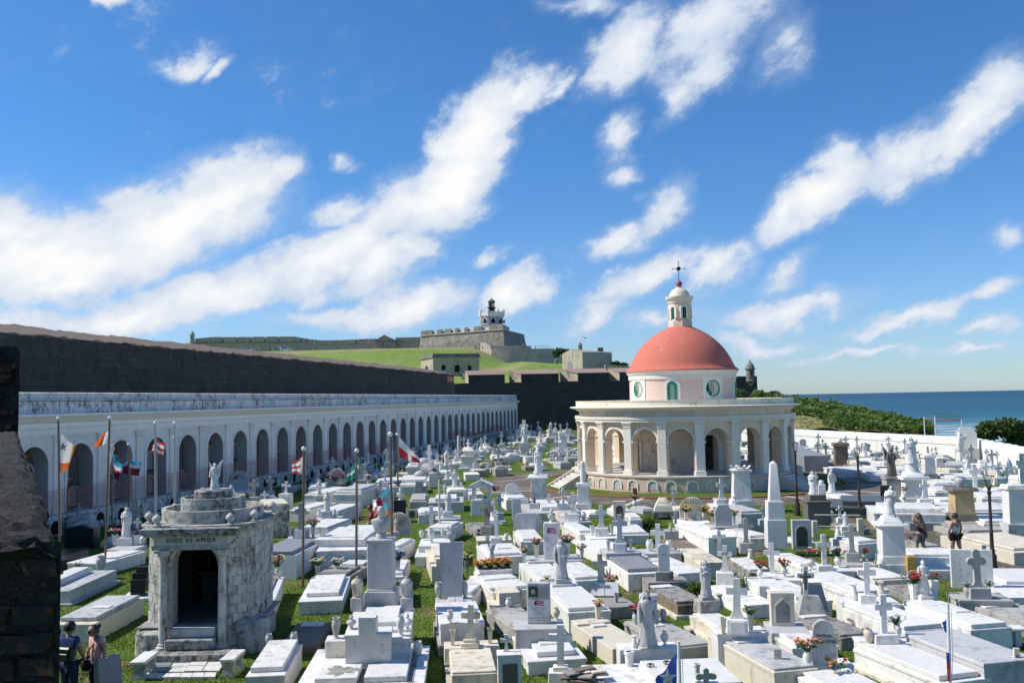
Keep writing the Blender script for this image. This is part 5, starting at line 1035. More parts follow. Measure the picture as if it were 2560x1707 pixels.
def robed_mesh(h, veil=True, arms='pray', seed=0, fat=1.0, wings=False, lean=0.0, robe_w=1.0):
 """draped standing figure facing -y"""
 r = random.Random(seed); m = MB(); S = 36
 prof = [(0, .155, .13), (.02, .165, .14), (.10, .150, .125), (.25, .135, .112), (.40, .128, .105), (.52, .125, .10), (.60, .108, .088), (.68, .125, .092), (.76, .135, .090), (.80, .122, .078), (.83, .080, .060), (.85, .042, .044)]
 ph = r.uniform(0, 6); rings = []
 for z, a, b in prof:
  f = max(0, 1-z*1.15); ring = []
  for j in range(S):
   t = 2*pi*j/S; k = 1+f*(.11*abs(sin(4.5*t+ph+z*2.5))-.05+.055*sin(13*t+1.7*ph-z*6))+.045*sin(3*t+11*z+ph)*(z < .8)
   ring.append((a*fat*robe_w*k*cos(t)*h+lean*z*z*h, b*fat*k*sin(t)*h, z*h))
  rings.append(ring)
 m.loft(rings)
 hx = lean*.8*h; hd = Vector((hx, -.012*h, .915*h))
 m.lathe([(max(.002, .052*h*sin(pi*i/8)), hd.z-.068*h*cos(pi*i/8)) for i in range(9)], hd.x, hd.y, 12, sq=1.1)
 m.tube([(hd.x, hd.y-.05*h, hd.z+.008*h), (hd.x, hd.y-.068*h, hd.z-.012*h)], [.008*h, .011*h], 5)          # nose
 m.box(hd.x, hd.y-.053*h, hd.z-.040*h, .026*h, .012*h, .008*h, .002)                                           # mouth
 for s_ in (-1, 1): m.ball((hd.x+s_*.019*h, hd.y-.05*h, hd.z+.012*h), .009*h, 6, 4)                            # brow and eye
 if veil:
  v = []
  for z, a, b, oy in ((.995, .012, .012, .012), (.985, .042, .045, .012), (.955, .062, .064, .012), (.905, .068, .062, .018), (.86, .080, .060, .02), (.80, .118, .070, .028), (.70, .150, .085, .02), (.55, .160, .095, .02), (.38, .158, .105, .02)):
   ring = []
   for j in range(15):
    t = -.62+(pi+1.24)*j/14; k = 1+.07*sin(9*t+z*7+ph)*(z < .9); ring.append((a*k*fat*cos(t)*h+lean*z*z*h, (b*k*sin(t)+oy)*h, z*h))
   v.append(ring)
  m.loft(v, False, False, False)
 else:
  m.lathe([(.010*h, .992*h), (.045*h, .975*h), (.060*h, .93*h), (.056*h, .88*h), (.045*h, .86*h)], hd.x, hd.y+.014*h, 12)   # hair
 def arm(s_, pts): m.tube([(x*s_*h*fat+lean*z*z*h, y*h, z*h) for x, y, z in pts], [.036*h, .040*h, .042*h, .024*h], 8); x, y, z = pts[-1]; m.ball((x*s_*h*fat+lean*z*z*h, (y-.01)*h, z*h), .024*h, 7, 5)
 if arms == 'pray': arm(1, [(.125, 0, .80), (.145, -.02, .68), (.12, -.08, .62), (.02, -.125, .69)]); arm(-1, [(.125, 0, .80), (.145, -.02, .68), (.12, -.08, .62), (.02, -.125, .69)])
 elif arms == 'open': arm(1, [(.115, 0, .79), (.145, -.01, .67), (.155, -.05, .56), (.17, -.08, .46)]); arm(-1, [(.115, 0, .79), (.145, -.01, .67), (.155, -.05, .56), (.17, -.08, .46)])
 elif arms == 'up': arm(1, [(.125, 0, .80), (.15, -.05, .72), (.13, -.12, .78), (.10, -.16, .90)]); arm(-1, [(.125, 0, .80), (.15, -.02, .68), (.12, -.08, .60), (.03, -.12, .64)])
 else: arm(1, [(.125, 0, .80), (.155, -.02, .68), (.13, -.07, .58), (.02, -.10, .55)]); arm(-1, [(.125, 0, .80), (.155, -.01, .68), (.17, -.02, .56), (.16, -.05, .46)])
 if wings:
  for s_ in (-1, 1):
   for k in range(7):
    f = k/6; tip = Vector((s_*(.30-.12*f)*h, (.10+.02*f)*h, (1.10-.62*f)*h)); b = Vector((s_*.05*h, .085*h, (.78-.14*f)*h)); mid = b.lerp(tip, .5)+Vector((s_*.03*h, .02*h, .04*h)); wv = Vector((0, 0, -.036*h))
    rings = [[q+wv*w_, q+Vector((0, .012*h, 0)), q-wv*w_, q-Vector((0, .012*h, 0))] for q, w_ in ((b, .8), (mid, 1.2), (tip, .25))]; m.loft(rings)
 m.box(0, 0, -.035*h, .36*h*fat, .30*h*fat, .04*h, .01)
 return m
def statue(label, r, x, yb, yt, mat='wm', z0=0.0, arms='pray', veil=True, wings=False, rz=0.0, fat=1.0, lean=0.0, name='statue', cat='statue', group='statues on the graves', ped=None, pm=None, seed=None):
 p, s = msize(r, x, yb, z0); h = (yb-yt)*s/(1.10 if wings else 1.0)
 t = thing(name, label, cat, p, rz, group); z = 0
 for (w_, h_) in ped or (): w_ *= s; h_ *= s; m = MB(); m.box(0, 0, z-.01, w_, w_*.85, h_+.01, .012, tx=.97, ty=.97); m.build('pedestal', pm or mat, t); z += h_
 if ped: h = ((yb-yt)*s-z)/(1.10 if wings else 1.0)
 robed_mesh(h*.965, veil, arms, seed if seed is not None else int(x+yb), fat, wings, lean).build('figure', mat, t, (0, 0, z+h*.035), ang=50)
 return t
def bust(label, r, x, yb, yt, mat='gm', z0=0.0, rz=0.0, big=True):
 p, s = msize(r, x, yb, z0); h = (yb-yt)*s; t = thing('bust', label, 'bust', p, rz, 'portrait busts on the graves'); m = MB(); S = 20; rings = []
 for z, a, b, oy in ((0, .17, .14, 0), (.13, .15, .12, 0), (.16, .10, .09, 0), (.20, .11, .10, 0), (.235, .19, .13, 0), (.32, .235, .145, 0), (.45, .285, .15, .01), (.535, .315, .135, .02), (.58, .31, .12, .02), (.605, .22, .105, .02), (.625, .13, .095, .015), (.65, .095, .09, .01), (.72, .085, .085, 0)):
  rings.append([(a*h*(1+.03*sin(6*t_+z*9))*cos(t_), (b*sin(t_)+oy)*h, z*h) for t_ in [2*pi*j/S for j in range(S)]])
 m.loft(rings)
 m.lathe([(max(.002, .112*h*sin(pi*i/9)*(1+.06*(i > 4))), (.835-.165*cos(pi*i/9))*h) for i in range(10)], 0, -.02*h, 14, sq=1.15)
 m.tube([(0, -.145*h, .84*h), (0, -.185*h, .775*h)], [.016*h, .026*h], 6); m.box(0, -.15*h, .715*h, .075*h, .03*h, .02*h, .004); m.box(0, -.145*h, .85*h, .17*h, .04*h, .022*h, .006)
 for q in (-1, 1): m.box(q*.128*h, .0, .76*h, .03*h, .06*h, .09*h, .01); m.ball((q*.045*h, -.145*h, .825*h), .018*h, 6, 4)
 m.lathe([(.118*h, .87*h), (.115*h, .94*h), (.08*h, .985*h), (.01, 1.0*h)], 0, .0, 14, sq=1.15)
 for q in (-1, 1): m.loft([[(q*.02*h, -.19*h, .30*h), (q*.10*h, -.175*h, .46*h), (q*.13*h, -.15*h, .47*h), (q*.06*h, -.205*h, .26*h)], [(q*.02*h, -.215*h, .30*h), (q*.10*h, -.20*h, .46*h), (q*.13*h, -.17*h, .47*h), (q*.06*h, -.22*h, .26*h)]])
 m.build('figure', mat, t, ang=50); return t
def stele(label, r, x, yb, yt, w, mat='wm', z0=0.0, top='round', rz=-.12, th=.12, name='headstone', cat='headstone', ped=None, pm=None, group='headstones of the graves', lean=0.0):
 p, s = msize(r, x, yb, z0); h = (yb-yt)*s; w *= s; t = thing(name, label, cat, p, rz, group); z = 0
 for (w_, h_) in ped or (): w_ *= s; h_ *= s; m = MB(); m.box(0, 0, z-.01, w_, max(th*1.6, w_*.4), h_+.01, .012); m.build('pedestal', pm or mat, t); z += h_
 h -= z; a = w/2
 o = dict(round=[(-a, 0)]+arc(0, h-a*.75, a, pi, 0, 12, .75)+[(a, 0)], flat=[(-a, 0), (-a, h), (a, h), (a, 0)], gable=[(-a, 0), (-a, h*.86), (0, h), (a, h*.86), (a, 0)],
  oct=[(-a, 0), (-a, h*.72), (-a*.55, h), (a*.55, h), (a, h*.72), (a, 0)], scroll=[(-a, 0), (-a, h*.72), (-a*.92, h*.86), (-a*.78, h*.94), (-a*.55, h), (a*.55, h), (a*.78, h*.94), (a*.92, h*.86), (a, h*.72), (a, 0)],
  shoulder=[(-a, 0), (-a, h*.62), (-a*.88, h*.64)]+arc(0, h-a*.86, a*.86, pi, 0, 12)+[(a*.88, h*.64), (a, h*.62), (a, 0)], taper=[(-a*.82, 0), (-a, h), (a, h), (a*.82, 0)])[top]
 m = MB(); m.prism(o, -th/2, th/2); ob = m.build('stone', mat, t, (0, 0, z)); ob.rotation_euler.x = lean
 return t, w, h, z
def pillar(label, r, x, yb, yt, parts, mat='wm', z0=0.0, rz=-.1, name='pedestal', cat='pedestal', sq=1.0, group='monument pedestals', seg=4):
 """parts from the bottom up: (width px at its bottom, width px at its top, height px, material or None, part name)"""
 p, s = msize(r, x, yb, z0); t = thing(name, label, cat, p, rz, group); tot = sum(q[2] for q in parts); f = (yb-yt)/tot; z = 0
 for (w0, w1, hh, mm, nm) in parts:
  w0 *= s; w1 *= s; hh *= s*f; m = MB()
  if seg == 4 or nm in ('base', 'cap', 'block'): m.box(0, 0, z, w0, w0*sq, hh, .015, tx=w1/w0, ty=w1/w0)
  else: m.lathe([(w0/2, z), (w0/2*.99, z+hh*.02), (w1/2, z+hh)], seg=seg)
  m.build(nm, mm or mat, t); z += hh
 return t, p, z, s
def shell_arch(label, r, x, yb, yt, w, mat='cr', z0=0.0, rz=-.1, crossed=True, n=15):
 p, s = msize(r, x, yb, z0); h = (yb-yt)*s; w *= s; t = thing('shell_headstone', label, 'headstone', p, rz, 'shell shaped headstones'); a = w/2; m = MB()
 ro, ri = min(a, h), min(a, h)*.62; cz = max(0, h-a)
 for i in range(n):
  t0, t1 = pi*i/n, pi*(i+1)/n; tm = (t0+t1)/2
  ring = lambda q: [(q*cos(t0)*a/ro, -.05, cz+q*sin(t0)), (q*1.02*cos(tm)*a/ro, -.10, cz+q*1.02*sin(tm)), (q*cos(t1)*a/ro, -.05, cz+q*sin(t1)), (q*cos(t1)*a/ro, .06, cz+q*sin(t1)), (q*cos(t0)*a/ro, .06, cz+q*sin(t0))]
  m.loft([ring(ri if crossed else .12*a), ring(ro*.97), ring(ro)])
 if cz > .02: m.box(0, 0, 0, w, .12, cz, .01)
 m.build('shell', mat, t); m = MB(); m.box(0, -.02, 0, w*.98, .2, h*.12, .01); m.build('base', mat, t)
 if crossed: cross_mesh(h*.66, h*.5, h*.13, 'latin').build('cross', mat, t, (a*.12, 0, h*.10)); m = MB(); m.box(-a*.5, 0, h*.12, a*.7, .1, h*.32, .01); m.build('panel', mat, t)
 return t
def flagpole(label, x, yt, xb, yb, Z, r0=.03, mat='pole_rust', ball=True, group='flag poles among the graves'):
 b = atY(xb, yb, Z); b.z = max(b.z, 0) if b.z < .6 else b.z; top = atY(x, yt, Z); p = Vector((b.x, Z, 0)); f = b.z/(top.z-b.z) if top.z > b.z else 0
 t = thing('flag_pole', label, 'flag pole', p, 0, group); tp = top-p; m = MB(); m.tube([(0, 0, 0), tp*.5, tp], [r0, r0*.95, r0*.85], 8); m.build('pole', mat, t)
 if ball: m = MB(); m.ball(tp+Vector((0, 0, r0)), r0*1.9, 10, 7); m.build('cap', 'pole_white', t)
 m = MB(); m.tube([tp+Vector((r0*1.6, -.01, -.1)), tp*.5+Vector((r0*1.7, -.02, 0)), tp*.28+Vector((r0*1.3, 0, 0))], r0*.16, 4); m.build('halyard', 'pole_white', t)
 return t
def flag(label, pts, Z, stripes, mats, wave=.10, nx=18, ny=12, extra=None, ph=0.0, group='flags among the graves', depth=.35):
 """pts: hoist top, hoist bottom, fly bottom, fly top in photo pixels at distance Z; stripes(u, v) gives a material index"""
 q = [atY(u, v, Z) for u, v in pts]; o = q[0].copy(); q = [v-o for v in q]; t = thing('flag', label, 'flag', o, 0, group); m = MB(); vs = []
 for i in range(nx+1):
  u = i/nx
  for j in range(ny+1):
   v = j/ny; p = q[0].lerp(q[1], v).lerp(q[3].lerp(q[2], v), u); w = wave*(.25+u)
   p += Vector((0, depth*u*sin(2.6*u+ph)+w*sin(9*u+2.2*v+ph), w*.35*sin(8*u+ph+1.5*v))); vs.append(p)
 for i in range(nx):
  for j in range(ny):
   m.m = stripes((i+.5)/nx, (j+.5)/ny); k = i*(ny+1)+j; m.f.append((k, k+1, k+ny+2, k+ny+1)); m.mi.append(m.m)
 m.v = vs; m.build('cloth', mats, t, ang=80); return t
def lamp(label, r, x, yb, yt):
 p, s = msize(r, x, yb, 0); h = (yb-yt)*s; t = thing('street_lamp', label, 'street lamp', p, rng.uniform(0, 1), 'iron street lamps along the path')
 m = MB(); m.lathe([(.15, 0), (.16, .05*h), (.13, .07*h), (.14, .16*h), (.10, .18*h), (.08, .20*h), (.10, .215*h), (.07, .235*h), (.06, .40*h), (.075, .41*h), (.055, .42*h), (.05, .80*h), (.075, .81*h), (.075, .83*h), (.045, .84*h), (.055, .86*h), (.085, .875*h), (.06, .89*h)], seg=12); m.build('post', 'iron', t)
 m = MB(); R0, R1 = .07, .20
 for i in range(4):
  a = i*pi/2+.3; m.tube([(R0*cos(a), R0*sin(a), .88*h), (R1*cos(a), R1*sin(a), h)], .012, 5)
 for k in range(8): a0, a1 = 2*pi*k/8, 2*pi*(k+1)/8; m.tube([(R1*cos(a0), R1*sin(a0), h), (R1*cos(a1), R1*sin(a1), h)], .010, 4)
 m.build('lantern_frame', 'iron', t); return t
def skin_mesh(name, J, E, mats, sub=2):
 me = bpy.data.meshes.new(name); nm = list(J); me.from_pydata([J[k][0] for k in nm], [(nm.index(a), nm.index(b)) for a, b in E], []); o = bpy.data.objects.new('tmp', me); COL.objects.link(o)
 o.modifiers.new('s', 'SKIN'); 
 for i, k in enumerate(nm):
  rr = J[k][1]; rr = rr if isinstance(rr, tuple) else (rr, rr); me.skin_vertices[0].data[i].radius = rr; me.skin_vertices[0].data[i].use_root = (i == 0)
 d = o.modifiers.new('u', 'SUBSURF'); d.levels = sub; d.render_levels = sub
 m2 = bpy.data.meshes.new_from_object(o.evaluated_get(bpy.context.evaluated_depsgraph_get())); bpy.data.objects.remove(o); m2.materials.clear()
 for q in ([mats] if isinstance(mats, str) else mats): m2.materials.append(MATS[q])
 m2.polygons.foreach_set('use_smooth', [True]*len(m2.polygons)); m2.name = name; return m2
def person(label, loc, rz, h, pose, skin, hairm, top, bottom, shoe='shoe', sleeve=.5, leg=1.0, tank=False, bun=True, female=True, fat=1.0, group=None):
 """figure facing -y; pose gives offsets of joints, in units of height"""
 t = thing('person', label, 'person', loc, rz, group); J = {}
 b = dict(pel=(0, 0, .525), waist=(0, .004, .61), chest=(0, .006, .72), neck=(0, .01, .835), head0=(0, 0, .875), shR=(.105, .01, .80), shL=(-.105, .01, .80), elR=(.135, .015, .635), elL=(-.135, .015, .635), wrR=(.145, -.025, .49), wrL=(-.145, -.025, .49),
  hipR=(.052, 0, .50), hipL=(-.052, 0, .50), knR=(.058, -.006, .285), knL=(-.058, -.006, .285), anR=(.06, .012, .045), anL=(-.06, .012, .045), toR=(.066, -.085, .018), toL=(-.066, -.085, .018), headc=(0, -.012, .93))
 b.update(pose); f = fat; V = {k: Vector(v)*h for k, v in b.items()}
 rad = dict(pel=(.078*f, .064*f), waist=(.066*f, .052*f), chest=(.075*f, .058*f), neck=.032, head0=.034, shR=.040*f, shL=.040*f, elR=.027*f, elL=.027*f, wrR=.019, wrL=.019, hipR=.058*f, hipL=.058*f, knR=.040*f, knL=.040*f, anR=.024, anL=.024, toR=.020, toL=.020)
 E = [('pel', 'waist'), ('waist', 'chest'), ('chest', 'neck'), ('neck', 'head0'), ('chest', 'shR'), ('chest', 'shL'), ('shR', 'elR'), ('shL', 'elL'), ('elR', 'wrR'), ('elL', 'wrL'), ('pel', 'hipR'), ('pel', 'hipL'), ('hipR', 'knR'), ('hipL', 'knL'), ('knR', 'anR'), ('knL', 'anL'), ('anR', 'toR'), ('anL', 'toL')]
 sc = lambda q, k=1.0: tuple(x*h*k for x in q) if isinstance(q, tuple) else q*h*k
 body = skin_mesh('body', {k: (V[k], sc(rad[k])) for k in ['pel']+[q for q in rad if q != 'pel']}, E, skin)
 bo = put('body', body, t)
 m = MB(); hc = V['headc']; R = .062*h
 m.lathe([(max(.001, R*sin(pi*i/10)*(1.0 if i > 4 else .9)), hc.z-1.25*R*cos(pi*i/10)) for i in range(11)], hc.x, hc.y, 16, sq=1.16)
 m.tube([(hc.x, hc.y-R*1.1, hc.z+.2*R), (hc.x, hc.y-R*1.38, hc.z-.18*R)], [.1*R, .2*R], 6)
 for s_ in (-1, 1): m.box(hc.x+s_*R*.98, hc.y+.08*R, hc.z-.25*R, .16*R, .35*R, .5*R, .02); m.ball((hc.x+s_*.36*R, hc.y-R*1.02, hc.z+.12*R), .13*R, 6, 4)
 m.box(hc.x, hc.y-R*1.1, hc.z-.55*R, .5*R, .1*R, .13*R, .01)
 for s_, w, e in ((1, 'wrR', 'elR'), (-1, 'wrL', 'elL')):       # hands: palm and five unequal fingers
  d = (V[w]-V[e]).normalized(); n = Vector((s_, 0, 0)); n = (n-d*n.dot(d)).normalized(); sd = d.cross(n)
  c = V[w]; m.loft([[c+sd*.018*h+n*.008*h, c-sd*.018*h+n*.008*h, c-sd*.018*h-n*.008*h, c+sd*.018*h-n*.008*h], [c+d*.05*h+sd*.024*h+n*.007*h, c+d*.05*h-sd*.024*h+n*.007*h, c+d*.05*h-sd*.024*h-n*.007*h, c+d*.05*h+sd*.024*h-n*.007*h]])
  for k, L in enumerate((.032, .040, .043, .036)): q = c+d*.05*h+sd*(k-1.5)*.0125*h; m.tube([q-d*.01*h, q+d*L*.5*h-n*.004*h, q+d*L*h-n*.014*h], [.0065*h, .006*h, .0045*h], 6)
  q = c+d*.015*h+sd*.02*h*s_; m.tube([q, q+d*.022*h+sd*s_*.012*h, q+d*.04*h+sd*s_*.01*h-n*.006*h], [.008*h, .007*h, .005*h], 6)
 hd = m.build('head', skin, bo, ang=60); hd.name = 'head'
 m = MB(); rings = []
 for i in range(8):
  z = 1.32*R*cos(pi*.62*i/7); q = 1.10*R*sin(max(.05, pi*.62*i/7)); rings.append([(hc.x+q*cos(a), hc.y+(q*1.18 if sin(a) > -.2 or i < 3 else q*.6)*sin(a)+.06*R, hc.z+z) for a in [2*pi*j/14 for j in range(14)]])
 m.loft(rings)
 if bun: m.ball((hc.x, hc.y+R*1.25, hc.z+.75*R), .5*R, 10, 7)
 elif female: m.tube([(hc.x, hc.y+.7*R, hc.z), (hc.x, hc.y+1.1*R, hc.z-1.2*R), (hc.x, hc.y+.9*R, hc.z-2.2*R)], [.8*R, .7*R, .3*R], 10)
 m.build('hair', hairm, t, ang=70)
 def lerp(a, c, k): return V[a].lerp(V[c], k)
 TJ = {'pel': (V['pel']+Vector((0, 0, .01*h)), sc((.084*f, .070*f))), 'waist': (V['waist'], sc((.073*f, .060*f))), 'chest': (V['chest'], sc((.082*f, .067*f))), 'top': (V['chest'].lerp(V['neck'], .62), .050*h)}
 TE = [('pel', 'waist'), ('waist', 'chest'), ('chest', 'top')]
 for s_ in 'RL':
  if tank: TJ['st'+s_] = (V['chest'].lerp(V['sh'+s_], .72)+Vector((0, 0, .0)), .040*h); TE.append(('chest', 'st'+s_))
  else: TJ['sh'+s_] = (V['sh'+s_], .048*h*f); TJ['sl'+s_] = (lerp('sh'+s_, 'el'+s_, sleeve), .040*h*f); TE += [('chest', 'sh'+s_), ('sh'+s_, 'sl'+s_)]
 put('shirt', skin_mesh('shirt', TJ, TE, top), t)
 BJ = {'pel': (V['pel']+Vector((0, 0, .012*h)), sc((.090*f, .076*f)))}; BE = []
 for s_ in 'RL':
  BJ['hip'+s_] = (V['hip'+s_], .066*h*f); BE.append(('pel', 'hip'+s_))
  if leg > .5: BJ['kn'+s_] = (V['kn'+s_], .048*h*f); BJ['an'+s_] = (lerp('kn'+s_, 'an'+s_, min(1, (leg-.5)*2)), .036*h*f); BE += [('hip'+s_, 'kn'+s_), ('kn'+s_, 'an'+s_)]
  else: BJ['kn'+s_] = (lerp('hip'+s_, 'kn'+s_, leg*2), .060*h*f); BE.append(('hip'+s_, 'kn'+s_))
 put('shorts' if leg < .5 else 'trousers', skin_mesh('lower', BJ, BE, bottom), t)
 for s_ in 'RL':
  m = MB(); a, b_ = V['an'+s_], V['to'+s_]; d = (b_-a); d.z = 0; d.normalize(); sd = Vector((-d.y, d.x, 0)); base = min(a.z-.03*h, b_.z-.012*h)
  rings = [[a+d*k+sd*w*c_+Vector((0, 0, base-a.z+hh*s2)) for c_, s2 in ((-1, 0), (1, 0), (.8, 1), (-.8, 1))] for k, w, hh in ((-.035*h, .022*h, .045*h), (.02*h, .026*h, .05*h), (.08*h, .029*h, .03*h), (.12*h, .02*h, .018*h))]
  m.loft(rings); m.build('shoe', shoe, t)
 return t, V
def bag(label, t, V, c, sz, sh, side):
 """a shoulder bag carried by the figure: own thing, strap included"""
 M = Matrix.Translation(t.location) @ Matrix.Rotation(t.rotation_euler.z, 4, 'Z'); b = thing('shoulder_bag', label, 'bag', M @ Vector(c), t.rotation_euler.z); m = MB(); rings = []
 for k, (w, d) in enumerate(((.8, .6), (1, 1), (1, 1), (.8, .5))): rings.append([(sz*w*cos(a)*.5, sz*.32*d*sin(a), sz*(-.5+k/3*.9)) for a in [2*pi*j/12 for j in range(12)]])
 m.loft(rings); m.build('pouch', 'leather', b); m = MB(); s = Vector(sh)-Vector(c)
 m.tube([(sz*.4, 0, sz*.3), s*.5+Vector((.05*side, -.10, 0)), s+Vector((0, -.03, .045)), s+Vector((0, .07, .02)), s*.5+Vector((.02*side, .13, 0)), (-sz*.3, 0.02, sz*.3)], .014, 6); m.build('strap', 'leather', b); return b
def far_person(u, v, vt, Y, c1, c2, label, k):
 b = atY(u, v, Y); h = max(1.55, min(1.85, (v-vt)*Y/FPX)); t = thing('person', label, 'person', b, k*.7, 'distant visitors at the fort'); m = MB()
 for s_ in (-1, 1): m.tube([(s_*.09, .05*s_, 0), (s_*.10, 0, .45*h), (s_*.08, 0, .52*h)], [.06, .09, .11], 6)
 m.build('legs', c2, t); m = MB(); m.lathe([(.16, .50*h), (.17, .62*h), (.21, .78*h), (.10, .84*h)], seg=8, sq=.65)
 for s_ in (-1, 1): m.tube([(s_*.2, 0, .79*h), (s_*.25, 0, .62*h), (s_*.22, -.1, .48*h)], [.06, .05, .04], 5)
 m.build('shirt', c1, t); m = MB(); m.ball((0, 0, .93*h), .11, 8, 6, 1.2); m.build('head', 'skin' if k % 3 else 'hair', t); return t
# the grey mausoleum
def mausoleum():
 O = Vector((-8.2, 24.7, 0)); t = thing('mausoleum', 'weathered grey octagonal mausoleum with a dark arched doorway', 'mausoleum', O, radians(1))
 fw, cw, hd = .84, .52, 1.45; H = 3.05
 oc = [(-fw, -hd), (fw, -hd), (fw+cw, -hd+cw), (fw+cw, hd-cw), (fw, hd), (-fw, hd), (-fw-cw, hd-cw), (-fw-cw, -hd+cw)]
 def wallquad(m, a, b, z0, z1, inset=0.0): m.add([(a[0], a[1], z0), (b[0], b[1], z0), (b[0], b[1], z1), (a[0], a[1], z1)], [(0, 1, 2, 3)])
 m = MB()
 for i in range(1, 8): wallquad(m, oc[i], oc[(i+1) % 8], -.1, H)
 r, zs, zb = .58, 2.22, .70
 hole = [(-r, zb)]+arc(0, zs, r, pi, 0, 12)+[(r, zb)]; out = [(-fw, -.1), (-fw, zs)]+[(-fw, zs+(H-zs)*i/3) for i in (1, 2)]+[(-fw+2*fw*i/6, H) for i in range(7)]+[(fw, zs+(H-zs)*i/3) for i in (2, 1)]+[(fw, zs), (fw, -.1)]
 n = len(hole); m.add([(x, -hd, z) for x, z in hole]+[(x, -hd, z) for x, z in out]+[(x, -hd+.4, z) for x, z in hole], [(i, i+1, n+i+1, n+i) for i in range(n-1)]+[(i, i+1, 2*n+i+1, 2*n+i) for i in range(n-1)]); m.add([(-fw, -hd, -.1), (fw, -hd, -.1), (r, -hd, zb), (-r, -hd, zb)], [(0, 1, 2, 3)])
 m.build('wall', 'mausoleum', t, smooth=False)
 m = MB(); m.box(0, 0, .66, 3.0, 2.9, .04, .01); m.build('floor', 'mould', t)  # floor and altar coloured dark to paint in the interior's shade
 m = MB(); m.box(0, .75, .7, 1.0, .5, .95, .02); m.box(0, .75, 1.65, 1.2, .6, .08, .01); m.box(-.4, .95, 1.7, .12, .3, .7, .01); m.box(.4, .95, 1.7, .12, .3, .7, .01); m.build('altar', 'plaster_old_shade', t)
 m = MB(); m.add([(x*.9, y*.86+.05, z) for z in (.69, 3.0) for x, y in oc], [(i, i+1, i+9, i+8) for i in range(1, 7)]+[(7, 0, 8, 15)]+[tuple(range(8, 16))]); m.build('shade_lining', 'photo_dark', t, smooth=False)  # added near-black lining that paints the shade of the room
 rr = random.Random(3); shapes = []
 for q in range(3): m = MB(); m.box(0, 0, 0, 1, 1, 1, .035); shapes.append(m.mesh('stone_block', 'mausoleum_pale' if q == 1 else 'mausoleum'))
 def blocks(a, b, z0, z1, skip=0.0):
  a, b = Vector((*a, 0)), Vector((*b, 0)); L = (b-a).length; d = (b-a)/L; nn = Vector((d.y, -d.x, 0)); z = z0; row = 0
  while z < z1-.12:
   h = .235; x = 0
   ws = ([.30, .33, .30] if row % 2 else [.15, .32, .32, .16]); tot = sum(ws); ws = [w*L/max(1, round(L/tot))/tot for w in ws]*max(1, round(L/tot))
   for w in ws:
    if rr.random() > skip:
     c = a+d*(x+w/2)+nn*rr.uniform(-.012, .002); o = put('stone_block', shapes[rr.randrange(3)], t, (c.x, c.y, z+.006), atan2(d.y, d.x)); o.scale = (w-.014, .06, min(h, z1-z)-.012)
    x += w
   z += h; row += 1
 blocks(oc[7], oc[0], .55, H, .05); blocks(oc[1], oc[2], .75, H, .22); blocks(oc[2], oc[3], .75, H, .3); blocks((-fw, -hd-.001), (-r-.1, -hd-.001), .75, 2.3, .1); blocks((r+.1, -hd-.001), (fw, -hd-.001), .75, 2.3, .05)
 m = MB(); p = [(x*1.06, y*1.06) for x, y in oc]; m.flatprism(p, -.1, .48); m.flatprism([(x*1.03, y*1.03) for x, y in oc], .48, .56); m.build('plinth', 'mausoleum', t)
 m = MB(); m.lathe([(.48, -.1), (.46, .55), (.38, .62), (.3, .63)], -fw-.26, -hd+.25, 16); m.build('buttress', 'mausoleum', t)
 m = MB(); m.lathe([(.5, -.1), (.5, .7), (.44, .80), (.3, .82)], fw+.45, -hd+.45, 14); m.build('buttress', 'mausoleum', t)
 for q in (-1, 1):
  m = MB(); m.lathe([(.17, .22), (.175, .26), (.13, .30), (.135, .34), (.105, .36), (.098, 2.0), (.088, 2.42), (.10, 2.44), (.10, 2.47), (.13, 2.52), (.16, 2.60)], q*.74, -hd-.20, 16); m.box(q*.74, -hd-.20, 2.60, .36, .36, .07, .01); m.build('column', 'mausoleum_pale', t)
  m = MB(); m.box(q*.74, -hd-.03, 2.30, .26, .12, .35, .02); m.build('capital', 'mausoleum', t)
 m = MB(); a1, a2 = arc(0, zs, r, pi, 0, 14), arc(0, zs, r+.09, pi, 0, 14); n = 15; m.add([(x, -hd-.05, z) for x, z in a1]+[(x, -hd-.05, z) for x, z in a2]+[(x, -hd+.02, z) for x, z in a2], [(k*n+i, k*n+i+1, (k+1)*n+i+1, (k+1)*n+i) for k in (0, 1) for i in range(n-1)]); m.build('archivolt', 'plaster_stained', t)
 m = MB(); m.box(0, -hd-.12, 2.67, 2.0, .42, .13, .01); m.build('architrave', 'mausoleum', t); m = MB(); m.box(0, -hd-.13, 2.80, 1.88, .40, .22, .01); m.build('entablature', 'mausoleum_pale', t)
 text('DIOS ES AMOR', .155, 'letter_dark', t, (0, -hd-.337, 2.905), (pi/2, 0, 0), 'lettering', .004, 1.25)
 m = MB(); m.flatprism([(x*1.02, y*1.02) for x, y in oc], 3.02, 3.10); m.flatprism([(x*1.10, y*1.10) for x, y in oc], 3.10, 3.18); m.flatprism([(x*1.13, y*1.13) for x, y in oc], 3.18, 3.24); m.box(0, -hd-.16, 3.02, 2.3, .62, .08, .01); m.box(0, -hd-.16, 3.10, 2.45, .72, .12, .01); m.build('cornice', 'mausoleum_roof', t)
 for r0, r1, z0, z1 in ((1.32, 1.21, 3.23, 3.56), (.84, .75, 3.30, 3.82)):
  m = MB(); m.lathe([(r0, z0), (r0, z1), (r1, z1), (r1, z0)], seg=44, cap0=False, cap1=False); m.build('roof_ring', 'mausoleum', t)
 m = MB(); m.lathe([(.80, 3.26), (.70, 3.60), (.5, 3.72)], seg=40); m.lathe([(.50, 3.70), (.50, 3.98), (.47, 4.01), (.01, 4.015)], seg=36); m.build('roof_top', 'mausoleum_roof', t)
 fm = MB(); fm.box(0, 0, 0, .17, .17, .05, .01); fm.lathe([(.07, .05), (.05, .09)], seg=10)
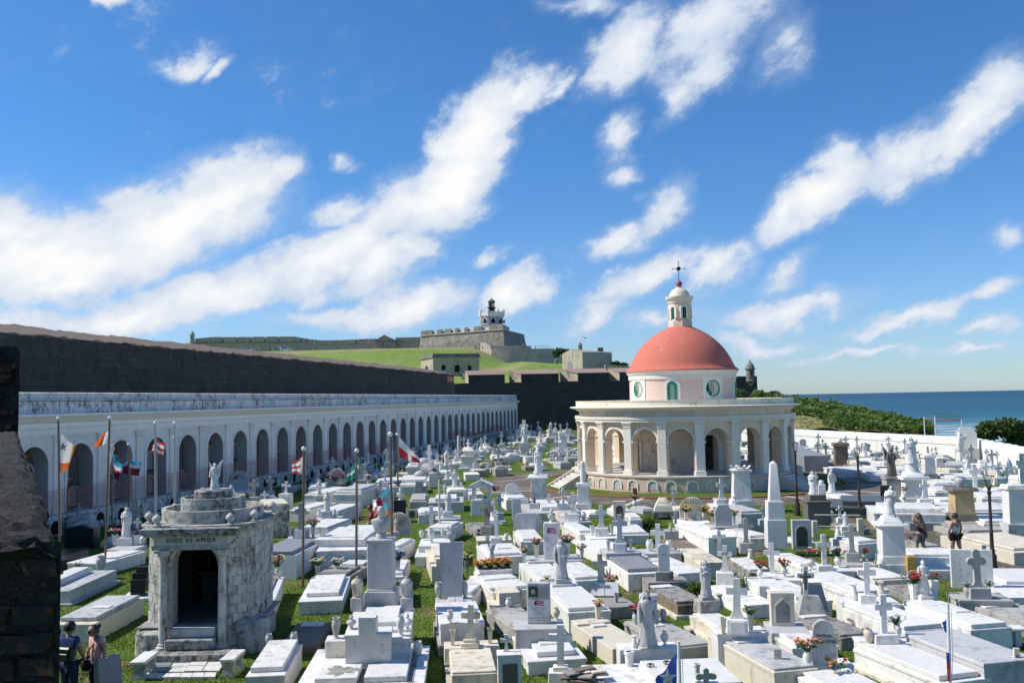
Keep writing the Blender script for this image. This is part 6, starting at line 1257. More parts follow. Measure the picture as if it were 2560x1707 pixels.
 for k in range(7):
  f0, f1 = k/7, (k+1)/7; fm.lathe([(.115*sin(pi*max(.06, f0))**.7*1.05, .08+.24*f0), (.115*sin(pi*min(.96, f1))**.7, .08+.24*f1)], seg=12, a0=k*.26)
 fin = fm.mesh('finial', 'mausoleum_pale', ang=20)
 for x, y in ((-.90, -1.56), (.90, -1.56), (1.33, -.92), (1.33, .88), (-1.33, -.92), (-1.33, .88)): put('finial', fin, t, (x*1.03, y*1.02, 3.235))
 m = MB(); m.box(0, -hd-.02, .50, 1.1, .5, .21, .012); m.build('threshold', 'marble_grey', t)
 m = MB(); m.box(0, -hd-.20, .25, 1.2, .60, .24, .02); m.build('step', 'mausoleum_roof', t); m = MB(); m.box(.05, -hd-.42, -.02, 2.1, .85, .25, .02); m.build('step', 'mausoleum_roof', t)
 return O
MO = mausoleum()
statue('white winged angel standing on the mausoleum roof', 5, 0, 100, 0, 'wm', (Vector((MO.x+.05, MO.y-.05, 4.0)), .0080), arms='open', veil=False, wings=True, rz=.15, seed=4)
def bench(label, loc, rz, w=1.0, d=.38, h=.43, mat='wm', leg='co', scroll=True):
 t = thing('stone_bench', label, 'bench', loc, rz, 'stone benches'); m = MB(); m.box(0, 0, h-.07, w, d, .07, .012); m.build('seat', mat, t)
 for q in (-1, 1):
  m = MB()
  if scroll: m.loft([[(q*w*.34+x*k, y*k2, z) for x, y in ((-.07, -.15), (.07, -.15), (.07, .15), (-.07, .15))] for k, k2, z in ((1.3, 1.1, 0), (1.2, 1.0, .07), (.7, .75, .18), (1.0, .95, .30), (1.25, 1.1, h-.07))])
  else: m.box(q*w*.33, 0, 0, .14, d*.8, h-.07, .01)
  m.build('leg', leg, t)
bench('stone bench with marble seat left of the mausoleum steps', Vector((-8.78, 21.6, 0)), radians(92), .9, .36); bench('stone bench with marble seat right of the mausoleum steps', Vector((-6.72, 21.65, 0)), radians(88), .85, .34)
bench('white marble bench between long graves at the right edge', P(4, 2130, 1215), radians(-8), 1.15, .42, .45, 'wm', 'wm', False)
def tiles():
 t = bpy.data.objects.new('tile_paving', None); COL.objects.link(t); struct(t); rr = random.Random(2)
 rows = [((1440, 1380), (2080, 1375), (1375, 1482), (2010, 1476), 4, 2, 1), ((1345, 1492), (1990, 1490), (1320, 1530), (1975, 1534), 6, 1, 0)]
 for a, b, c, d, nx, ny, dk in rows:
  A, B, C_, D = (P(1, *q) for q in (a, b, c, d))
  for i in range(nx):
   for j in range(ny):
    q = [A.lerp(B, f).lerp(C_.lerp(D, f), g) for f, g in (((i+.03)/nx, (j+.03)/ny), ((i+.97)/nx, (j+.03)/ny), ((i+.97)/nx, (j+.97)/ny), ((i+.03)/nx, (j+.97)/ny))]
    if i == nx-1 and rr.random() < .0: continue
    m = MB(); m.flatprism([(v.x, v.y) for v in q[::-1]], -.02, .045+rr.uniform(0, .02)); m.build('tile', 'granite_grey' if dk and i == 0 and j < 2 else 'marble_white', t)  # leftmost tiles coloured dark, painting in the bench's cast shadow
tiles()
# graves, left part
S1 = ((.1, .9, .08, .88, .10, None),)
tomb('cream tomb with a raised lettered marble ledger left of the mausoleum', 1, (520, 1025), (895, 1030), (950, 790), .5, 'cr', ((.05, .90, .10, .98, .12, 'gm'),), plaque=(.35, .8, .42, .50, .115, 'wm'))
tomb('plain grey block tomb beside the brick wall', 1, (470, 718), (690, 722), (810, 530), .47, 'gm', None, plinth=(.12, .08))
tomb('tilted marble book slab on the tomb by the brick wall', 1, (400, 648), (556, 650), (650, 510), .62, 'wm', ((.02, .98, .05, .95, .06, 'wm'),))
tomb('white and dark tomb with thin slab behind the grey block tomb', 1, (745, 450), (970, 482), (1010, 340), .48, 'wm', ((.3, .9, .35, .98, .05, None),))
vase('grey urn standing on the corner of the dark banded tomb', 1, 925, 535, 400, 'gm', .3, 'pot')
flowers('small green plant with one pink bloom on the tomb by the brick wall', P(1, 730, 500, .55), .22, ['b_pink'], 5, leaf='b_green')
stele('wide black granite headstone with an engraved cross in the shade', 1, 745, 330, 118, 285, 'bk', 0, 'gable', -.15, .35)
c_, s_ = msize(1, 740, 330, 0); cq = thing('engraved_cross', 'pale cross fixed on the black granite headstone', 'cross', (c_.x, c_.y-.20, c_.z+1.5*1)); cross_mesh(.5, .3, .05, 'latin').build('cross', 'gr', cq)
tomb('low black granite ledger in front of the black headstone', 1, (455, 475), (740, 440), (640, 345), .32, 'bk', ((.05, .95, .05, .95, .06, 'bk'),))
tomb('low dark granite ledger left of the white banded tomb', 1, (560, 510), (760, 475), (700, 395), .2, 'bk', None)
tomb('grey base carrying the Virgin statue and two flower pots', 1, (1000, 340), (1240, 345), (1090, 298), .55, 'gm', None)
v_ = statue('white Virgin with folded hands between two flower pots', 1, 1160, 300, -45, 'wm', .55, 'pray', True, rz=.1, ped=[(130, 70)], seed=3)
vase('white pot left of the Virgin statue', 1, 1055, 300, 205, 'wm', .55, 'taper', ['pink', 'b_pink', 'b_white', 'b_pink'], fat=1.3, fh=.75, flabel='pink and white flowers left of the Virgin statue')
vase('white pot right of the Virgin statue', 1, 1258, 300, 205, 'wm', .55, 'taper', ['red', 'b_red', 'b_blue'], fat=1.3, fh=.75, flabel='red and blue flowers right of the Virgin statue')
tomb('stepped black granite tomb touching the mausoleum wall', 1, (1215, 620), (1345, 620), (1230, 590), .65, 'bk', ((0, 1, .4, 1, .18, 'bk'), (.2, 1, .6, 1, .36, 'bk')), plinth=(.25, .12, 'wm'))
tomb('grey shaded tomb behind the black headstone', 1, (640, 160), (860, 150), (700, 90), .7, 'gm', S1); tomb('weathered grey tomb in the shade by the arcade foot', 5, (620, 1250), (810, 1240), (680, 1180), .8, 'co', S1)
vase('tall grey urn on the shaded tomb', 5, 838, 1300, 1185, 'gm', .7, 'urn'); vase('small grey urn left of the Virgin in the shade', 5, 930, 1300, 1245, 'gm', .5, 'pot'); vase('round grey urn near the Virgin in the shade', 5, 1075, 1300, 1240, 'gm', .5, 'pot')
cross('big rough concrete cross in the shade behind the Virgin', 5, 1255, 1380, 1065, 'co', 0, 'latin', .5, rz=-.1); stele('low white arched headstone at the arcade foot', 5, 1430, 1150, 1060, 120, 'wm', .3, 'round'); stele('tiny white arched marker left of the arched headstone', 5, 1305, 1150, 1095, 60, 'wm', .3, 'round')
tomb('dark ledger between Virgin and mausoleum in the shade', 5, (1020, 1320), (1200, 1310), (1120, 1250), .4, 'bk', S1)
stele('grey shaded headstone beside the silver flag pole', 5, 1590, 1080, 915, 110, 'gm', .3, 'flat'); cross('diamond shaped stone cross under the arcade pilaster', 5, 1780, 1060, 935, 'co', .4, 'trefoil', .7)
shell_arch('large grey arched headstone with cut out cross below the arcade', 5, 2190, 1010, 795, 190, 'gm', .5); tomb('pale blue white tomb in front of the arched headstone', 5, (1990, 1060), (2260, 1050), (2080, 965), .7, 'wm', S1)
cross('stone cross behind the mausoleum with flowers at both sides', 5, 2330, 1090, 875, 'co', .5, 'latin', .6, ped=[(120, 55)])
flowers('yellow and red flowers left of the cross behind the mausoleum', P(5, 2270, 1040, .9), .35, ['b_yellow', 'b_red', 'b_purple'], 12)
tomb('weathered flat cream tomb behind the mausoleum', 6, (60, 1120), (300, 1105), (40, 1065), 1.5, 'mausoleum', ((.05, .95, .05, .95, .06, 'cr'),))
tomb('white tomb in the bottom left with half shaded slab', 2, (-60, 1500), (300, 1495), (75, 1215), .55, 'wm', ((.06, .88, .10, 1.0, .12, 'wm'),))
vase('small grey urn beside the mausoleum corner', 2, 120, 1215, 1118, 'gm', .5, 'pot'); vase('small grey urn on the far edge of the half shaded slab', 2, 348, 1208, 1105, 'gm', .5, 'pot')
tw = tomb('double tomb with two white marble slabs at the bottom', 2, (415, 1600), (1590, 1600), (535, 1240), .45, 'wm', ((.145, .475, .08, .99, .13, 'wm'), (.525, .86, .08, .99, .13, 'wm'), (.47, .53, .05, 1, .008, 'bk'), (.86, .91, .05, 1, .008, 'mould')))  # last two slabs are thin dark strips beside the white ones
def stain():
 m = MB(); r = random.Random(9); c = P(2, 790, 1450, .575); pts = []
 for i in range(64):
  a = 2*pi*i/64; q = 1+.22*sin(3*a+1)+.16*sin(7*a)+r.uniform(-.16, .22); pts.append((c.x+.33*q*cos(a), c.y+.30*q*sin(a)))
 m.add([(x, y, .5785) for x, y in pts], [tuple(range(64))])
 for k in range(22): a = r.uniform(0, 6.28); q = r.uniform(1.1, 1.6); x, y = c.x+.34*q*cos(a), c.y+.30*q*sin(a); s = r.uniform(.008, .03); m.add([(x+s*cos(j), y+s*sin(j)*.6, .5785) for j in (0, 1.2, 2.5, 3.8, 5)], [(0, 1, 2, 3, 4)])
 o = m.build('stain', 'mould', None, smooth=False); mw = tw.matrix_basis.inverted(); o.parent = tw; o.matrix_parent_inverse = mw
stain()
tomb('wide stepped white base behind the double tomb', 2, (640, 1175), (1425, 1160), (655, 1120), .95, 'wm', None); tomb('raised white middle step of the bust monument', 2, (815, 1125), (1248, 1112), (835, 1055), 1.2, 'wm', None)
pillar('small blank marble block on the middle step', 2, 1030, 1108, 955, [(165, 165, 150, None, 'block')], 'wm', 1.2, -.05, sq=.6, cat='block')
tomb('marble base with lettered slab in front of the bust pedestal', 2, (850, 1085), (1450, 1075), (885, 890), .9, 'wm', ((.22, .78, .15, .92, .12, 'wm'),))
t_, pp, z_, ss = pillar('tall grey bust pedestal rising between two crown urns', 2, 1155, 860, 255, [(285, 280, 150, 'gm', 'base'), (245, 235, 22, 'gm', 'moulding'), (225, 222, 420, 'gm', 'shaft'), (250, 245, 25, 'gm', 'cap')], 'gm', .9, -.05, sq=.8)
bust('big marble bust of a man on the tallest grey pedestal', 2, 0, 290, 0, 'gm', (Vector((pp.x, pp.y, pp.z+z_)), ss), .1)
for x, lab in ((930, 'left'), (1385, 'right')):
 t_, p2, z2, s2 = pillar('square marble block under the %s crown urn' % lab, 2, x, 900, 780, [(100, 98, 120, None, 'block')], 'gm', .9, -.05)
 t = thing('crown_urn', 'carved crown topped urn %s of the tall bust pedestal' % lab, 'urn', (p2.x, p2.y, p2.z+z2), 0, 'crown urns of the bust monument'); h = 185*s2
 m = MB(); m.lathe([(.16*h, 0), (.17*h, .05*h), (.20*h, .3*h), (.27*h, .6*h), (.29*h, .70*h), (.24*h, .80*h), (.16*h, .86*h), (.08*h, .90*h), (.07*h, .97*h), (.02, h)], seg=14); m.build('body', 'cr' if x < 1000 else 'gm', t); m = MB()
 for k in range(8): a = k*pi/4; m.tube([(.2*h*cos(a), .2*h*sin(a), .05*h), (.235*h*cos(a), .235*h*sin(a), .35*h), (.29*h*cos(a), .29*h*sin(a), .66*h), (.17*h*cos(a), .17*h*sin(a), .86*h)], .022*h, 5)
 m.build('crown_band', 'cr' if x < 1000 else 'gm', t)
vase('tall grey urn on the left end of the wide white base', 2, 735, 1155, 970, 'gm', .95, 'tall', fat=1.1); vase('covered urn left of the blank marble block', 2, 875, 1068, 942, 'gm', 1.2, 'covered'); vase('tall white urn right of the blank marble block', 2, 1328, 1130, 945, 'wm', .95, 'tall', fat=1.1); vase('covered urn behind the tall white urn', 2, 1388, 1075, 930, 'wm', .95, 'covered'); vase('squat white urn on the right rim of the double tomb', 2, 1490, 1312, 1188, 'wm', .45, 'pot')
tomb('white box tomb with an off-centre marble slab on the grass', 2, (390, 820), (800, 803), (503, 606), .4, 'wm', ((.14, .88, .16, .97, .13, 'wm'),))
tomb('low brown stone grave with a white open book plaque', 2, (275, 1225), (612, 1230), (338, 1010), .2, 'bs', None, plaque=(.18, .82, .80, .98, 0, 'wm'))
tomb('dark mouldy ledger behind the white flower vases', 2, (585, 590), (900, 610), (735, 445), .38, 'dk', ((.1, .85, .1, .62, .10, 'dk'), (.25, .85, .72, 1, .08, 'wm')))
vase('white vase with white flowers, left one of the pair', 2, 566, 600, 490, 'wm', .15, 'taper', ['white', 'b_white', 'b_white', 'b_yellow'], fat=1.05, fh=.8, flabel='white roses in the left vase of the pair'); vase('white vase with white flowers, right one of the pair', 2, 746, 600, 490, 'wm', .15, 'taper', ['white', 'b_white', 'b_white', 'b_yellow'], fat=1.05, fh=.8, flabel='white roses in the right vase of the pair')
vase('rusty stained white urn beside the mausoleum', 2, 206, 608, 500, 'cr', .55, 'urn', ['yellow and purple', 'b_yellow', 'b_purple', 'b_orange', 'b_white'], fh=1.05, flabel='yellow and purple flowers beside the mausoleum')
tomb('white tomb half hidden behind the mausoleum corner', 2, (-150, 885), (185, 872), (-60, 605), .55, 'wm', ((.05, .8, .05, 1, .06, 'dk'),))
tomb('tall whitewashed block tomb with a grey granite lid', 2, (90, 388), (406, 400), (268, 262), .85, 'wp', ((-.02, .88, .0, .95, .14, 'gr'),)); tomb('granite headblock between two pots on the whitewashed tomb', 2, (270, 262), (575, 250), (300, 215), .95, 'gm', None)
cross('tall grey granite cross above the whitewashed tomb', 2, 415, 235, -80, 'gr', .95, 'latin', .42, ped=[(130, 78)], plaque=True); vase('grey square pot left of the granite cross', 2, 315, 222, 140, 'gm', .95, 'taper'); vase('grey square pot right of the granite cross', 2, 525, 228, 130, 'gm', .95, 'taper', ['white', 'b_white', 'b_pink', 'b_red'], fh=.9, flabel='white and pink flowers right of the granite cross')
tomb('wide low white tomb in front of the bust man', 2, (575, 352), (1036, 345), (600, 262), .75, 'wm', None, group='graves of the cemetery'); tomb('white tiered slab tomb behind the wide low tomb', 2, (570, 255), (1030, 258), (740, 130), 1.0, 'wm', ((.25, .98, .1, .98, .09, 'wm'), (.0, .98, -.02, .15, .05, 'wm')))
tomb('white ledger tomb left of the red shirted man', 6, (550, 1320), (720, 1340), (600, 1240), .75, 'wm', ((.0, .95, .0, .97, .1, None),), plinth=(.25, .3, 'wm'))
shell_arch('big ribbed shell headstone behind the marble bust', 6, 1310, 1390, 1180, 225, 'cr', .5, crossed=False); statue('small pinkish angel in front of the ribbed shell', 6, 1288, 1395, 1222, 'pk', .5, 'pray', False, True, fat=1.1, ped=[(60, 45)])
tomb('white tomb with small slab under the ribbed shell', 2, (1270, 330), (1370, 340), (1290, 245), .6, 'wm', S1); tomb('white grave right of the bust pedestal with a dark pot', 2, (1290, 590), (1390, 590), (1290, 440), .45, 'wm', S1); vase('grey pot with dry stems right of the bust pedestal', 2, 1305, 560, 440, 'gm', .45, 'taper', ['blue', 'b_blue', 'b_olive'], fh=.8, flabel='dry blue flowers right of the bust pedestal')
tomb('low white tomb with three urns left of the grey stele', 2, (1478, 405), (1920, 400), (1482, 285), .4, 'wm', ((.05, .75, .3, .9, .25, 'wm'),)); vase('small white urn, left of the three on the low tomb', 2, 1520, 232, 165, 'wm', .75, 'pot'); vase('large white urn, middle of the three on the low tomb', 2, 1607, 278, 145, 'wm', .65, 'tall', fat=1.2); vase('grey urn, right of the three on the low tomb', 2, 1715, 218, 160, 'gm', .75, 'pot')
tomb('cream stepped block beside the leaning stele', 2, (1560, 500), (1690, 490), (1600, 340), .55, 'cr', ((.35, 1, 0, .8, .25, 'cr'),))
tomb('marble base under the leaning grey stele', 2, (1640, 885), (1990, 872), (1650, 790), .55, 'gm', None)
t_, w_, h_, z_ = stele('tall leaning grey stele carrying a bust', 2, 1800, 790, 290, 214, 'gm', .55, 'taper', -.05, .22, lean=-.03); pq, sq_ = msize(2, 1800, 790, .55); bust('marble bust of a man on the leaning stele', 2, 0, 155, 0, 'gm', (Vector((pq.x, pq.y, .55+h_-.01)), sq_), .15)
tomb('open book of grey marble at the foot of the stele', 2, (1760, 880), (1915, 875), (1755, 790), .62, 'gm', ((.02, .49, .05, .95, .06, 'gm'), (.51, .98, .05, .95, .06, 'gm')), cat='plaque', group='marble book plaques', name='book_plaque')
vase('grey urn left of the leaning stele', 2, 1675, 792, 645, 'gm', .55, 'tall', fat=1.2); vase('grey urn right of the leaning stele', 2, 1915, 778, 636, 'gm', .55, 'tall', fat=1.2); tomb('white tomb right of the leaning stele', 2, (1900, 765), (2080, 790), (1885, 590), .45, 'wm', S1)
vase('stone pot with yellow flowers right of the leaning stele', 2, 1935, 545, 440, 'co', .3, 'taper', ['yellow', 'b_yellow', 'b_white'], fh=.7, flabel='yellow flowers behind the leaning stele')
tomb('white tomb with black stained edges and two urns', 2, (1685, 1045), (2098, 1022), (1645, 850), .75, 'wm', ((.0, 1.0, -.02, .98, .07, 'wm'),), plinth=(.05, .3, 'dk')); vase('small white urn, left on the black stained tomb', 2, 1780, 1015, 900, 'wm', .82, 'urn'); vase('small white urn, right on the black stained tomb', 2, 2010, 995, 885, 'wm', .82, 'urn')
tomb('cream slab tomb with a small plaque under the cream cross', 2, (1790, 1495), (2215, 1472), (1770, 1250), .38, 'cr', ((.02, .98, .02, .97, .05, 'cr'),), plaque=(.33, .68, .86, .98, .05, 'wm'), plinth=(.1, .12, 'co')); tomb('cream head step carrying a cross and two square vases', 2, (1722, 1255), (2232, 1225), (1728, 1190), .45, 'cr', None)
cross('cream stone cross between two square vases', 2, 1968, 1228, 860, 'cr', .45, 'flare', .56, ped=[(160, 40), (120, 28)]); vase('square cream vase left of the cream cross', 2, 1806, 1218, 1085, 'cr', .45, 'taper'); vase('square cream vase right of the cream cross', 2, 2150, 1202, 1065, 'cr', .45, 'taper')
tomb('long marble planter with orange flowers', 2, (2035, 545), (2320, 515), (2040, 490), .8, 'wm', None, cat='planter', group=None, name='planter', head=(.05, .95, .02, 'bs'))
for i, x in enumerate((2060, 2150, 2230, 2300)): flowers('orange flowers in the marble planter, clump %s' % ['at the left end', 'left of the middle', 'right of the middle', 'at the right end'][i], P(2, x, 515-i*4, .8), .34, ['b_orange', 'b_orange', 'b_yellow', 'b_salmon'], 26)
tomb('stepped white grave in front of the orange planter', 2, (2130, 745), (2470, 700), (2020, 585), .55, 'wm', ((.0, .95, .05, .45, .1, None), (.1, .95, .5, .75, .12, None), (.1, .9, .78, .98, .16, None))); statue('small marble angel behind the orange planter', 2, 2165, 440, 268, 'gm', .75, 'pray', False, True, seed=8); tomb('white tomb behind the orange planter with two plaques', 2, (2090, 425), (2400, 395), (2078, 308), .65, 'wm', S1, plaque=(.4, .8, .4, .5, .1, 'wm'))
tomb('cream stepped grave left of the portrait monument', 2, (2140, 880), (2400, 850), (2150, 800), .32, 'cr', ((.3, 1, .2, 1, .35, 'cr'),)); vase('white urn before the cream stepped grave', 2, 2320, 892, 788, 'wm', .4, 'urn'); tomb('grey worn slab grave in front of the portrait monument', 2, (2350, 1115), (2640, 1060), (2190, 895), .42, 'co', ((.05, .95, .1, .95, .06, 'co'),))
tomb('white cube shrine under the flared white cross', 2, (2215, 1310), (2440, 1300), (2210, 1260), .95, 'wp', None, cat='shrine', group='small shrines', name='shrine'); cs, ws_, ls_, rs_ = rect(2, (2215, 1310), (2440, 1300), (2210, 1260), .95); ps = cs+Vector((sin(rs_), -cos(rs_), 0))*(ls_/2+.012); t = thing('shrine_window', 'dark glazed front of the white cube shrine', 'window', (ps.x, ps.y, .16), rs_); m = MB(); m.box(0, 0, 0, ws_*.62, .02, .60, .006); m.build('pane', 'tarnish', t); cross('flared white cross on the white cube shrine', 2, 2298, 1278, 1125, 'wp', .95, 'pattee', .75, tk=.2)
# graves, middle
W = 'wm'
def pane_on(t, w, h, z, y=-.08, mat='letter_grey', lines=4, size=.05, words=None):
 if words:
  for i, q in enumerate(words): text(q, size, mat, t, (0, y, z-i*size*1.5), (pi/2, 0, 0), 'lettering', .003)
cross('large plain white cross in the bottom middle', 3, 450, 1575, 1050, 'wp', 0, 'latin', .58, ped=[(222, 120), (140, 42)], tk=.17, rz=-.1)
tomb('white step tomb with a raised notched slab below the portrait monument', 3, (140, 1372), (686, 1335), (5, 1135), .33, W, ((.2, .85, .12, .92, .13, None), (.32, .72, .35, .75, .17, None)))
tomb('grey step carrying the portrait monument', 3, (20, 1080), (482, 1060), (22, 985), .78, 'gm', None)
t_, pp, z_, ss = pillar('portrait monument with two old photographs and a small flag', 3, 250, 1012, 652, [(212, 205, 360, 'gm', 'shaft')], 'gm', .78, -.08, sq=.45, name='monument', cat='monument')
def plate(t, x, z, w, h, y, mat, nm, th=.012): m = MB(); m.box(x, y, z, w, th, h, .003); return m.build(nm, mat, t)
yy = -205*ss*.45/2-.012; wv = 205*ss
plate(t_, 0, z_*.04, wv*.98, z_*.56, yy, 'wm', 'plaque'); ph = plate(t_, -wv*.22, z_*.64, wv*.40, z_*.28, yy, 'photo_dark', 'photograph'); plate(t_, wv*.23, z_*.64, wv*.42, z_*.28, yy, 'photo_light', 'photograph')
m = MB(); m.lathe([(.001, 0), (wv*.075, .01), (wv*.085, wv*.11), (wv*.06, wv*.19), (.001, wv*.21)], seg=10, sq=.15); m.lathe([(wv*.03, -.08), (wv*.15, -.06), (.16*wv, -.13)], seg=10, sq=.1); m.build('portrait', 'photo_light', ph, (-wv*.22, yy-.008, z_*.73))
def mini_flag(t, x, z, w, h, y):
 m = MB()
 for i in range(5):
  m.m = i % 2; vs = []
  for k in range(7): f = k/6; vs += [(x+w*f, y, z+h*i/5+.06*h*sin(f*5)), (x+w*f, y, z+h*(i+1)/5+.06*h*sin(f*5))]
  m.add(vs, [(2*k, 2*k+2, 2*k+3, 2*k+1) for k in range(6)])
 m.m = 2; m.add([(x, y-.004, z), (x, y-.004, z+h), (x+w*.38, y-.004, z+h*.5)], [(0, 1, 2)]); m.build('painted_flag', ['b_red', 'f_white', 'f_blue'], t, smooth=False)
mini_flag(t_, -wv*.18, z_*.455, wv*.42, z_*.11, yy-.012)
for i, q in enumerate(('Luz dará de sí mismo', 'Mártir Don P.J.G.', 'La Roca d.m.r', 'La Patria suya')): text(q, .042, 'letter_grey', t_, (0, yy-.008, z_*(.40-.055*i)), (pi/2, 0, 0))
text('SAMUEL ARROYO VELA', .052, 'letter_grey', t_, (0, yy-.008, z_*.15), (pi/2, 0, 0)); text('N.P 31 ABRIL DE 1958', .045, 'letter_grey', t_, (0, yy-.008, z_*.085), (pi/2, 0, 0))
vase('brownish white urn right of the portrait monument', 3, 408, 988, 875, 'cr', .78, 'urn')
tomb('large white slab tomb right of the portrait monument', 3, (460, 935), (836, 895), (325, 680), .55, W, ((.04, .9, .03, .98, .11, None),))
tomb('double white tomb with two slabs behind the draped Madonna', 3, (262, 655), (866, 612), (70, 490), .52, W, ((.0, .46, .05, .98, .1, None), (.52, .97, .05, .98, .1, None)))
statue('draped stone Madonna on a block beside two white slabs', 3, 457, 700, 248, 'gm', .55, 'side', True, rz=.1, fat=1.0, ped=[(200, 52), (120, 30)], pm='gm', seed=12)
tomb('grey step behind the Madonna with flower vases on it', 3, (140, 465), (625, 430), (132, 405), .68, 'gm', None)
t_, pp, z_, ss = pillar('white marble pillar with a painted flag and a bust', 3, 370, 425, 100, [(148, 144, 325, W, 'shaft')], W, .68, -.08, sq=.6, name='monument', cat='monument')
bust('small bald marble bust on the painted flag pillar', 3, 0, 120, 0, W, (Vector((pp.x, pp.y, .68+z_)), ss), .1); mini_flag(t_, -36*ss, z_*.72, 78*ss, 45*ss, -144*ss*.3-.012)
vase('white vase with yellow and pink flowers at the left corner', 3, 110, 485, 372, 'wm', .5, 'taper', ['mixed', 'b_yellow', 'b_pink', 'b_white'], fh=.62, flabel='yellow pink and white flowers left of the painted flag pillar')
vase('cream vase with red flowers beside the painted flag pillar', 3, 225, 415, 298, 'cr', .68, 'taper', ['red', 'b_red', 'b_salmon', 'b_yellow'], fh=.62, flabel='red and salmon flowers beside the painted flag pillar')
vase('pale vase with dark pink flowers right of the painted flag pillar', 3, 512, 408, 280, 'wm', .68, 'taper', ['pink', 'b_purple', 'b_pink', 'b_yellow'], fh=.7, flabel='dark pink flowers right of the painted flag pillar'); vase('white vase with pink and yellow flowers by the long white tomb', 3, 640, 442, 345, 'wm', .45, 'taper', ['pink', 'b_pink', 'b_white', 'b_yellow'], fh=.75, flabel='pink and yellow flowers by the long white tomb')
tomb('white grave at the left behind the Madonna', 3, (-60, 420), (130, 405), (-160, 300), .5, W, S1); vase('cream pot with one yellow bloom before the Madonna', 3, 325, 690, 615, 'cr', .5, 'taper', ['yellow', 'b_yellow'], fh=.6, flabel='single yellow bloom before the Madonna'); vase('stone jug at the left of the portrait monument', 3, 72, 785, 700, 'co', .35, 'pot')
cross('grey weathered cross on a wedge block', 3, 818, 755, 395, 'co', .35, 'flare', .50, ped=[(150, 100)], pm='gm'); tomb('dark worn grave under the wedge block cross', 3, (830, 890), (1095, 850), (700, 745), .33, 'dk', None)
pl, sl_ = msize(3, 855, 770, .36); t = thing('book_plaque', 'marble open book leaning on the wedge block', 'plaque', pl, -.1); m = MB(); m.box(-.21, 0, 0, .40, .06, .42, .01); m.box(.21, 0, 0, .40, .06, .42, .01); o = m.build('stone', 'wm', t); o.rotation_euler.x = -.5
vase('dark stone pot holding red flowers behind the book', 3, 928, 730, 650, 'dk', .35, 'taper', ['red', 'b_red', 'b_salmon'], fh=1.0, flabel='red flowers behind the marble book'); vase('stone pot in front of the marble book', 3, 958, 835, 742, 'co', .3, 'taper')
vase('large square cream planter with olive flowers', 3, 790, 992, 865, 'cr', .42, 'taper', ['olive', 'b_olive', 'b_yellow', 'b_orange'], fat=1.1, fh=.6, flabel='dry olive flowers in the square cream planter')
tomb('ochre stained cream tomb with a dark streaked side', 3, (880, 1268), (1185, 1215), (600, 1010), .42, 'cr', ((.0, 1.0, .82, 1.0, .06, 'cr'),), plaque=(.35, .75, .72, .80, .01, 'wm'))
tomb('white block under the tall robed Virgin', 3, (985, 1278), (1505, 1232), (985, 1212), .68, W, None); statue('tall robed Virgin with lowered hands in the bottom middle', 3, 1245, 1238, 735, 'gm', .68, 'open', True, rz=.25, seed=21, fat=1.08)
vase('egg shaped white urn left of the tall Virgin', 3, 1125, 1240, 1132, 'wm', .68, 'bottle'); vase('white urn right of the tall Virgin', 3, 1400, 1218, 1085, 'wm', .68, 'urn'); vase('white column vase below the tall Virgin', 3, 1080, 1480, 1282, 'wm', .3, 'cyl', fat=1.05)
tomb('grey stained flat grave behind the tall Virgin', 3, (1450, 1262), (1808, 1215), (1045, 1010), .3, 'co', ((.02, .98, .02, .98, .05, 'co'),), plaque=(.45, .7, .66, .75, .05, W))
pillar('small grey stone tabernacle behind the tall Virgin', 3, 1262, 1010, 760, [(170, 170, 60, None, 'base'), (140, 140, 130, None, 'shaft'), (175, 165, 40, None, 'cap')], 'gm', .33, -.1, name='tabernacle', cat='shrine', sq=.7)
vase('grey jug with red flowers left of the stone tabernacle', 3, 1140, 1030, 925, 'gm', .33, 'pot', ['red', 'b_red', 'b_pink'], fh=.95, flabel='red flowers left of the tall Virgin'); vase('grey jug right of the stone tabernacle', 3, 1387, 992, 890, 'gm', .33, 'pot')
t_, w_, h_, z_ = stele('upright rounded white military headstone on a dark block', 3, 1400, 628, 298, 100, W, .45, 'round', -.1, .14, ped=[(160, 82)], pm='dk'); text('PFC', .09, 'letter_grey', t_, (0, -.08, z_+h_*.62), (pi/2, 0, 0))
tomb('dark mossy block under the military headstone', 3, (1245, 660), (1575, 622), (1245, 605), .45, 'dk', None); tomb('dark brown slab grave below the military headstone', 3, (1478, 868), (1722, 832), (1320, 712), .38, 'bs', ((.05, .95, .05, .98, .09, 'dk'),), plaque=(.05, .75, .84, 1.0, .09, W), plinth=(.08, .12, 'cr'))
tomb('white tomb with a grey granite lid in the middle', 3, (1005, 578), (1322, 548), (862, 385), .55, 'wp', ((.06, .92, .06, 1, .13, 'gr'),)); tomb('long whitewashed tomb left of the granite lid tomb', 3, (880, 440), (1140, 405), (690, 262), .5, 'wp', None); tomb('marble head step under the flared cross with plaque', 3, (852, 388), (1142, 358), (852, 338), .78, 'gm', None)
cross('flared grey marble cross with a lettered plaque', 3, 992, 358, 28, 'gm', .78, 'flare', .56, ped=[(128, 78)], plaque=True); vase('square grey vase left of the plaque cross', 3, 885, 350, 265, 'gm', .78, 'taper'); vase('square grey vase right of the plaque cross', 3, 1088, 342, 255, 'gm', .78, 'taper')
tomb('thin white slab tomb with a black gap under it', 3, (1490, 595), (1710, 568), (1255, 430), .33, W, ((-.02, 1.0, .0, 1, .09, W),), plinth=(.05, .12, 'dk')); tomb('grey head step right of the plaque cross', 3, (1200, 395), (1500, 362), (1195, 345), .55, 'gm', None)
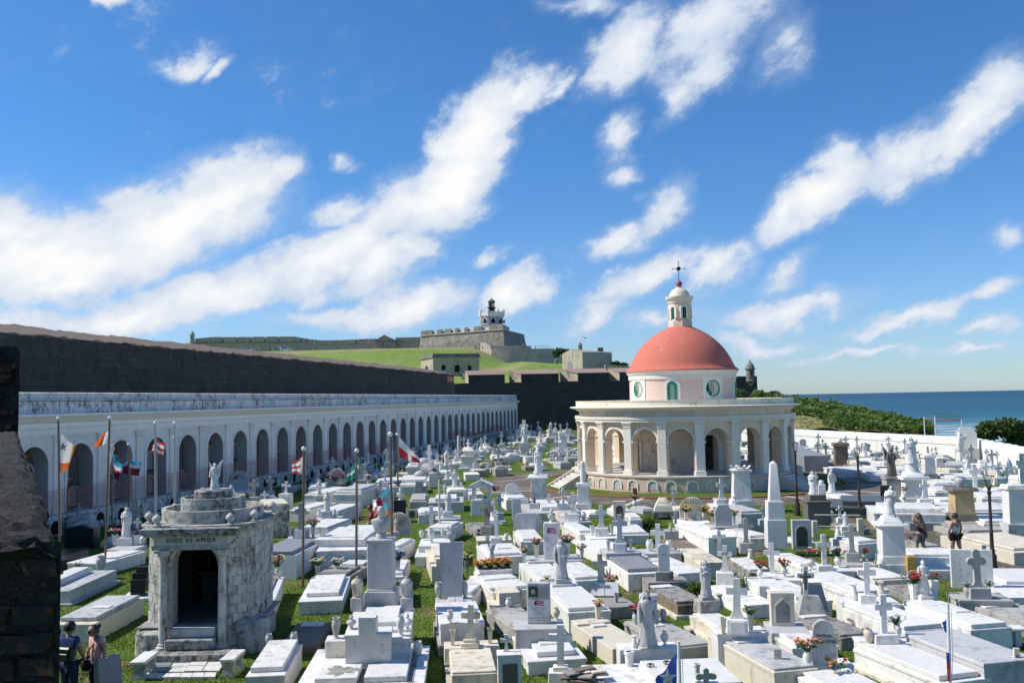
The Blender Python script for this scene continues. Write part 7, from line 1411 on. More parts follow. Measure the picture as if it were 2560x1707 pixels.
cross('plain white cross right of the plaque cross', 3, 1340, 362, 112, 'wp', .55, 'latin', .52); vase('dark footed white jug left of the plain white cross', 3, 1265, 355, 252, 'wm', .55, 'pot'); vase('white jug hidden right of the plain white cross', 3, 1440, 345, 258, 'wm', .55, 'pot')
tomb('beige cracked tomb with a rough flat top', 3, (1710, 482), (1932, 470), (1535, 345), .5, 'cr', ((.0, 1.0, .0, 1.0, .06, 'cr'),)); tomb('low brown slab grave behind the beige tomb', 3, (1460, 330), (1690, 318), (1370, 245), .3, 'bs', None); pillar('small stone block with a jar on the brown slab grave', 3, 1462, 245, 165, [(130, 125, 80, None, 'block')], 'co', .3, -.1, name='stone_block', cat='block'); vase('small cream jar on the stone block', 3, 1455, 170, 105, 'cr', .85, 'bottle')
statue('praying marble woman on a rough cube pedestal', 3, 1787, 920, 452, 'gm', .42, 'pray', True, rz=.2, ped=[(190, 118), (120, 20)], pm='co', seed=31); tomb('broken tomb with a cracked white lid under the praying woman', 3, (1870, 1095), (2090, 1062), (1670, 945), .4, 'cr', ((.1, 1.0, .1, .95, .07, W),), plinth=(.12, .1, 'cr')); vase('grey jug right of the praying woman', 3, 1908, 890, 752, 'co', .42, 'bottle')
cross('white painted cross lettered RIP', 3, 1958, 662, 315, 'wp', .35, 'flare', .55, ped=[(158, 112)]); pr, sr = msize(3, 1958, 662, .35); t = thing('cross_inscription', 'dark letters RIP on the white painted cross', 'inscription', (pr.x, pr.y-.10, pr.z+275*sr)); text('RIP', 44*sr, 'letter_dark', t, (0, 0, 0), (pi/2, 0, -.12))
tomb('whitewashed low tomb under the RIP cross', 3, (2105, 865), (2348, 832), (1860, 675), .38, 'wp', ((.15, .75, .35, .45, .03, W),)); vase('white pot of pale flowers behind the RIP cross', 3, 2055, 620, 575, 'wm', .5, 'pot', ['white', 'b_white'], fh=1.0, flabel='pale flowers behind the RIP cross')
tomb('cream long tomb with a green tinted slab at right middle', 3, (2345, 1490), (2700, 1425), (1880, 1120), .62, 'cr', ((.04, .95, .02, .82, .06, 'gm'),), plaque=(.2, .8, .62, .72, .06, W)); tomb('marble head step under the large cream cross', 3, (1890, 1135), (2290, 1080), (1880, 1070), .85, W, None)
cross('large cream cross on a plaque block between square vases', 3, 2070, 1108, 620, 'wm', .85, 'flare', .52, ped=[(186, 130)], plaque=True); vase('square cream vase left of the large cream cross', 3, 1938, 1108, 970, 'cr', .85, 'taper', fat=1.05); vase('square cream vase with dry white flowers right of the large cream cross', 3, 2192, 1085, 935, 'cr', .85, 'taper', ['white', 'b_white', 'b_olive'], fh=.6, flabel='dry white flowers right of the large cream cross')
cross('mossy grey trefoil cross on a brown block', 3, 2152, 372, 65, 'co', .5, 'trefoil', .6, ped=[(128, 92)], pm='co'); vase('cream jar in front of the mossy trefoil cross', 3, 2188, 440, 342, 'cr', .3, 'bottle'); tomb('brown worn grave under the mossy trefoil cross', 3, (2150, 560), (2360, 545), (2010, 430), .35, 'dk', ((.1, .9, .1, .95, .07, W),))
vase('small urn with dark red flowers right of the RIP cross', 3, 2280, 602, 515, 'wm', .55, 'urn', ['red', 'b_red'], fh=.9, flabel='dark red flowers right of the RIP cross'); tomb('white step under the dark red flowers', 3, (2235, 690), (2420, 660), (2225, 600), .55, W, None)
tomb('broad white slab across the bottom middle', 3, (700, 1650), (1500, 1610), (640, 1420), .42, W, ((.02, .98, .02, .98, .05, W),)); tb = tomb('thick white lid with two iron ring handles at the bottom', 3, (1330, 1640), (2120, 1600), (1165, 1400), .58, W, ((.02, .98, .02, .98, .1, W),))
for x, y in ((1275, 1410), (1422, 1385)):
 q = P(3, x, y, .70); t = thing('ring_handle', 'iron ring handle %s on the thick white lid' % ('nearer the left end' if x < 1300 else 'nearer the flag'), 'handle', q, 0); m = MB(); m.tube([(.07*cos(a), .07*sin(a)*.7, .02+.02*sin(a)) for a in [i*.52 for i in range(13)]], .012, 6); m.build('ring', 'iron', t); m = MB(); m.box(0, .05, 0, .05, .05, .04, .01); m.build('mount', 'iron', t)
vase('white column vase at the bottom beside the striped flag', 3, 1290, 1590, 1452, 'wm', .35, 'cyl'); vase('white column vase on the thick white lid', 3, 1700, 1545, 1395, 'wm', .7, 'cyl'); cross('worn grey trefoil cross at the very bottom', 3, 1785, 1665, 1445, 'co', .6, 'trefoil', .75, tk=.2)
def roof_tiles():
 p = P(3, 660, 1560, .45); t = thing('broken_slab_pile', 'pile of broken brown stone slabs at the bottom edge', 'rubble', (p.x, p.y, .47)); r = random.Random(6)
 for i in range(13): m = MB(); m.box(0, 0, 0, r.uniform(.25, .5), r.uniform(.15, .3), .035, .008); o = m.build('slab', ['bs', 'dk', 'cr'][i % 3], t, (r.uniform(-.3, .35), r.uniform(-.15, .15), .03*i*.6)); o.rotation_euler = (r.uniform(-.12, .12), r.uniform(-.12, .12), r.uniform(-.5, .5))
roof_tiles()
# graves, right foreground
tomb('long white slab tomb below the brown mossy cross', 4, (722, 790), (1010, 742), (375, 592), .52, W, ((.06, .98, .02, .97, .12, None),), plinth=(.15, .2, 'cr')); cross('white cross with a bronze crucifix on a dark wedge', 4, 345, 768, 498, 'wp', .8, 'latin', .56, crucifix='tarnish', tk=.15); pillar('dark tapered wedge base with a marble plate', 4, 390, 975, 765, [(290, 280, 40, 'dk', 'base'), (255, 150, 170, 'co', 'shaft')], 'co', .22, -.05, sq=.6, name='wedge_pedestal', cat='pedestal')
pm_, sm_ = msize(4, 395, 915, .35); t = thing('marble_plate', 'sloping marble plate on the dark wedge base', 'plaque', (pm_.x+.02, pm_.y-.23*1, .40), -.05); m = MB(); m.loft([[(-.40, 0, 0), (.40, 0, 0), (.40, .03, 0), (-.40, .03, 0)], [(-.26, .20, .75), (.26, .20, .75), (.26, .23, .75), (-.26, .23, .75)]]); m.build('stone', 'granite_grey', t)
tomb('dark grey grave slab before the niche shrine with a small plate', 4, (640, 1175), (880, 1120), (330, 975), .3, 'dk', ((.05, .95, .05, .95, .05, 'dk'),), plaque=(.1, .85, .84, .96, .05, W))
def shrine(label, r, x, yb, yt, w, mat, z0, fl=None, gable=True, rz=-.1):
 t, w_, h, z = stele(label, r, x, yb, yt, w, mat, z0, 'flat', rz, .3, 'niche_shrine', 'shrine', group='niche shrines'); m = MB(); a = w_*.30
 pr = [(-a, h*.10), (-a, h*.60)]+([(0, h*.82)] if gable else arc(0, h*.60, a, pi, 0, 8)[1:-1])+[(a, h*.60), (a, h*.10)]
 m.prism(pr, -.158, -.10); m.build('niche', 'mould' if gable else 'photo_dark', t); m = MB(); n = len(pr); pr2 = [(x_*1.16, h*.07+(z_-h*.07)*1.05) for x_, z_ in pr]
 m.add([(x_, -.17, z_) for x_, z_ in pr]+[(x_, -.17, z_) for x_, z_ in pr2]+[(x_, -.15, z_) for x_, z_ in pr2], [(k*n+i, k*n+(i+1) % n, (k+1)*n+(i+1) % n, (k+1)*n+i) for k in (0, 1) for i in range(n)]); m.build('niche_frame', mat, t)
 return t, w_, h
shrine('cream niche shrine with a pointed opening and red flowers', 4, 132, 1030, 740, 205, 'cr', .48); vase('white vase inside the pointed niche shrine', 4, 140, 1000, 890, 'wm', .55, 'taper', ['red', 'b_red', 'b_pink'], fh=.75, flabel='dark red flowers inside the pointed niche shrine')
tomb('grey step under the pointed niche shrine', 4, (0, 1120), (330, 1095), (15, 1010), .48, 'gm', None); tomb('white slab tomb in front of the pointed niche shrine', 4, (215, 1260), (600, 1215), (70, 1130), .38, W, S1)
t_, w_, h_, z_ = stele('rounded marble headstone lettered FAMILIA ROMERO ROBLES', 4, 518, 1395, 1000, 210, 'gm', .6, 'shoulder', -.16, .14); text('FAMILIA', .088, 'letter_dark', t_, (0, -.075, h_*.66), (pi/2, 0, 0)); text('ROMERO ROBLES', .088, 'letter_dark', t_, (0, -.075, h_*.53), (pi/2, 0, 0), sp=.95)
tomb('marble block under the lettered headstone', 4, (330, 1430), (712, 1375), (330, 1360), .6, W, None); tomb('white tomb at the bottom with fallen flowers on its slab', 4, (640, 1740), (1100, 1660), (300, 1500), .5, W, ((.12, .98, .0, .96, .08, None),))
vase('white pot of orange roses beside the lettered headstone', 4, 366, 1405, 1280, 'wm', .6, 'pot', ['orange', 'b_salmon', 'b_orange', 'b_orange'], fh=1.15, flabel='large bunch of orange roses beside the lettered headstone'); flowers('fallen orange flowers on the slab below the lettered headstone', P(4, 600, 1450, .6), .3, ['b_orange', 'b_salmon'], 7, spread=1.4)
tomb('white head step carrying a cross and two jars', 4, (850, 1220), (1285, 1172), (850, 1160), .58, W, None); tomb('long white slab tomb at the bottom right', 4, (1580, 1590), (1985, 1512), (835, 1250), .45, W, ((.06, .85, .05, .985, .12, None),), plinth=(.1, .1, 'cr'))
cross('white marble cross above the long bottom right slab', 4, 1068, 1185, 770, W, .58, 'latin', .46, ped=[(215, 75)], tk=.15); vase('ochre stained white jar left of the white marble cross', 4, 925, 1190, 1065, 'cr', .58, 'pot', fat=1.05); vase('white jar with sparse white roses right of the marble cross', 4, 1190, 1145, 1035, 'wm', .58, 'pot', ['white', 'b_white'], fh=1.0, flabel='sparse white roses right of the marble cross')
cross('white cross over the slab tomb in the right middle', 4, 912, 838, 470, W, .6, 'latin', .55, ped=[(140, 85)], tk=.16); tomb('white head step of the right middle slab tomb', 4, (715, 868), (1110, 815), (720, 795), .62, W, None); tomb('white slab tomb in the right middle', 4, (1240, 1105), (1605, 1058), (730, 880), .5, W, ((.02, .88, .02, .97, .12, None),), plinth=(.08, .12, W)); vase('slender white bottle vase left of the right middle cross', 4, 790, 805, 655, 'wm', .62, 'bottle'); vase('rusty cream bottle vase right of the right middle cross', 4, 1040, 770, 640, 'cr', .62, 'bottle'); vase('rusty stained jar on the path edge below the wedge base', 4, 757, 1130, 982, 'cr', .0, 'pot')
tomb('huge plain grey white block tomb at right', 4, (1970, 1398), (2430, 1335), (1285, 1108), .75, 'gm', None); 
t_ = statue('marble Sacred Heart figure between two urns', 4, 1437, 812, 448, W, .6, 'side', False, rz=.1, ped=[(135, 58)], seed=41); vase('tall white urn with red flowers left of the Sacred Heart figure', 4, 1338, 810, 655, 'wm', .6, 'taper', ['red', 'b_red', 'b_salmon'], fh=.85, fat=1.1, flabel='red flowers left of the Sacred Heart figure'); vase('cracked white urn right of the Sacred Heart figure', 4, 1528, 792, 630, 'wm', .6, 'taper', fat=1.15); flowers('red flowers behind the Sacred Heart figure', P(4, 1500, 640, .9), .3, ['b_red'], 10)
tomb('lettered marble ledger tomb in front of the Sacred Heart figure', 4, (1838, 1092), (2172, 1048), (1255, 845), .55, W, ((.06, .90, .02, .96, .12, None),), plaque=(.42, .8, .40, .50, .115, W)); pillar('yellow and white painted post beside the tall statue pedestal', 4, 1312, 592, 405, [(82, 82, 60, 'wm', 'base'), (84, 80, 130, 'gold', 'shaft')], 'gold', .05, -.1, name='painted_post', cat='post')
stele('wide flat marble panel behind a mossy cross', 4, 1875, 690, 352, 345, W, .25, 'flat', -.22, .16, 'marble_monument', 'monument'); cross('mossy grey trefoil cross before the marble panel', 4, 1928, 785, 360, 'co', .6, 'trefoil', .42, ped=[(185, 98)], pm='co'); tomb('grey worn step under the mossy trefoil cross at right', 4, (1755, 830), (2115, 785), (1770, 755), .6, 'co', None); tomb('grey cream tomb with a white plate at the right edge', 4, (2430, 1040), (2720, 970), (1880, 840), .42, 'co', None, plaque=(.1, .92, .70, .94, 0, W)); vase('brown pot with dry flowers left of the mossy trefoil cross', 4, 1832, 785, 682, 'co', .6, 'pot', ['white', 'b_white', 'b_olive'], fh=.5, flabel='dry flowers left of the mossy cross'); flowers('grey blue flowers right of the mossy trefoil cross', P(4, 2035, 690, .75), .22, ['b_blue', 'b_white', 'b_white'], 12)
tomb('white grave beyond the marble panel', 4, (2100, 700), (2480, 650), (2060, 545), .3, W, S1); tomb('plain white grave right of the marble panel', 4, (2180, 800), (2500, 760), (2060, 690), .28, W, None)
cross('white cross between two flower vases above a low slab', 4, 520, 545, 212, W, .55, 'latin', .48, ped=[(135, 62)], tk=.15); tomb('white step under the cross between two flower vases', 4, (430, 560), (705, 520), (440, 510), .55, W, None); vase('white vase with red and white flowers left of that white cross', 4, 396, 522, 415, 'wm', .55, 'urn', ['red and white', 'b_red', 'b_white'], fh=.95, fat=1.15, flabel='red and white flowers left of the step cross'); vase('white vase with red and white flowers right of that white cross', 4, 645, 505, 405, 'wm', .55, 'urn', ['red and white', 'b_red', 'b_white', 'b_white'], fh=1.0, fat=1.15, flabel='red and white flowers right of the step cross')
tomb('long white slab behind the bronze crucifix cross', 4, (260, 520), (440, 500), (60, 390), .45, W, S1); cross('brown mossy cross on a stone cube', 4, 775, 452, 130, 'co', .45, 'trefoil', .5, ped=[(115, 82)], pm='co'); tomb('stone step under the brown mossy cross', 4, (690, 500), (910, 470), (700, 440), .45, 'co', None); flowers('pink flowers in a grey pot by the brown mossy cross', P(4, 882, 385, .8), .25, ['b_pink', 'b_red'], 14); vase('grey pot holding pink flowers by the brown mossy cross', 4, 882, 445, 385, 'co', .45, 'pot')
cross('white cross at the left of the obelisk row', 4, 40, 560, 288, W, .5, 'latin', .5, tk=.15); vase('white urn with red flowers near the obelisk row', 4, 152, 590, 500, 'wm', .5, 'urn', ['red', 'b_red'], fh=.95, fat=1.15, flabel='dark red flowers near the obelisk row'); tomb('marble step under the cross near the obelisk row', 4, (-30, 640), (210, 610), (-20, 560), .5, W, None); tomb('white slab grave below the step with red flowers', 4, (200, 850), (440, 800), (-20, 650), .45, W, S1)
tomb('cream low tomb with a thin slab left of the tall statue pedestal', 4, (960, 640), (1230, 605), (715, 515), .32, 'cr', ((.0, .95, .05, .95, .06, W),), plinth=(.1, .1, 'cr')); tomb('big white slab tomb behind the yellow post', 4, (1290, 435), (1705, 395), (1290, 360), .55, W, S1); tomb('white tomb behind the brown mossy cross', 4, (830, 292), (1062, 278), (545, 235), .6, W, S1)
tomb('white tomb with dark gap left of the marble panel', 4, (1430, 545), (1700, 520), (1420, 470), .3, W, None)
cross('cream painted cross with crucifix at the right bottom corner', 4, 2290, 1575, 1258, 'cr', .2, 'latin', .5, crucifix='tarnish', tk=.15); cross('rough grey cross at the bottom left of the headstone', 4, 92, 1640, 1268, 'co', 0, 'latin', .5, tk=.17)
# middle distance, left of the chapel
cross('grey stone cross on a low block above a tiered white tomb', 6, 975, 930, 735, 'co', .5, 'latin', .45, ped=[(80, 52)]); tomb('tiered white tomb below the grey stone cross', 6, (805, 1005), (1010, 1015), (870, 945), .85, W, ((.05, .98, .05, .95, .16, None), (.12, .9, .12, .9, .28, 'gm')), plinth=(.1, .1, 'co')); flowers('orange flowers beside the grey stone cross', P(6, 1040, 870, .9), .4, ['b_orange', 'b_green'], 10)
shell_arch('cream shell headstone with cut out cross and purple flowers', 6, 742, 922, 772, 155, 'cr', .4); vase('white vase left of the purple flower shell', 6, 658, 925, 868, 'wm', .4, 'taper', ['purple', 'b_purple', 'b_pink'], fh=1.0, flabel='purple flowers left of the shell headstone'); vase('white vase right of the purple flower shell', 6, 792, 922, 865, 'wm', .4, 'taper', ['purple', 'b_purple', 'b_pink'], fh=1.0, flabel='purple flowers right of the shell headstone'); flowers('pink flowers in front of the shell headstone', P(6, 725, 890, .8), .5, ['b_pink', 'b_purple', 'b_white'], 20)
cross('white pattee cross on a tall veined marble pedestal', 6, 275, 1190, 895, W, 0, 'pattee', .8, ped=[(108, 185)], tk=.2, plaque=True); statue('small white statue by a flag pole near the arcade', 6, 580, 1060, 880, W, .3, 'side', True, ped=[(65, 40)], seed=51); statue('white praying Mary on a lettered block', 6, 650, 1228, 990, W, .55, 'pray', True, ped=[(90, 62)], pm='gm', seed=52); vase('white flared vase left of the praying Mary', 6, 580, 1218, 1140, 'wm', .55, 'bottle'); vase('white flared vase right of the praying Mary', 6, 722, 1220, 1146, 'wm', .55, 'bottle')
tomb('step under the praying Mary and two flared vases', 6, (550, 1245), (745, 1255), (565, 1205), .55, 'gm', None); tomb('white slab tomb beside the veined marble pedestal', 6, (440, 1150), (560, 1165), (500, 1080), .6, W, S1); tomb('white tiered tomb right of the praying Mary', 6, (690, 1180), (830, 1195), (700, 1105), .6, W, ((.05, .95, .05, .95, .12, None),)); tomb('long white tomb behind the small statue', 6, (600, 1010), (730, 1025), (640, 940), .6, W, S1)
pillar('small pale obelisk in the arcade shade', 6, 1165, 885, 765, [(40, 34, 100, None, 'shaft'), (34, 8, 20, None, 'tip')], 'gm', .2, 0, name='obelisk', cat='obelisk', group='obelisks'); pillar('slim carved cross pillar in the arcade shade', 6, 1205, 840, 715, [(34, 24, 90, None, 'shaft'), (40, 36, 35, None, 'head')], 'gm', .2, 0, name='pillar', cat='pillar'); statue('grey statue leaning left of the turquoise flag', 6, 1130, 1030, 895, 'gm', .4, 'side', False, seed=53)
bust('white bust on a black granite block', 6, 1325, 1062, 955, W, 1.75, .1); pillar('black granite block under the white bust', 6, 1322, 1260, 1062, [(128, 126, 195, 'bk', 'block')], 'bk', .0, -.1, sq=.6, name='granite_block', cat='pedestal')
def rockery():
 p, s = msize(6, 1580, 880, .2); t = thing('rock_pile', 'pile of grey boulders carrying a carved cross', 'rocks', p, 0); r = random.Random(3); from mathutils import noise as mn
 for (x, z, q) in ((-.5, .35, .55), (.35, .4, .6), (0, .95, .6), (-.3, 1.35, .45), (.5, .9, .4), (.8, .3, .4)):
  m = MB(); m.ball((0, 0, 0), q, 12, 8, .8); m.v = [v*(1+.25*mn.noise(v*2.3+Vector((x, z, 0)))) for v in m.v]; m.build('boulder', 'gm', t, (x, r.uniform(-.2, .2), z), ang=30)
rockery(); cross('tall carved log cross standing on the boulders', 6, 1595, 790, 560, W, 1.0, 'latin', .22, tk=.12); pillar('white block with a thin column by the boulders', 6, 1628, 942, 700, [(72, 70, 125, 'wp', 'block'), (22, 20, 110, 'wp', 'shaft')], 'wp', .1, 0, name='column_monument', cat='monument'); flowers('white and blue flowers on the thin column block', P(6, 1640, 805, 1.2), .4, ['b_white', 'b_blue', 'b_yellow'], 16)
statue('praying white statue behind the thin column', 6, 1750, 790, 605, W, .3, 'up', True, ped=[(50, 40)], seed=54); statue('seated white saint beside the path', 6, 1757, 915, 785, W, .4, 'pray', True, ped=[(80, 45)], seed=55, fat=1.3); statue('small white child figure near the white ledgers', 6, 1735, 1030, 920, W, .4, 'side', False, seed=56)
vase('white bottle vase by the praying white statue', 6, 1785, 780, 700, 'wm', .2, 'bottle'); vase('white bottle vase left of the praying white statue', 6, 1697, 800, 722, 'wm', .2, 'bottle')
t_, pp, z_, ss = pillar('small marble temple tomb with an arched niche', 6, 1955, 790, 580, [(165, 165, 25, None, 'base'), (125, 120, 85, None, 'shaft'), (150, 150, 18, None, 'cap'), (95, 90, 40, None, 'block'), (120, 80, 35, None, 'cap')], W, .3, -.1, name='temple_tomb', cat='tomb'); bust('marble urn shaped bust crowning the temple tomb', 6, 0, 70, 0, W, (Vector((pp.x, pp.y, pp.z+z_)), ss))
def canopy(label, r, x, yb, yt, w, z0):
 p, s = msize(r, x, yb, z0); h = (yb-yt)*s; w *= s; t = thing('canopy_tomb', label, 'tomb', p, -.1, 'canopied tombs'); m = MB(); m.box(0, 0, 0, w, w*.7, h*.42, .02); m.build('base', W, t)
 for x_ in (-1, 1):
  for y_ in (-1, 1): m = MB(); m.box(x_*w*.38, y_*w*.24, h*.42, w*.13, w*.13, h*.34, .01); m.build('column', W, t)
 m = MB(); a = w*.58; m.prism([(-a, h*.76), (-a, h*.80), (0, h*.95), (a, h*.80), (a, h*.76)], -w*.4, w*.4); m.build('roof', W, t); m = MB(); m.lathe([(.05*w, h*.93), (.03*w, h*.97), (.05*w, h*.99), (.01, h)], seg=8); m.build('finial', W, t)
canopy('small gabled marble canopy tomb by the path', 6, 2075, 1200, 862, 185, 0); flowers('dark red flowers under the marble canopy', P(6, 2190, 985, 1.3), .35, ['b_red', 'b_purple'], 12)
cross('brown openwork cross on a rough stone block', 6, 2125, 1382, 1090, 'dk', .3, 'trefoil', .5, ped=[(112, 82)], pm='dk', tk=.2); tomb('dark slab grave left of the brown openwork cross', 6, (1950, 1370), (2110, 1350), (2010, 1280), .3, 'dk', S1); cross('grey cross on a block right of the canopy tomb', 6, 2240, 1240, 1010, 'gm', .3, 'latin', .42, ped=[(75, 60)])
cross('white cross on a block between two jars', 6, 2208, 1460, 1208, 'wp', .45, 'latin', .6, ped=[(92, 55)]); tomb('cream worn step under the white cross between two jars', 6, (2020, 1440), (2340, 1425), (2030, 1395), .45, 'cr', None); vase('white jar left of that step cross', 6, 2125, 1442, 1380, 'wm', .45, 'pot'); vase('white jar right of that step cross', 6, 2300, 1430, 1368, 'wm', .45, 'pot')
cross('marble cross with a carved Christ on a white tomb', 6, 1608, 1312, 1120, W, .5, 'latin', .6, crucifix='wm'); statue('veiled white Mary with a long robe above a marble ledger', 6, 1765, 1222, 990, W, .5, 'pray', True, ped=[(90, 55)], seed=57); tomb('white ledger tomb below the veiled white Mary', 6, (1630, 1330), (1810, 1345), (1660, 1258), .6, W, S1); tomb('head step under the veiled white Mary', 6, (1645, 1240), (1880, 1235), (1650, 1205), .5, 'gm', None)
tomb('wide white ledger behind the carved Christ cross', 6, (1480, 1200), (1720, 1190), (1490, 1140), .45, W, S1); shrine('dark framed niche stone by the black granite block', 6, 1440, 1230, 1150, 85, 'co', .2, gable=False); tomb('grey stepped tomb before the seated saint', 6, (1570, 1090), (1900, 1080), (1600, 1040), .55, 'gm', ((.2, .8, .1, .9, .2, W),)); pillar('small dark obelisk by the stepped tomb', 6, 1928, 1060, 955, [(48, 34, 90, None, 'shaft'), (34, 8, 15, None, 'tip')], 'gm', .2, 0, name='obelisk', cat='obelisk', group='obelisks')
stele('dark photo niche stone near the seated saint', 6, 1500, 1000, 890, 62, 'co', .3, 'flat', -.1, .3); tomb('black step under the photo niche stone', 6, (1400, 1080), (1560, 1075), (1440, 1010), .4, 'co', S1); stele('small plain marker by the photo niche stone', 6, 1550, 1000, 935, 45, 'co', .3, 'round')
flowers('blue flowers on the grave beside the striped flag pole', P(6, 1180, 940, .6), .45, ['b_blue'], 14); flowers('blue flowers in the grass by the leaning pole', P(6, 1305, 940, .6), .45, ['b_blue'], 14); tomb('long white ledger in front of the blue flowers', 6, (1090, 900), (1600, 885), (1130, 865), .5, W, S1); tomb('second long white ledger nearer the turquoise flag', 6, (1210, 945), (1560, 935), (1230, 915), .5, W, S1)
cross('white cross on a pedestal near the far end of the arcade', 6, 2255, 600, 440, W, 0, 'flare', .32, ped=[(55, 50)]); cross('brown cross on a dark stepped block', 6, 2225, 750, 580, 'dk', 0, 'latin', .42, ped=[(140, 35), (75, 30)], pm='bs'); cross('white cross above white ledgers at the path end', 6, 2100, 695, 600, W, .3, 'latin', .6)
statue('white Christ statue on a tall block before the bastion', 7, 120, 640, 370, W, .3, 'open', True, ped=[(75, 100)], seed=58, fat=1.1); cross('white cross rising behind the Christ statue', 7, 112, 500, 328, W, .5, 'latin', .45); statue('distant white statue beside the lawn at far left', 7, 405, 560, 460, W, .2, 'side', True, ped=[(40, 30)], seed=59); pillar('slim white obelisk before the dark bastion', 7, 358, 500, 348, [(32, 26, 130, None, 'shaft'), (26, 4, 22, None, 'tip')], W, .2, 0, name='obelisk', cat='obelisk', group='obelisks')
stele('small white notice board beside the path', 7, 475, 530, 470, 50, 'wp', .8, 'flat', 0, .06, 'notice_board', 'sign'); cross('white cross with a broad foot by the notice board', 7, 470, 680, 545, W, .2, 'flare', .5); pillar('white flat stele left of the broad footed cross', 7, 205, 720, 578, [(30, 28, 140, None, 'shaft')], W, .2, 0, name='stele', cat='headstone')
t_, pp, z_, ss = pillar('tall marble pedestal of the white saint by the chapel path', 7, 248, 1085, 820, [(170, 165, 30, None, 'base'), (135, 130, 195, None, 'shaft'), (190, 170, 25, None, 'cap'), (80, 75, 15, None, 'block')], W, .15, -.1); statue('white saint on the tall pedestal by the chapel path', 7, 0, 235, 0, W, (Vector((pp.x, pp.y, pp.z+z_)), ss), 'pray', True, rz=.3, seed=60)
t_, pp, z_, ss = pillar('fluted column fragment on a marble pedestal before the lawn', 7, 658, 1160, 710, [(150, 140, 70, None, 'base'), (108, 100, 150, None, 'block'), (128, 120, 30, None, 'cap'), (52, 46, 185, None, 'shaft'), (40, 12, 15, None, 'tip')], W, .1, -.1, name='column_monument', cat='monument', seg=16)
cross('white cross on a block left of the niche headstone', 7, 568, 1252, 995, W, .4, 'flare', .55, ped=[(105, 65)]); vase('white jar left of the block cross', 7, 485, 1245, 1178, 'wm', .4, 'pot'); vase('white jar right of the block cross', 7, 657, 1245, 1172, 'wm', .4, 'pot'); tomb('step under the block cross and its jars', 7, (445, 1275), (700, 1258), (450, 1235), .4, 'gm', None)
cross('white cross on a lettered plinth with square pots', 7, 823, 1388, 1115, W, .5, 'flare', .52, ped=[(125, 72)], plaque=True); vase('square white pot left of the lettered plinth', 7, 737, 1390, 1300, 'wm', .5, 'taper'); vase('square white pot right of the lettered plinth', 7, 918, 1375, 1290, 'wm', .5, 'taper'); tomb('whitewashed step under the lettered plinth', 7, (700, 1430), (965, 1400), (710, 1380), .5, 'wp', None)
tomb('white tomb with a slab and ornate edge before the lettered plinth', 7, (600, 1380), (740, 1370), (480, 1290), .55, W, ((.1, .95, .1, .95, .12, None),)); shrine('round topped niche headstone with a purple bloom', 7, 990, 1248, 1075, 110, 'cr', .3, gable=False); flowers('single purple bloom in the niche headstone', P(7, 1010, 1205, .7), .22, ['b_purple'], 5); tomb('white slab tomb right of the round niche headstone', 7, (960, 1390), (1240, 1380), (920, 1300), .4, W, S1); vase('white urn with flowers on the wall by the lawn', 7, 1128, 1135, 1060, 'wm', .6, 'urn', ['white', 'b_white', 'b_olive'], fh=.7, flabel='white flowers on the wall by the lawn'); tomb('pair of white slabs right of the niche headstone', 7, (1055, 1245), (1165, 1240), (1045, 1180), .6, W, S1)
t_, w_, h_, z_ = stele('broad carved grey headstone with scrolled corners', 7, 143, 1345, 1185, 255, 'gm', .5, 'scroll', -.1, .18); cross_mesh(h_*.6, h_*.36, .06, 'latin').build('relief_cross', 'gm', t_, (-w_*.33, -.08, h_*.12)); cross_mesh(h_*.6, h_*.36, .06, 'latin').build('relief_cross', 'gm', t_, (w_*.33, -.08, h_*.12))
vase('small white urn before the carved grey headstone', 7, 232, 1335, 1270, 'wm', .5, 'urn'); tomb('white tomb in front of the carved grey headstone', 7, (70, 1450), (292, 1440), (22, 1345), .5, W, S1); pillar('white flat slab stele at the left of the carved headstone', 7, 40, 1245, 1050, [(75, 72, 190, None, 'shaft')], W, .2, -.1, sq=.4, name='stele', cat='headstone')
cross('small grey cross before the tall saint pedestal', 7, 342, 1150, 1010, 'gm', .2, 'flare', .4); pillar('dark stone tip on a grey block by the saint pedestal', 7, 208, 1165, 1005, [(90, 85, 65, None, 'block'), (26, 10, 75, 'dk', 'tip')], 'gm', .2, -.1, name='stone_marker', cat='monument'); tomb('grey ledger around the saint pedestal', 7, (120, 1190), (600, 1170), (100, 1090), .35, 'gm', ((.3, .9, .2, .9, .2, W),))
pillar('red brown stone post on the chapel lawn', 7, 1128, 1030, 952, [(40, 38, 75, None, 'shaft')], 'tc', 0, 0, name='stone_post', cat='post')
pillar('stepped stone monument topped by a carved wreath', 7, 1390, 1215, 1045, [(185, 183, 55, 'dk', 'base'), (170, 150, 40, 'cr', 'block'), (150, 120, 35, 'cr', 'block'), (120, 70, 45, 'cr', 'cap')], 'cr', .1, -.1, name='stepped_monument', cat='monument', sq=.8)
shell_arch('cream shell headstone with cross among yellow flowers', 7, 1660, 1252, 1038, 235, 'cr', .45); vase('white pot of yellow flowers left of the cream shell', 7, 1597, 1250, 1175, 'cr', .5, 'taper', ['yellow', 'b_yellow', 'b_yellow', 'b_white'], fat=1.2, fh=1.0, flabel='yellow flowers left of the cream shell'); vase('white pot of yellow flowers right of the cream shell', 7, 1765, 1245, 1172, 'cr', .5, 'taper', ['yellow', 'b_yellow', 'b_yellow', 'b_white'], fat=1.2, fh=1.0, flabel='yellow flowers right of the cream shell'); tomb('whitewashed big tomb in front of the cream shell', 7, (1770, 1412), (2018, 1395), (1535, 1285), .75, 'wp', ((.7, .9, .5, .6, .08, 'cr'),)); tomb('step under the cream shell headstone', 7, (1530, 1290), (1800, 1275), (1535, 1245), .5, 'wp', None)
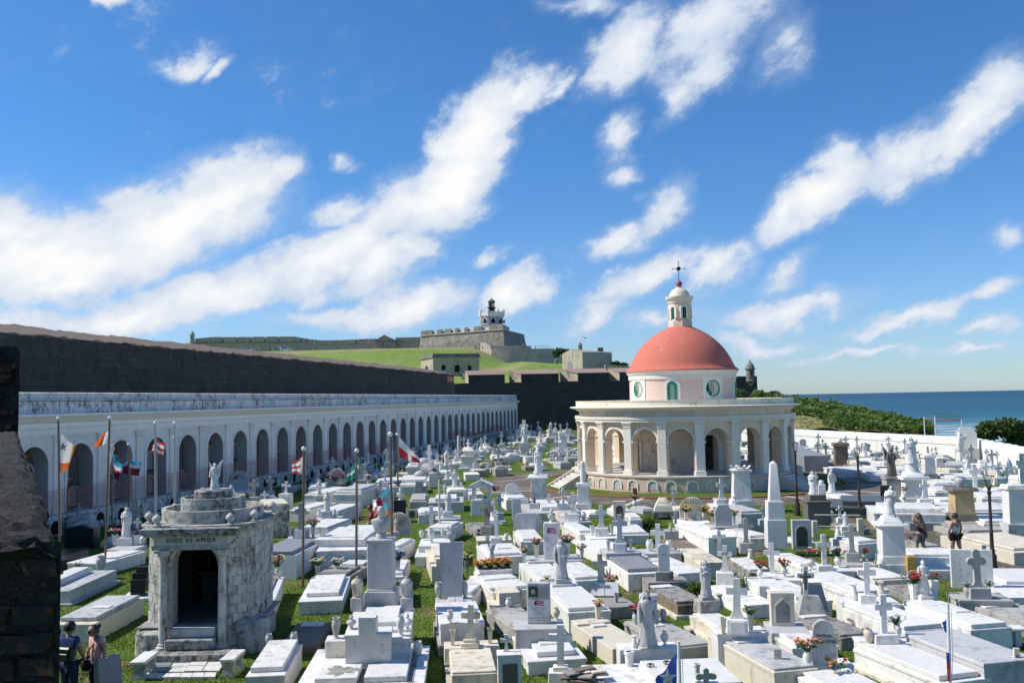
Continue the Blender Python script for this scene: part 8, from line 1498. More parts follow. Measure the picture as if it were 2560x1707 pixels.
stele('grey octagonal marble headstone between red flowers', 7, 1942, 1300, 1108, 150, 'gm', .5, 'oct', -.1, .3); vase('white vase with red and yellow flowers left of the octagonal headstone', 7, 1840, 1290, 1215, 'wm', .5, 'taper', ['red', 'b_red', 'b_yellow', 'b_pink'], fh=.95, flabel='red and yellow flowers left of the octagonal headstone'); vase('white vase with red and yellow flowers right of the octagonal headstone', 7, 2040, 1285, 1205, 'wm', .5, 'taper', ['red', 'b_red', 'b_yellow', 'b_pink'], fh=.8, flabel='red and yellow flowers right of the octagonal headstone'); tomb('grey step under the octagonal headstone', 7, (1805, 1320), (2090, 1300), (1815, 1280), .5, 'gm', None); tomb('long white tomb right of the whitewashed big tomb', 7, (2165, 1425), (2345, 1405), (1950, 1340), .5, W, S1)
t_, pp, z_, ss = pillar('tapered marble pillar with a crown of carved leaves', 7, 2110, 1150, 790, [(205, 200, 85, None, 'base'), (165, 140, 225, None, 'shaft'), (160, 190, 22, None, 'cap')], W, .1, -.1); m = MB()
for k in range(8):
 a = k*pi/4+.2; r_ = 82*ss; m.loft([[(r_*.8*cos(a+q), r_*.8*sin(a+q), z_-.02) for q in (-.35, .35)]+[(r_*.6*cos(a+q), r_*.6*sin(a+q), z_-.02) for q in (.3, -.3)], [(r_*1.22*cos(a+q), r_*1.22*sin(a+q), z_+.22) for q in (-.12, .12)]+[(r_*1.05*cos(a+q), r_*1.05*sin(a+q), z_+.22) for q in (.1, -.1)]])
m.lathe([(r_*.9, z_-.02), (r_*.95, z_+.08), (.01, z_+.10)], seg=12); m.build('leaf_crown', W, t_)
cross('grey cross with plinth beside the chapel stairs', 7, 1925, 1112, 868, W, .45, 'flare', .48, ped=[(110, 60)], plaque=True); vase('white jar left of the cross by the chapel stairs', 7, 1862, 1100, 1042, 'wm', .45, 'taper'); tomb('white step under the cross by the chapel stairs', 7, (1830, 1130), (2040, 1115), (1840, 1095), .45, W, None); tomb('grey tomb behind the octagonal headstone', 7, (2050, 1200), (2215, 1180), (1985, 1125), .8, 'gm', S1)
cross('plain cross in front of the whitewashed big tomb', 3, 1905, 352, 165, W, .55, 'latin', .65); pillar('white block behind the plain cross', 3, 1893, 352, 232, [(250, 248, 110, None, 'block')], 'wp', .1, -.1, name='stone_block', cat='block', sq=.5)
cross('mossy carved cross near the octagonal headstone', 7, 2310, 1290, 1130, 'gm', .4, 'trefoil', .6, ped=[(90, 50)])
def bush(label, r, x, yb, yt, w, seed, mat='leaf_bright', grp='small bushes between the graves'):
 p, s = msize(r, x, yb, 0); h = (yb-yt)*s; ww = w*s/2; t = thing('bush', label, 'bush', p, 0, grp); rr = random.Random(seed); m = MB()
 for _ in range(500):
  d = Vector((rr.gauss(0, .45)*ww, rr.gauss(0, .35)*ww, abs(rr.gauss(.35, .3))*h)); e = Vector((rr.gauss(0, 1), rr.gauss(0, 1), rr.gauss(.5, .6))); m.leaf(d, e, (0, 0, 1), h*.28, h*.13)
 m.build('leaves', mat, t, smooth=False); m = MB()
 for i in range(5): a = i*1.3; m.tube([(0, 0, 0), (ww*.4*cos(a), ww*.4*sin(a), h*.6)], [.02, .008], 5)
 m.build('stem', 'bark', t)
bush('bright green bush between white tombs in the middle', 7, 1270, 1310, 1215, 180, 1); bush('low green weeds beside the praying marble woman', 3, 1700, 780, 640, 220, 2); bush('weeds right of the RIP cross', 3, 2170, 690, 600, 160, 3)
# right of the chapel
pillar('white marble obelisk on a square block', 8, 75, 1500, 720, [(175, 170, 255, None, 'block'), (152, 144, 160, None, 'base'), (104, 58, 330, None, 'shaft'), (56, 18, 22, None, 'tip')], W, .3, -.1, name='obelisk', cat='obelisk', group='obelisks')
t, w_, h, = shrine('grey round topped tomb door with a rusty panel', 8, 310, 1510, 1250, 165, 'gm', .15, gable=False); 
t_, pp, z_, ss = pillar('dark mottled granite pedestal of the mourning woman', 8, 452, 1285, 1015, [(205, 200, 200, 'ta', 'block'), (225, 220, 15, 'ta', 'cap'), (150, 145, 50, 'ta', 'block')], 'ta', .1, -.1); 
def mourner(label, p, s, h):
 t = thing('statue', label, 'statue', p, -.2, 'statues on the graves'); robed_mesh(h, True, 'up', 70, 1.25, False, -.03).build('figure', W, t, (-.1, 0, .03), ang=50); m = MB(); m.box(.25, -.08, 0, .34, .34, h*.45, .02); m.ball((.25, -.08, h*.53), .13, 10, 7); m.build('stele_with_head', W, t)
mourner('white mourning woman bent over a stele on dark granite', Vector((pp.x, pp.y, pp.z+z_)), ss, 205*ss)
pillar('brown stone temple pillar with a cornice near the sea wall', 8, 672, 758, 528, [(150, 148, 20, None, 'base'), (115, 110, 160, None, 'shaft'), (140, 135, 30, None, 'cap'), (60, 30, 12, None, 'tip')], 'bs', .2, -.2, name='stone_pillar', cat='monument')
t_, pp, z_, ss = pillar('grey stone pedestal of the dark angel', 8, 1148, 1085, 850, [(170, 165, 30, None, 'base'), (145, 140, 170, None, 'shaft'), (160, 150, 25, 'dk', 'cap')], 'co', .1, -.1); statue('dark weathered angel with folded wings on a grey pedestal', 8, 0, 285, 0, 'ta', (Vector((pp.x, pp.y, pp.z+z_)), ss), 'side', False, True, seed=71, fat=1.15, rz=.4)
t_, pp, z_, ss = pillar('ornate marble pedestal with a round fluted drum', 8, 1335, 1095, 730, [(240, 225, 60, None, 'base'), (200, 190, 160, None, 'block'), (245, 235, 30, None, 'cap'), (170, 125, 40, None, 'cap'), (120, 112, 75, None, 'shaft')], W, .1, -.1, seg=20); statue('marble group holding a cross on the fluted drum', 8, 0, 235, 0, W, (Vector((pp.x, pp.y, pp.z+z_)), ss), 'up', True, seed=72, fat=1.5, rz=.3)
pillar('plain marble pillar with moulded cap right of the fluted drum', 8, 1478, 875, 575, [(125, 118, 60, 'dk', 'base'), (95, 88, 150, None, 'shaft'), (110, 100, 25, None, 'cap'), (70, 30, 25, None, 'block'), (18, 14, 60, 'co', 'shaft')], W, .2, -.1, name='stone_pillar', cat='monument')
t_, pp, z_, ss = pillar('high white pedestal of the kneeling girl at the path corner', 4, 1140, 572, 45, [(250, 245, 110, None, 'base'), (225, 215, 70, None, 'block'), (200, 192, 265, None, 'shaft'), (270, 255, 22, None, 'cap'), (180, 120, 60, None, 'cap')], W, .05, -.12, sq=.95); statue('white kneeling girl on the high pedestal', 4, 0, 275, 0, W, (Vector((pp.x, pp.y, pp.z+z_)), ss), 'pray', True, seed=73, rz=-.6, fat=1.1, lean=.12)
t_, pp, z_, ss = pillar('ochre stone pillar with dark moulded foot and cap', 8, 1785, 1310, 950, [(330, 320, 60, 'co', 'base'), (215, 190, 55, 'ta', 'block'), (175, 160, 200, None, 'shaft'), (235, 215, 30, 'ta', 'cap')], 'oc', .1, -.1); vase('broken grey urn on the ochre pillar', 8, 0, 95, 0, 'gm', (Vector((pp.x, pp.y, pp.z+z_)), ss), 'pot', fat=1.6)
st = stele('tall white relief stele near the sea wall', 8, 1830, 700, 400, 170, W, .2, 'oct', -.35, .5, ped=[(190, 110)], pm='gm', name='relief_stele', cat='monument'); statue('white woman reaching up to the relief stele', 8, 1775, 720, 440, W, .2, 'up', True, seed=74, rz=.8, fat=1.1)
tomb('large dark green granite tomb beside the path', 8, (560, 1130), (1280, 1140), (560, 1050), .55, 'gg', ((.18, .78, .25, .95, .22, 'gg'),)); stele('tilted grey green slate slab leaning on the angel pedestal', 8, 1085, 1060, 925, 95, 'gg', .5, 'flat', -.3, .08, lean=.2); tomb('white ledger tomb in front of the dark green granite', 8, (915, 1200), (1480, 1175), (1030, 1125), .7, W, ((.15, .95, .1, .9, .2, None),)); tomb('dark low ledger beside the walking women', 8, (1240, 1290), (1650, 1260), (1230, 1190), .35, 'gr', None)
cross('white cross on a step with egg shaped jars', 8, 1440, 1110, 880, W, .55, 'flare', .48, ped=[(130, 60)]); vase('egg shaped jar right of the step cross by the path', 8, 1510, 1115, 1052, 'cr', .55, 'bottle'); vase('egg shaped jar left of the step cross by the path', 8, 1372, 1090, 1030, 'cr', .55, 'bottle'); tomb('white step under the cross with egg shaped jars', 8, (1300, 1150), (1585, 1125), (1310, 1095), .55, W, None); flowers('red flowers in a jar before the ornate pedestal', P(8, 1248, 990, 1.2), .35, ['b_red', 'b_pink'], 12); vase('white jar with red flowers before the ornate pedestal', 8, 1250, 1080, 1000, 'wm', .5, 'urn')
cross('large white cross on a square block behind the ochre pillar', 8, 1907, 1010, 740, W, .4, 'latin', .45, ped=[(95, 60)]); statue('draped column with a small figure by the railing', 8, 715, 1370, 1175, W, .6, 'side', False, seed=75, ped=[(110, 70)], fat=1.3); vase('slim white flared vase by the draped column', 8, 645, 1412, 1302, 'wm', .5, 'bottle')
cross('white cross standing by the white tombs at right', 8, 2005, 850, 720, W, .3, 'latin', .55); cross('white cross with lettered base at the right', 8, 2120, 925, 735, W, .3, 'flare', .6, ped=[(110, 70)], plaque=True); cross('bent white cross beside the right lamp', 8, 2190, 900, 760, W, .3, 'latin', .5); cross('tall white cross at the right border', 8, 2330, 900, 640, W, .3, 'latin', .4)
pillar('white marble monument with a framed tablet at the right border', 8, 2290, 1390, 930, [(230, 225, 110, 'gm', 'base'), (180, 175, 300, None, 'shaft'), (210, 190, 40, None, 'cap')], W, .1, -.1, name='stone_pillar', cat='monument', sq=.8)
for i, (a, b, c, lb) in enumerate([((1530, 770), (1800, 745), (1560, 720), 'grey edged ledger below the relief stele'), ((1480, 930), (1700, 915), (1470, 885), 'white stepped ledger right of the ornate pedestal'), ((1490, 1000), (1700, 985), (1480, 950), 'second white stepped ledger right of the ornate pedestal'), ((1530, 1090), (1690, 1075), (1500, 1040), 'white slab tomb left of the ochre pillar'), ((1600, 1200), (2160, 1150), (1580, 1110), 'long white tomb behind the ochre pillar'), ((1900, 1060), (2240, 1040), (1880, 985), 'white tomb under the large white cross'), ((1640, 880), (1960, 860), (1630, 830), 'white ledger before the row of white crosses'), ((2100, 1010), (2340, 990), (2060, 960), 'white chest tomb by the right lamp'),
 ((1930, 1290), (2200, 1270), (1900, 1215), 'low white ledger right of the ochre pillar'), ((1840, 1400), (2250, 1330), (1700, 1300), 'weathered grey ledger beside the path at right'), ((2240, 1580), (2560, 1500), (1850, 1400), 'long cream kerb tomb along the path at right'), ((600, 810), (920, 795), (600, 765), 'white ledger beside the brown temple pillar'), ((900, 840), (1200, 830), (890, 800), 'white ledger behind the dark angel'), ((940, 790), (1070, 780), (935, 755), 'small white chest tomb left of the dark angel'), ((1060, 810), (1220, 795), (1050, 770), 'white grave just behind the dark angel')]):
 tomb(lb, 8, a, b, c, .45 if i != 9 else .25, W if i not in (0, 9, 10) else ('gm', 'co', 'cr')[(0, 9, 10).index(i)], S1)
tomb('dark grey chest tomb beside the chapel at right', 8, (210, 660), (420, 655), (215, 570), 1.3, 'gr', None); bench('long stone bench rail by the dark chest tomb', P(8, 350, 720), 0, 5.5, .5, .7, 'co', 'co', False)
def railing_posts():
 for x, yb, yt, lb in ((433, 1410, 1255, 'left'), (850, 1412, 1235, 'right'), (575, 1280, 1170, 'back')):
  pillar('square stone railing post at the %s of the mourning woman plot' % lb, 8, x, yb, yt, [(50, 48, 150, None, 'shaft')], 'cr', .0, -.1, name='stone_post', cat='post')
 t = thing('iron_railing', 'iron pipe rails between the square stone posts', 'railing', (0, 0, 0)); m = MB(); a, b, c = P(8, 433, 1400), P(8, 850, 1405), P(8, 575, 1275)
 for z in (.45, .95): m.tube([a+Vector((0, 0, z)), b+Vector((0, 0, z))], .035, 8)
 m.build('rail', 'co', t)
railing_posts()
lamp('dark iron street lamp between obelisk and chapel', 8, 272, 1205, 545); lamp('dark iron street lamp left of the dark angel', 8, 846, 1228, 600); lamp('dark iron street lamp at the right edge of the path', 8, 2068, 1715, 860)
# flag poles and flags
def Q(r, *pts): return [px(r, *p) for p in pts]
def star(t, r, x, y, Z, size, mat='f_white', dy=-.12):
 c = atY(*px(r, x, y), Z+dy)-t.location; m = MB(); m.prism([(size*(1 if i % 2 == 0 else .42)*sin(i*pi/5), size*(1 if i % 2 == 0 else .42)*cos(i*pi/5)) for i in range(10)], -.006, .006); m.build('star', mat, t, (c.x, dy, c.z))
def FP(label, r, xt, yt, r2, xb, yb, Z, r0=.03, mat='pole_rust', ball=True):
 a, b = px(r, xt, yt), px(r2, xb, yb); return flagpole(label, a[0], a[1], b[0], b[1], Z, r0, mat, ball)
def base_px(Z, x): return HZ0+HZS*x+EYE*FPX/Z
def bands(*b): return lambda u, v: b[min(len(b)-1, int(v*len(b)))]
FP('brown flag pole with a torn orange and white flag near the brick wall', 5, 535, 325, 5, 552, (base_px(33, 150)-960)*KS, 33, .04)
f = flag('torn white and orange flag with a star by the brick wall', Q(5, (545, 440), (538, 815), (612, 775), (668, 590)), 33, lambda u, v: 1 if v > .74 or u > .84 else (2 if u > .72 else 0), ['f_white', 'f_orange', 'f_yellow'], .06); star(f, 5, 577, 575, 33, .17, 'granite_grey', -.25)
FP('dark leaning flag pole left of the mausoleum', 5, 1007, 322, 1, 962, 530, 35, .045)
flag('orange and white rag blown left on the leaning pole', Q(5, (996, 432), (994, 540), (838, 592), (925, 455)), 35, lambda u, v: 1 if u > .55 else 0, ['f_white', 'f_orange'], .05, extra=None); flag('white strip with an orange end hanging on the leaning pole', Q(5, (1003, 545), (985, 825), (958, 800), (1030, 590)), 35, lambda u, v: 1 if v > .82 else 0, ['f_white', 'f_orange'], .04)
FP('thin pole with a hanging blue white and maroon flag', 5, 1031, 570, 5, 1030, 1290, 44, .035); f = flag('hanging blue white and maroon flag behind the leaning pole', Q(5, (1028, 635), (1022, 770), (1062, 935), (1118, 770)), 44, lambda u, v: 0 if v+.25*u < .45 else (1 if .45 <= v+.25*u < .68 else 2), ['f_cyan', 'f_white', 'f_maroon', 'f_blue'], .10)
FP('rusty pole with a light blue white and maroon flag', 5, 1181, 562, 5, 1185, 1250, 46, .045); flag('light blue white and maroon flag flying right', Q(5, (1182, 700), (1182, 825), (1262, 855), (1290, 722)), 46, bands(0, 1, 2, 2), ['f_cyan', 'f_white', 'f_maroon'], .05); flag('light blue white and maroon flag folded left of the rusty pole', Q(5, (1180, 635), (1180, 830), (1115, 830), (1135, 690)), 46, bands(0, 1, 2, 2), ['f_cyan', 'f_white', 'f_maroon'], .05)
FP('left silver flag pole in front of the arcade', 5, 1424, 368, 5, 1430, (base_px(40, 389)-960)*KS, 40, .05, 'pole_grey'); flag('red and white striped flag on the left silver pole', Q(5, (1428, 500), (1428, 640), (1488, 690), (1497, 560)), 40, bands(0, 1, 0, 1, 0), ['f_red', 'f_white'], .06); flag('red and white striped flag end folded left of the silver pole', Q(5, (1424, 465), (1424, 655), (1384, 620), (1390, 560)), 40, bands(0, 1, 0, 1, 0), ['f_red', 'f_white'], .05)
FP('right silver flag pole in front of the arcade', 5, 1603, 370, 5, 1602, (base_px(42, 436)-960)*KS, 42, .05, 'pole_grey'); flag('tiny white rag on the right silver pole', Q(5, (1630, 452), (1612, 482), (1565, 488), (1595, 465)), 42, lambda u, v: 0, ['f_white'], .03)
FP('wooden flag pole with a red and white striped flag', 6, 438, 605, 2, 430, 655, 31.5, .045); flag('red and white striped flag blown left in the middle left', Q(6, (430, 665), (420, 830), (322, 826), (318, 730)), 31.5, lambda u, v: 1 if u < .18 else bands(0, 1, 0, 1, 0)(u, v), ['f_red', 'f_white'], .05)
FP('wooden flag pole with a green flag', 6, 925, 622, 2, 920, 610, 32.5, .045); f = flag('green and white flag trailing left of its pole', Q(6, (910, 720), (906, 865), (806, 918), (845, 800)), 32.5, lambda u, v: 1 if .42 < v+.1*u < .6 else 0, ['f_green', 'f_white', 'f_yellow'], .05); flag('green flag cloth wrapped round the wooden pole', Q(6, (940, 660), (938, 850), (903, 850), (906, 660)), 32.4, lambda u, v: 1 if .42 < v < .55 else 0, ['f_green', 'f_white'], .03)
FP('weathered branch pole with a turquoise flag', 6, 1232, 470, 6, 1250, (base_px(38, 980)-960)*KS, 38, .055); f = flag('turquoise and maroon flag with a pale star', Q(6, (1222, 920), (1234, 1200), (1130, 1180), (1092, 1085)), 38, lambda u, v: 0 if u < .62-.25*(v-.3) and v < .82 else (2 if v >= .82 else 1), ['f_teal', 'f_maroon', 'f_salmon'], .05); star(f, 6, 1182, 1062, 38, .22, 'granite_grey', -.1)
FP('leaning pole with a torn white and red flag', 6, 1296, 470, 6, 1303, 965, 63, .06); flag('torn white and red flag streaming right before the arcade', Q(6, (1294, 465), (1305, 668), (1508, 735), (1500, 690)), 63, lambda u, v: 1 if v > .50 and not .44 < u < .58 and u > .06 else 0, ['f_white', 'f_red'], .10, 22, 14)
FP('distant white flag pole with a drooping striped flag', 6, 1857, 472, 6, 1857, 720, 95, .13, 'pole_white', False); flag('drooping blue white and red flag by the temple tomb', Q(6, (1864, 520), (1890, 640), (1930, 668), (1928, 585)), 95, lambda u, v: 1 if .3 < v < .55 else (2 if u < .3 and v < .4 else 0), ['f_red', 'f_white', 'f_blue'], .12)
FP('thin white pole without a flag in the middle', 6, 1680, 875, 6, 1685, 1405, 41.7, .05, 'cream', False)
FP('white pole with a blue star flag at the bottom edge', 3, 1530, 1182, 3, 1548, (base_px(17, 1700)-1280)*KS, 17, .036, 'pole_white', False); f = flag('blue flag with a white star at the bottom edge', Q(3, (1513, 1290), (1516, 1560), (1400, 1760), (1325, 1580)), 17, lambda u, v: 0, ['f_blue'], .07, depth=.2); star(f, 3, 1432, 1520, 17, .16, 'f_white', -.10)
FP('white pole with faded rags at the bottom right', 4, 1650, 835, 4, 1672, (base_px(18.5, 2370)-1280)*KS, 18.5, .036, 'pole_white', False); flag('faded blue rag on the bottom right pole', Q(4, (1638, 985), (1640, 1110), (1622, 1090), (1602, 1012)), 18.5, lambda u, v: 0, ['f_blue', 'f_red'], .012, depth=.03); flag('faded blue and red rag strip low on the bottom right pole', Q(4, (1668, 1290), (1676, 1560), (1646, 1545), (1640, 1285)), 18.4, lambda u, v: 0 if v < .3 else (2 if v > .6 else 1), ['f_blue', 'f_red', 'f_salmon'], .012, depth=.03)
# people
def at_ground(u, v): return atz(u, v, 0.004)
t, V = person('man in a blue shirt seen from behind next to the brick wall', at_ground(172, 1765), radians(165), 1.76, dict(elR=(.15, -.03, .64), wrR=(.11, -.11, .55), elL=(-.15, -.03, .64), wrL=(-.11, -.11, .55)), 'skin', 'hair', 'cloth_blue', 'cloth_navy', leg=1.0, bun=False, female=False, fat=1.12)
M = Matrix.Translation(t.location) @ Matrix.Rotation(t.rotation_euler.z, 4, 'Z'); b = thing('backpack', 'black backpack low on the back of the man in blue', 'bag', M @ Vector((-.05, .16, .98)), t.rotation_euler.z); m = MB(); m.box(0, 0, 0, .30, .16, .30, .05); m.build('body', 'leather', b); m = MB(); m.box(0, .09, .04, .22, .05, .14, .02); m.build('pocket', 'leather', b); m = MB(); m.tube([(.12, -.06, .28), (.16, -.10, .42), (-.02, -.13, .50), (-.18, -.12, .36), (-.12, -.05, .02)], .012, 6); m.build('strap', 'cloth_khaki', b)
t, V = person('woman in a pale pink top with sunglasses on her lowered head', at_ground(240, 1752), radians(-35), 1.64, dict(headc=(-.01, -.045, .915), head0=(0, -.02, .868), elR=(.15, .02, .64), wrR=(.155, -.02, .50), elL=(-.16, .0, .64), wrL=(-.14, -.07, .53)), 'skin', 'hair', 'cloth_pink', 'cloth_navy', leg=1.0, bun=True, fat=1.18, sleeve=.45)
M = Matrix.Translation(t.location) @ Matrix.Rotation(t.rotation_euler.z, 4, 'Z'); hc = V['headc']; g = thing('sunglasses', 'dark sunglasses on the face of the woman in pale pink', 'sunglasses', M @ Vector((hc.x, hc.y-.115, hc.z+.01)), t.rotation_euler.z); m = MB()
for s_ in (-1, 1): m.box(s_*.036, 0, -.022, .056, .012, .042, .006); m.tube([(s_*.065, 0, .01), (s_*.10, .10, .012)], .004, 5)
m.tube([(-.012, -.004, .006), (.012, -.004, .006)], .004, 5); m.build('frame', 'leather', g)
bag('black shoulder bag of the woman in pale pink', t, V, (-.20, -.14, .78), .26, V['shR']+Vector((-.03, 0, .03)), -1)
t, V = person('woman in a black top and grey skirt shading her eyes on the path', at_ground(2302, 1393), radians(-152), 1.66, dict(shR=(.105, .01, .81), elR=(.20, -.02, .86), wrR=(.10, -.06, .955), elL=(-.15, .02, .64), wrL=(-.15, -.03, .50), knR=(.05, -.05, .29), anR=(.045, -.06, .05), toR=(.05, -.16, .018), knL=(-.05, .04, .29), anL=(-.05, .15, .07), toL=(-.05, .08, .018)), 'skin', 'hair_brown', 'cloth_black', 'cloth_grey', leg=.42, tank=True, bun=False, fat=1.1)
bag('black shoulder bag of the woman shading her eyes', t, V, (-.20, .06, .86), .28, V['shL']+Vector((.02, 0, .03)), 1)
t, V = person('woman in a white sleeveless top and black shorts walking on the path', at_ground(2392, 1394), radians(-165), 1.68, dict(elR=(.155, .0, .64), wrR=(.135, -.06, .51), elL=(-.15, .0, .64), wrL=(-.15, -.05, .50), knR=(.055, -.05, .29), anR=(.055, -.04, .05), toR=(.06, -.14, .018), knL=(-.055, .03, .29), anL=(-.06, .10, .06), toL=(-.06, .02, .018)), 'skin', 'hair', 'cloth_white', 'cloth_black', leg=.30, tank=True, bun=True, fat=1.2)
bag('navy shoulder bag of the woman in the white top', t, V, (.21, .05, .80), .26, V['shL']+Vector((.02, 0, .03)), -1)
t, V = person('person in a maroon shirt and khaki trousers handling a red cloth', at_ground(928, 1356), radians(-70), 1.68, dict(elR=(.14, -.08, .67), wrR=(.08, -.20, .66), elL=(-.14, -.07, .67), wrL=(-.08, -.19, .68), headc=(0, -.03, .925)), 'skin_dark', 'hair', 'cloth_maroon', 'cloth_khaki', leg=1.0, bun=False, female=False, fat=1.05)
flag('red cloth held by the person in maroon behind the bust', Q(6, (1105, 1140), (1010, 1215), (1090, 1245), (1125, 1180)), 41, lambda u, v: 0, ['f_salmon'], .08); m = None
k = 0
TOP = ['cloth_white', 'f_red', 'cloth_blue', 'cloth_pink', 'cloth_maroon', 'cloth_white', 'cloth_grey', 'f_yellow', 'cloth_navy']; LOW = ['cloth_khaki', 'cloth_navy', 'cloth_black', 'cloth_grey']; SAY = dict(cloth_white='white', f_red='red', cloth_blue='blue', cloth_pink='pink', cloth_maroon='maroon', cloth_grey='grey', f_yellow='yellow', cloth_navy='navy', cloth_khaki='khaki', cloth_black='black')
def visitors(zf, pts, Y, where):
 global k
 for (x, vt, vb) in pts:
  u, b = zf(x, vb); _, tt = zf(x, vt); far_person(u, b, tt, Y, TOP[k % 9], LOW[(k*3+k//4) % 4], '%s visitor in %s top and %s trousers %s' % (['tiny', 'small', 'distant'][k % 3], SAY[TOP[k % 9]], SAY[LOW[(k*3+k//4) % 4]], where), k); k += 1
visitors(Z2, [(985, 415, 462), (1003, 412, 462), (1048, 412, 462), (1078, 408, 462), (1105, 412, 462), (1138, 420, 462)], 425, 'between the two parked trucks'); visitors(Z2, [(1165, 402, 462), (1275, 405, 430), (1302, 408, 440)], 425, 'near the open white van'); visitors(Z2, [(1398, 405, 460), (1432, 410, 460), (1578, 412, 455), (1610, 412, 455), (1643, 410, 452)], 425, 'right of the white van')
visitors(Z3, [(424, 512, 545), (474, 508, 542)], 418, 'at the foot of the fort bastion'); visitors(Z3, [(812, 505, 545), (925, 530, 568), (950, 530, 568), (980, 530, 568)], 380, 'on the slope below the fort bastion'); visitors(Z3, [(1062, 500, 534), (1108, 487, 530)], 385, 'at the bastion ramp'); visitors(Z3, [(1338, 507, 550), (1354, 507, 550), (1378, 500, 550), (1463, 508, 556)], 378, 'on the lower battery terrace'); visitors(Z3, [(786, 785, 845), (806, 780, 845)], 189, 'in the first bastion embrasure')
def truck(label, x0, x1, yb, Y, van):
 a, b = atY(*Z2(x0, yb), Y), atY(*Z2(x1, yb), Y); L = (b-a).length; t = thing('parked_truck' if not van else 'parked_van', label, 'truck' if not van else 'van', (a+b)/2, 0); m = MB(); h = .75
 if van: m.prism([(-L/2, .35), (-L/2, 1.5), (-L*.42, 2.1), (L*.05, 2.1), (L*.20, 1.25), (L*.46, 1.1), (L/2, .8), (L/2, .35)], -.9, .9)
 else: m.prism([(-L/2, .35), (-L/2, .8), (-L*.36, 1.0), (-L*.22, 1.75), (L*.10, 1.75), (L*.15, 1.05), (L/2, 1.05), (L/2, .35)], -.9, .9)
 m.build('body', 'paint_truck', t); m = MB()
 if van: m.prism([(-L*.38, 1.35), (-L*.36, 1.95), (L*.03, 1.95), (L*.15, 1.35)], -.91, .91)
 else: m.prism([(-L*.32, 1.1), (-L*.20, 1.65), (L*.08, 1.65), (L*.11, 1.1)], -.91, .91)
 m.build('window', 'glass_dim', t)
 wm = MB().tube([(0, -.95, 0), (0, -.7, 0)], .36, 14).mesh('wheel', 'cloth_black')
 for x_ in (-.3, .3):
  for y_ in (0, 1.65): put('wheel', wm, t, (x_*L, y_, .36))
 m = MB(); m.box(-L/2, 0, .4, .12, 1.8, .14, .03); m.box(L/2, 0, .4, .12, 1.8, .14, .03); m.build('bumper', 'pole_grey', t)
 if van: m = MB(); m.loft([[(-L*.5-.1, -.9, 1.6), (-L*.5-.1, .9, 1.6), (-L*.52, .9, 1.66), (-L*.52, -.9, 1.66)], [(-L*.5-1.2, -.9, 2.2), (-L*.5-1.2, .9, 2.2), (-L*.5-1.2, .9, 2.26), (-L*.5-1.2, -.9, 2.26)]]); m.build('rear_door', 'paint_truck', t)
truck('small white pickup truck parked under the fort wall', 805, 935, 464, 424, False); truck('white van with its rear door open under the fort wall', 1228, 1375, 462, 424, True)
def bird():
 p = atY(*Z3(1922, 460), 150); t = thing('bird', 'dark bird gliding above the guard house', 'bird', p, .4); m = MB(); m.lathe([(.01, -.3), (.07, -.15), (.09, .05), (.06, .2), (.02, .3)], seg=8); o = m.build('body', 'cloth_black', t); o.rotation_euler = (pi/2, 0, 0)
 m = MB()
 for s_ in (-1, 1): m.loft([[(0, -.10, 0), (0, .12, 0), (0, .12, .03), (0, -.1, .03)], [(s_*.35, -.02, .25), (s_*.35, .15, .25), (s_*.35, .15, .27), (s_*.35, -.02, .27)], [(s_*.75, .15, .30), (s_*.75, .22, .3), (s_*.75, .22, .31), (s_*.75, .15, .31)]])
 m.build('wing_pair', 'cloth_black', t); return t
bird()
stele('dark slanted granite panel beside the woman in pale pink', 1, 1010, 1760, 1345, 230, 'gr', 0, 'flat', 1.05, .16, lean=-.12)
# the many smaller graves farther off
def project(p):
 q = CAMR.transposed() @ (Vector(p)-Vector((0, 0, EYE))); return 1280+FPX*q.x/-q.z, 853.5-FPX*q.y/-q.z
OCC = [(o.location.x, o.location.y, 1.55 if o.get('category') in ('grave', 'tomb') else .75) for o in scene.objects if o.parent is None and o.get('category') and o.get('category') not in ('rampart', 'colonnade', 'wall', 'fence')]
LAND = [('the domed chapel', CH.x, CH.y-9), ('the white saint pedestal', *P(7, 248, 1085)[:2]), ('the temple tomb', *P(6, 1955, 790)[:2]), ('the Christ statue', *P(7, 120, 640)[:2]), ('the boulder pile', *P(6, 1580, 880)[:2]), ('the notice board', *P(7, 475, 560)[:2]), ('the brown temple pillar', *P(8, 672, 758)[:2]), ('the dark angel', *P(8, 1148, 1085)[:2]), ('the ornate drum pedestal', *P(8, 1335, 1095)[:2]), ('the relief stele', *P(8, 1830, 710)[:2]), ('the ochre pillar', *P(8, 1785, 1310)[:2]), ('the spiky plants', *P(8, 2250, 730)[:2]),
 ('the purple flower shell', *P(6, 742, 922)[:2]), ('the veined marble pedestal', *P(6, 275, 1190)[:2]), ('the mausoleum', MO.x, MO.y), ('the canopy tomb', *P(6, 2075, 1200)[:2]), ('the last arcade arch', .2, 168), ('the arcade middle', -10, 105), ('the bastion foot', 16, 180), ('the pipe fence frame', *P(8, 1620, 560)[:2]), ('the right lamp', *P(4, 2085, 540)[:2]), ('the middle lamp', *P(8, 846, 1228)[:2]), ('the long sea wall', *P(8, 700, 560)[:2]), ('the fluted column fragment', *P(7, 658, 1160)[:2]), ('the crown of leaves pillar', *P(7, 2110, 1150)[:2]), ('the tall bust pedestal', *P(2, 1155, 860)[:2]), ('the Romero headstone', *P(4, 518, 1395)[:2]), ('the chapel stairs at left', CH.x-11, CH.y-4)]
COUNT = {}
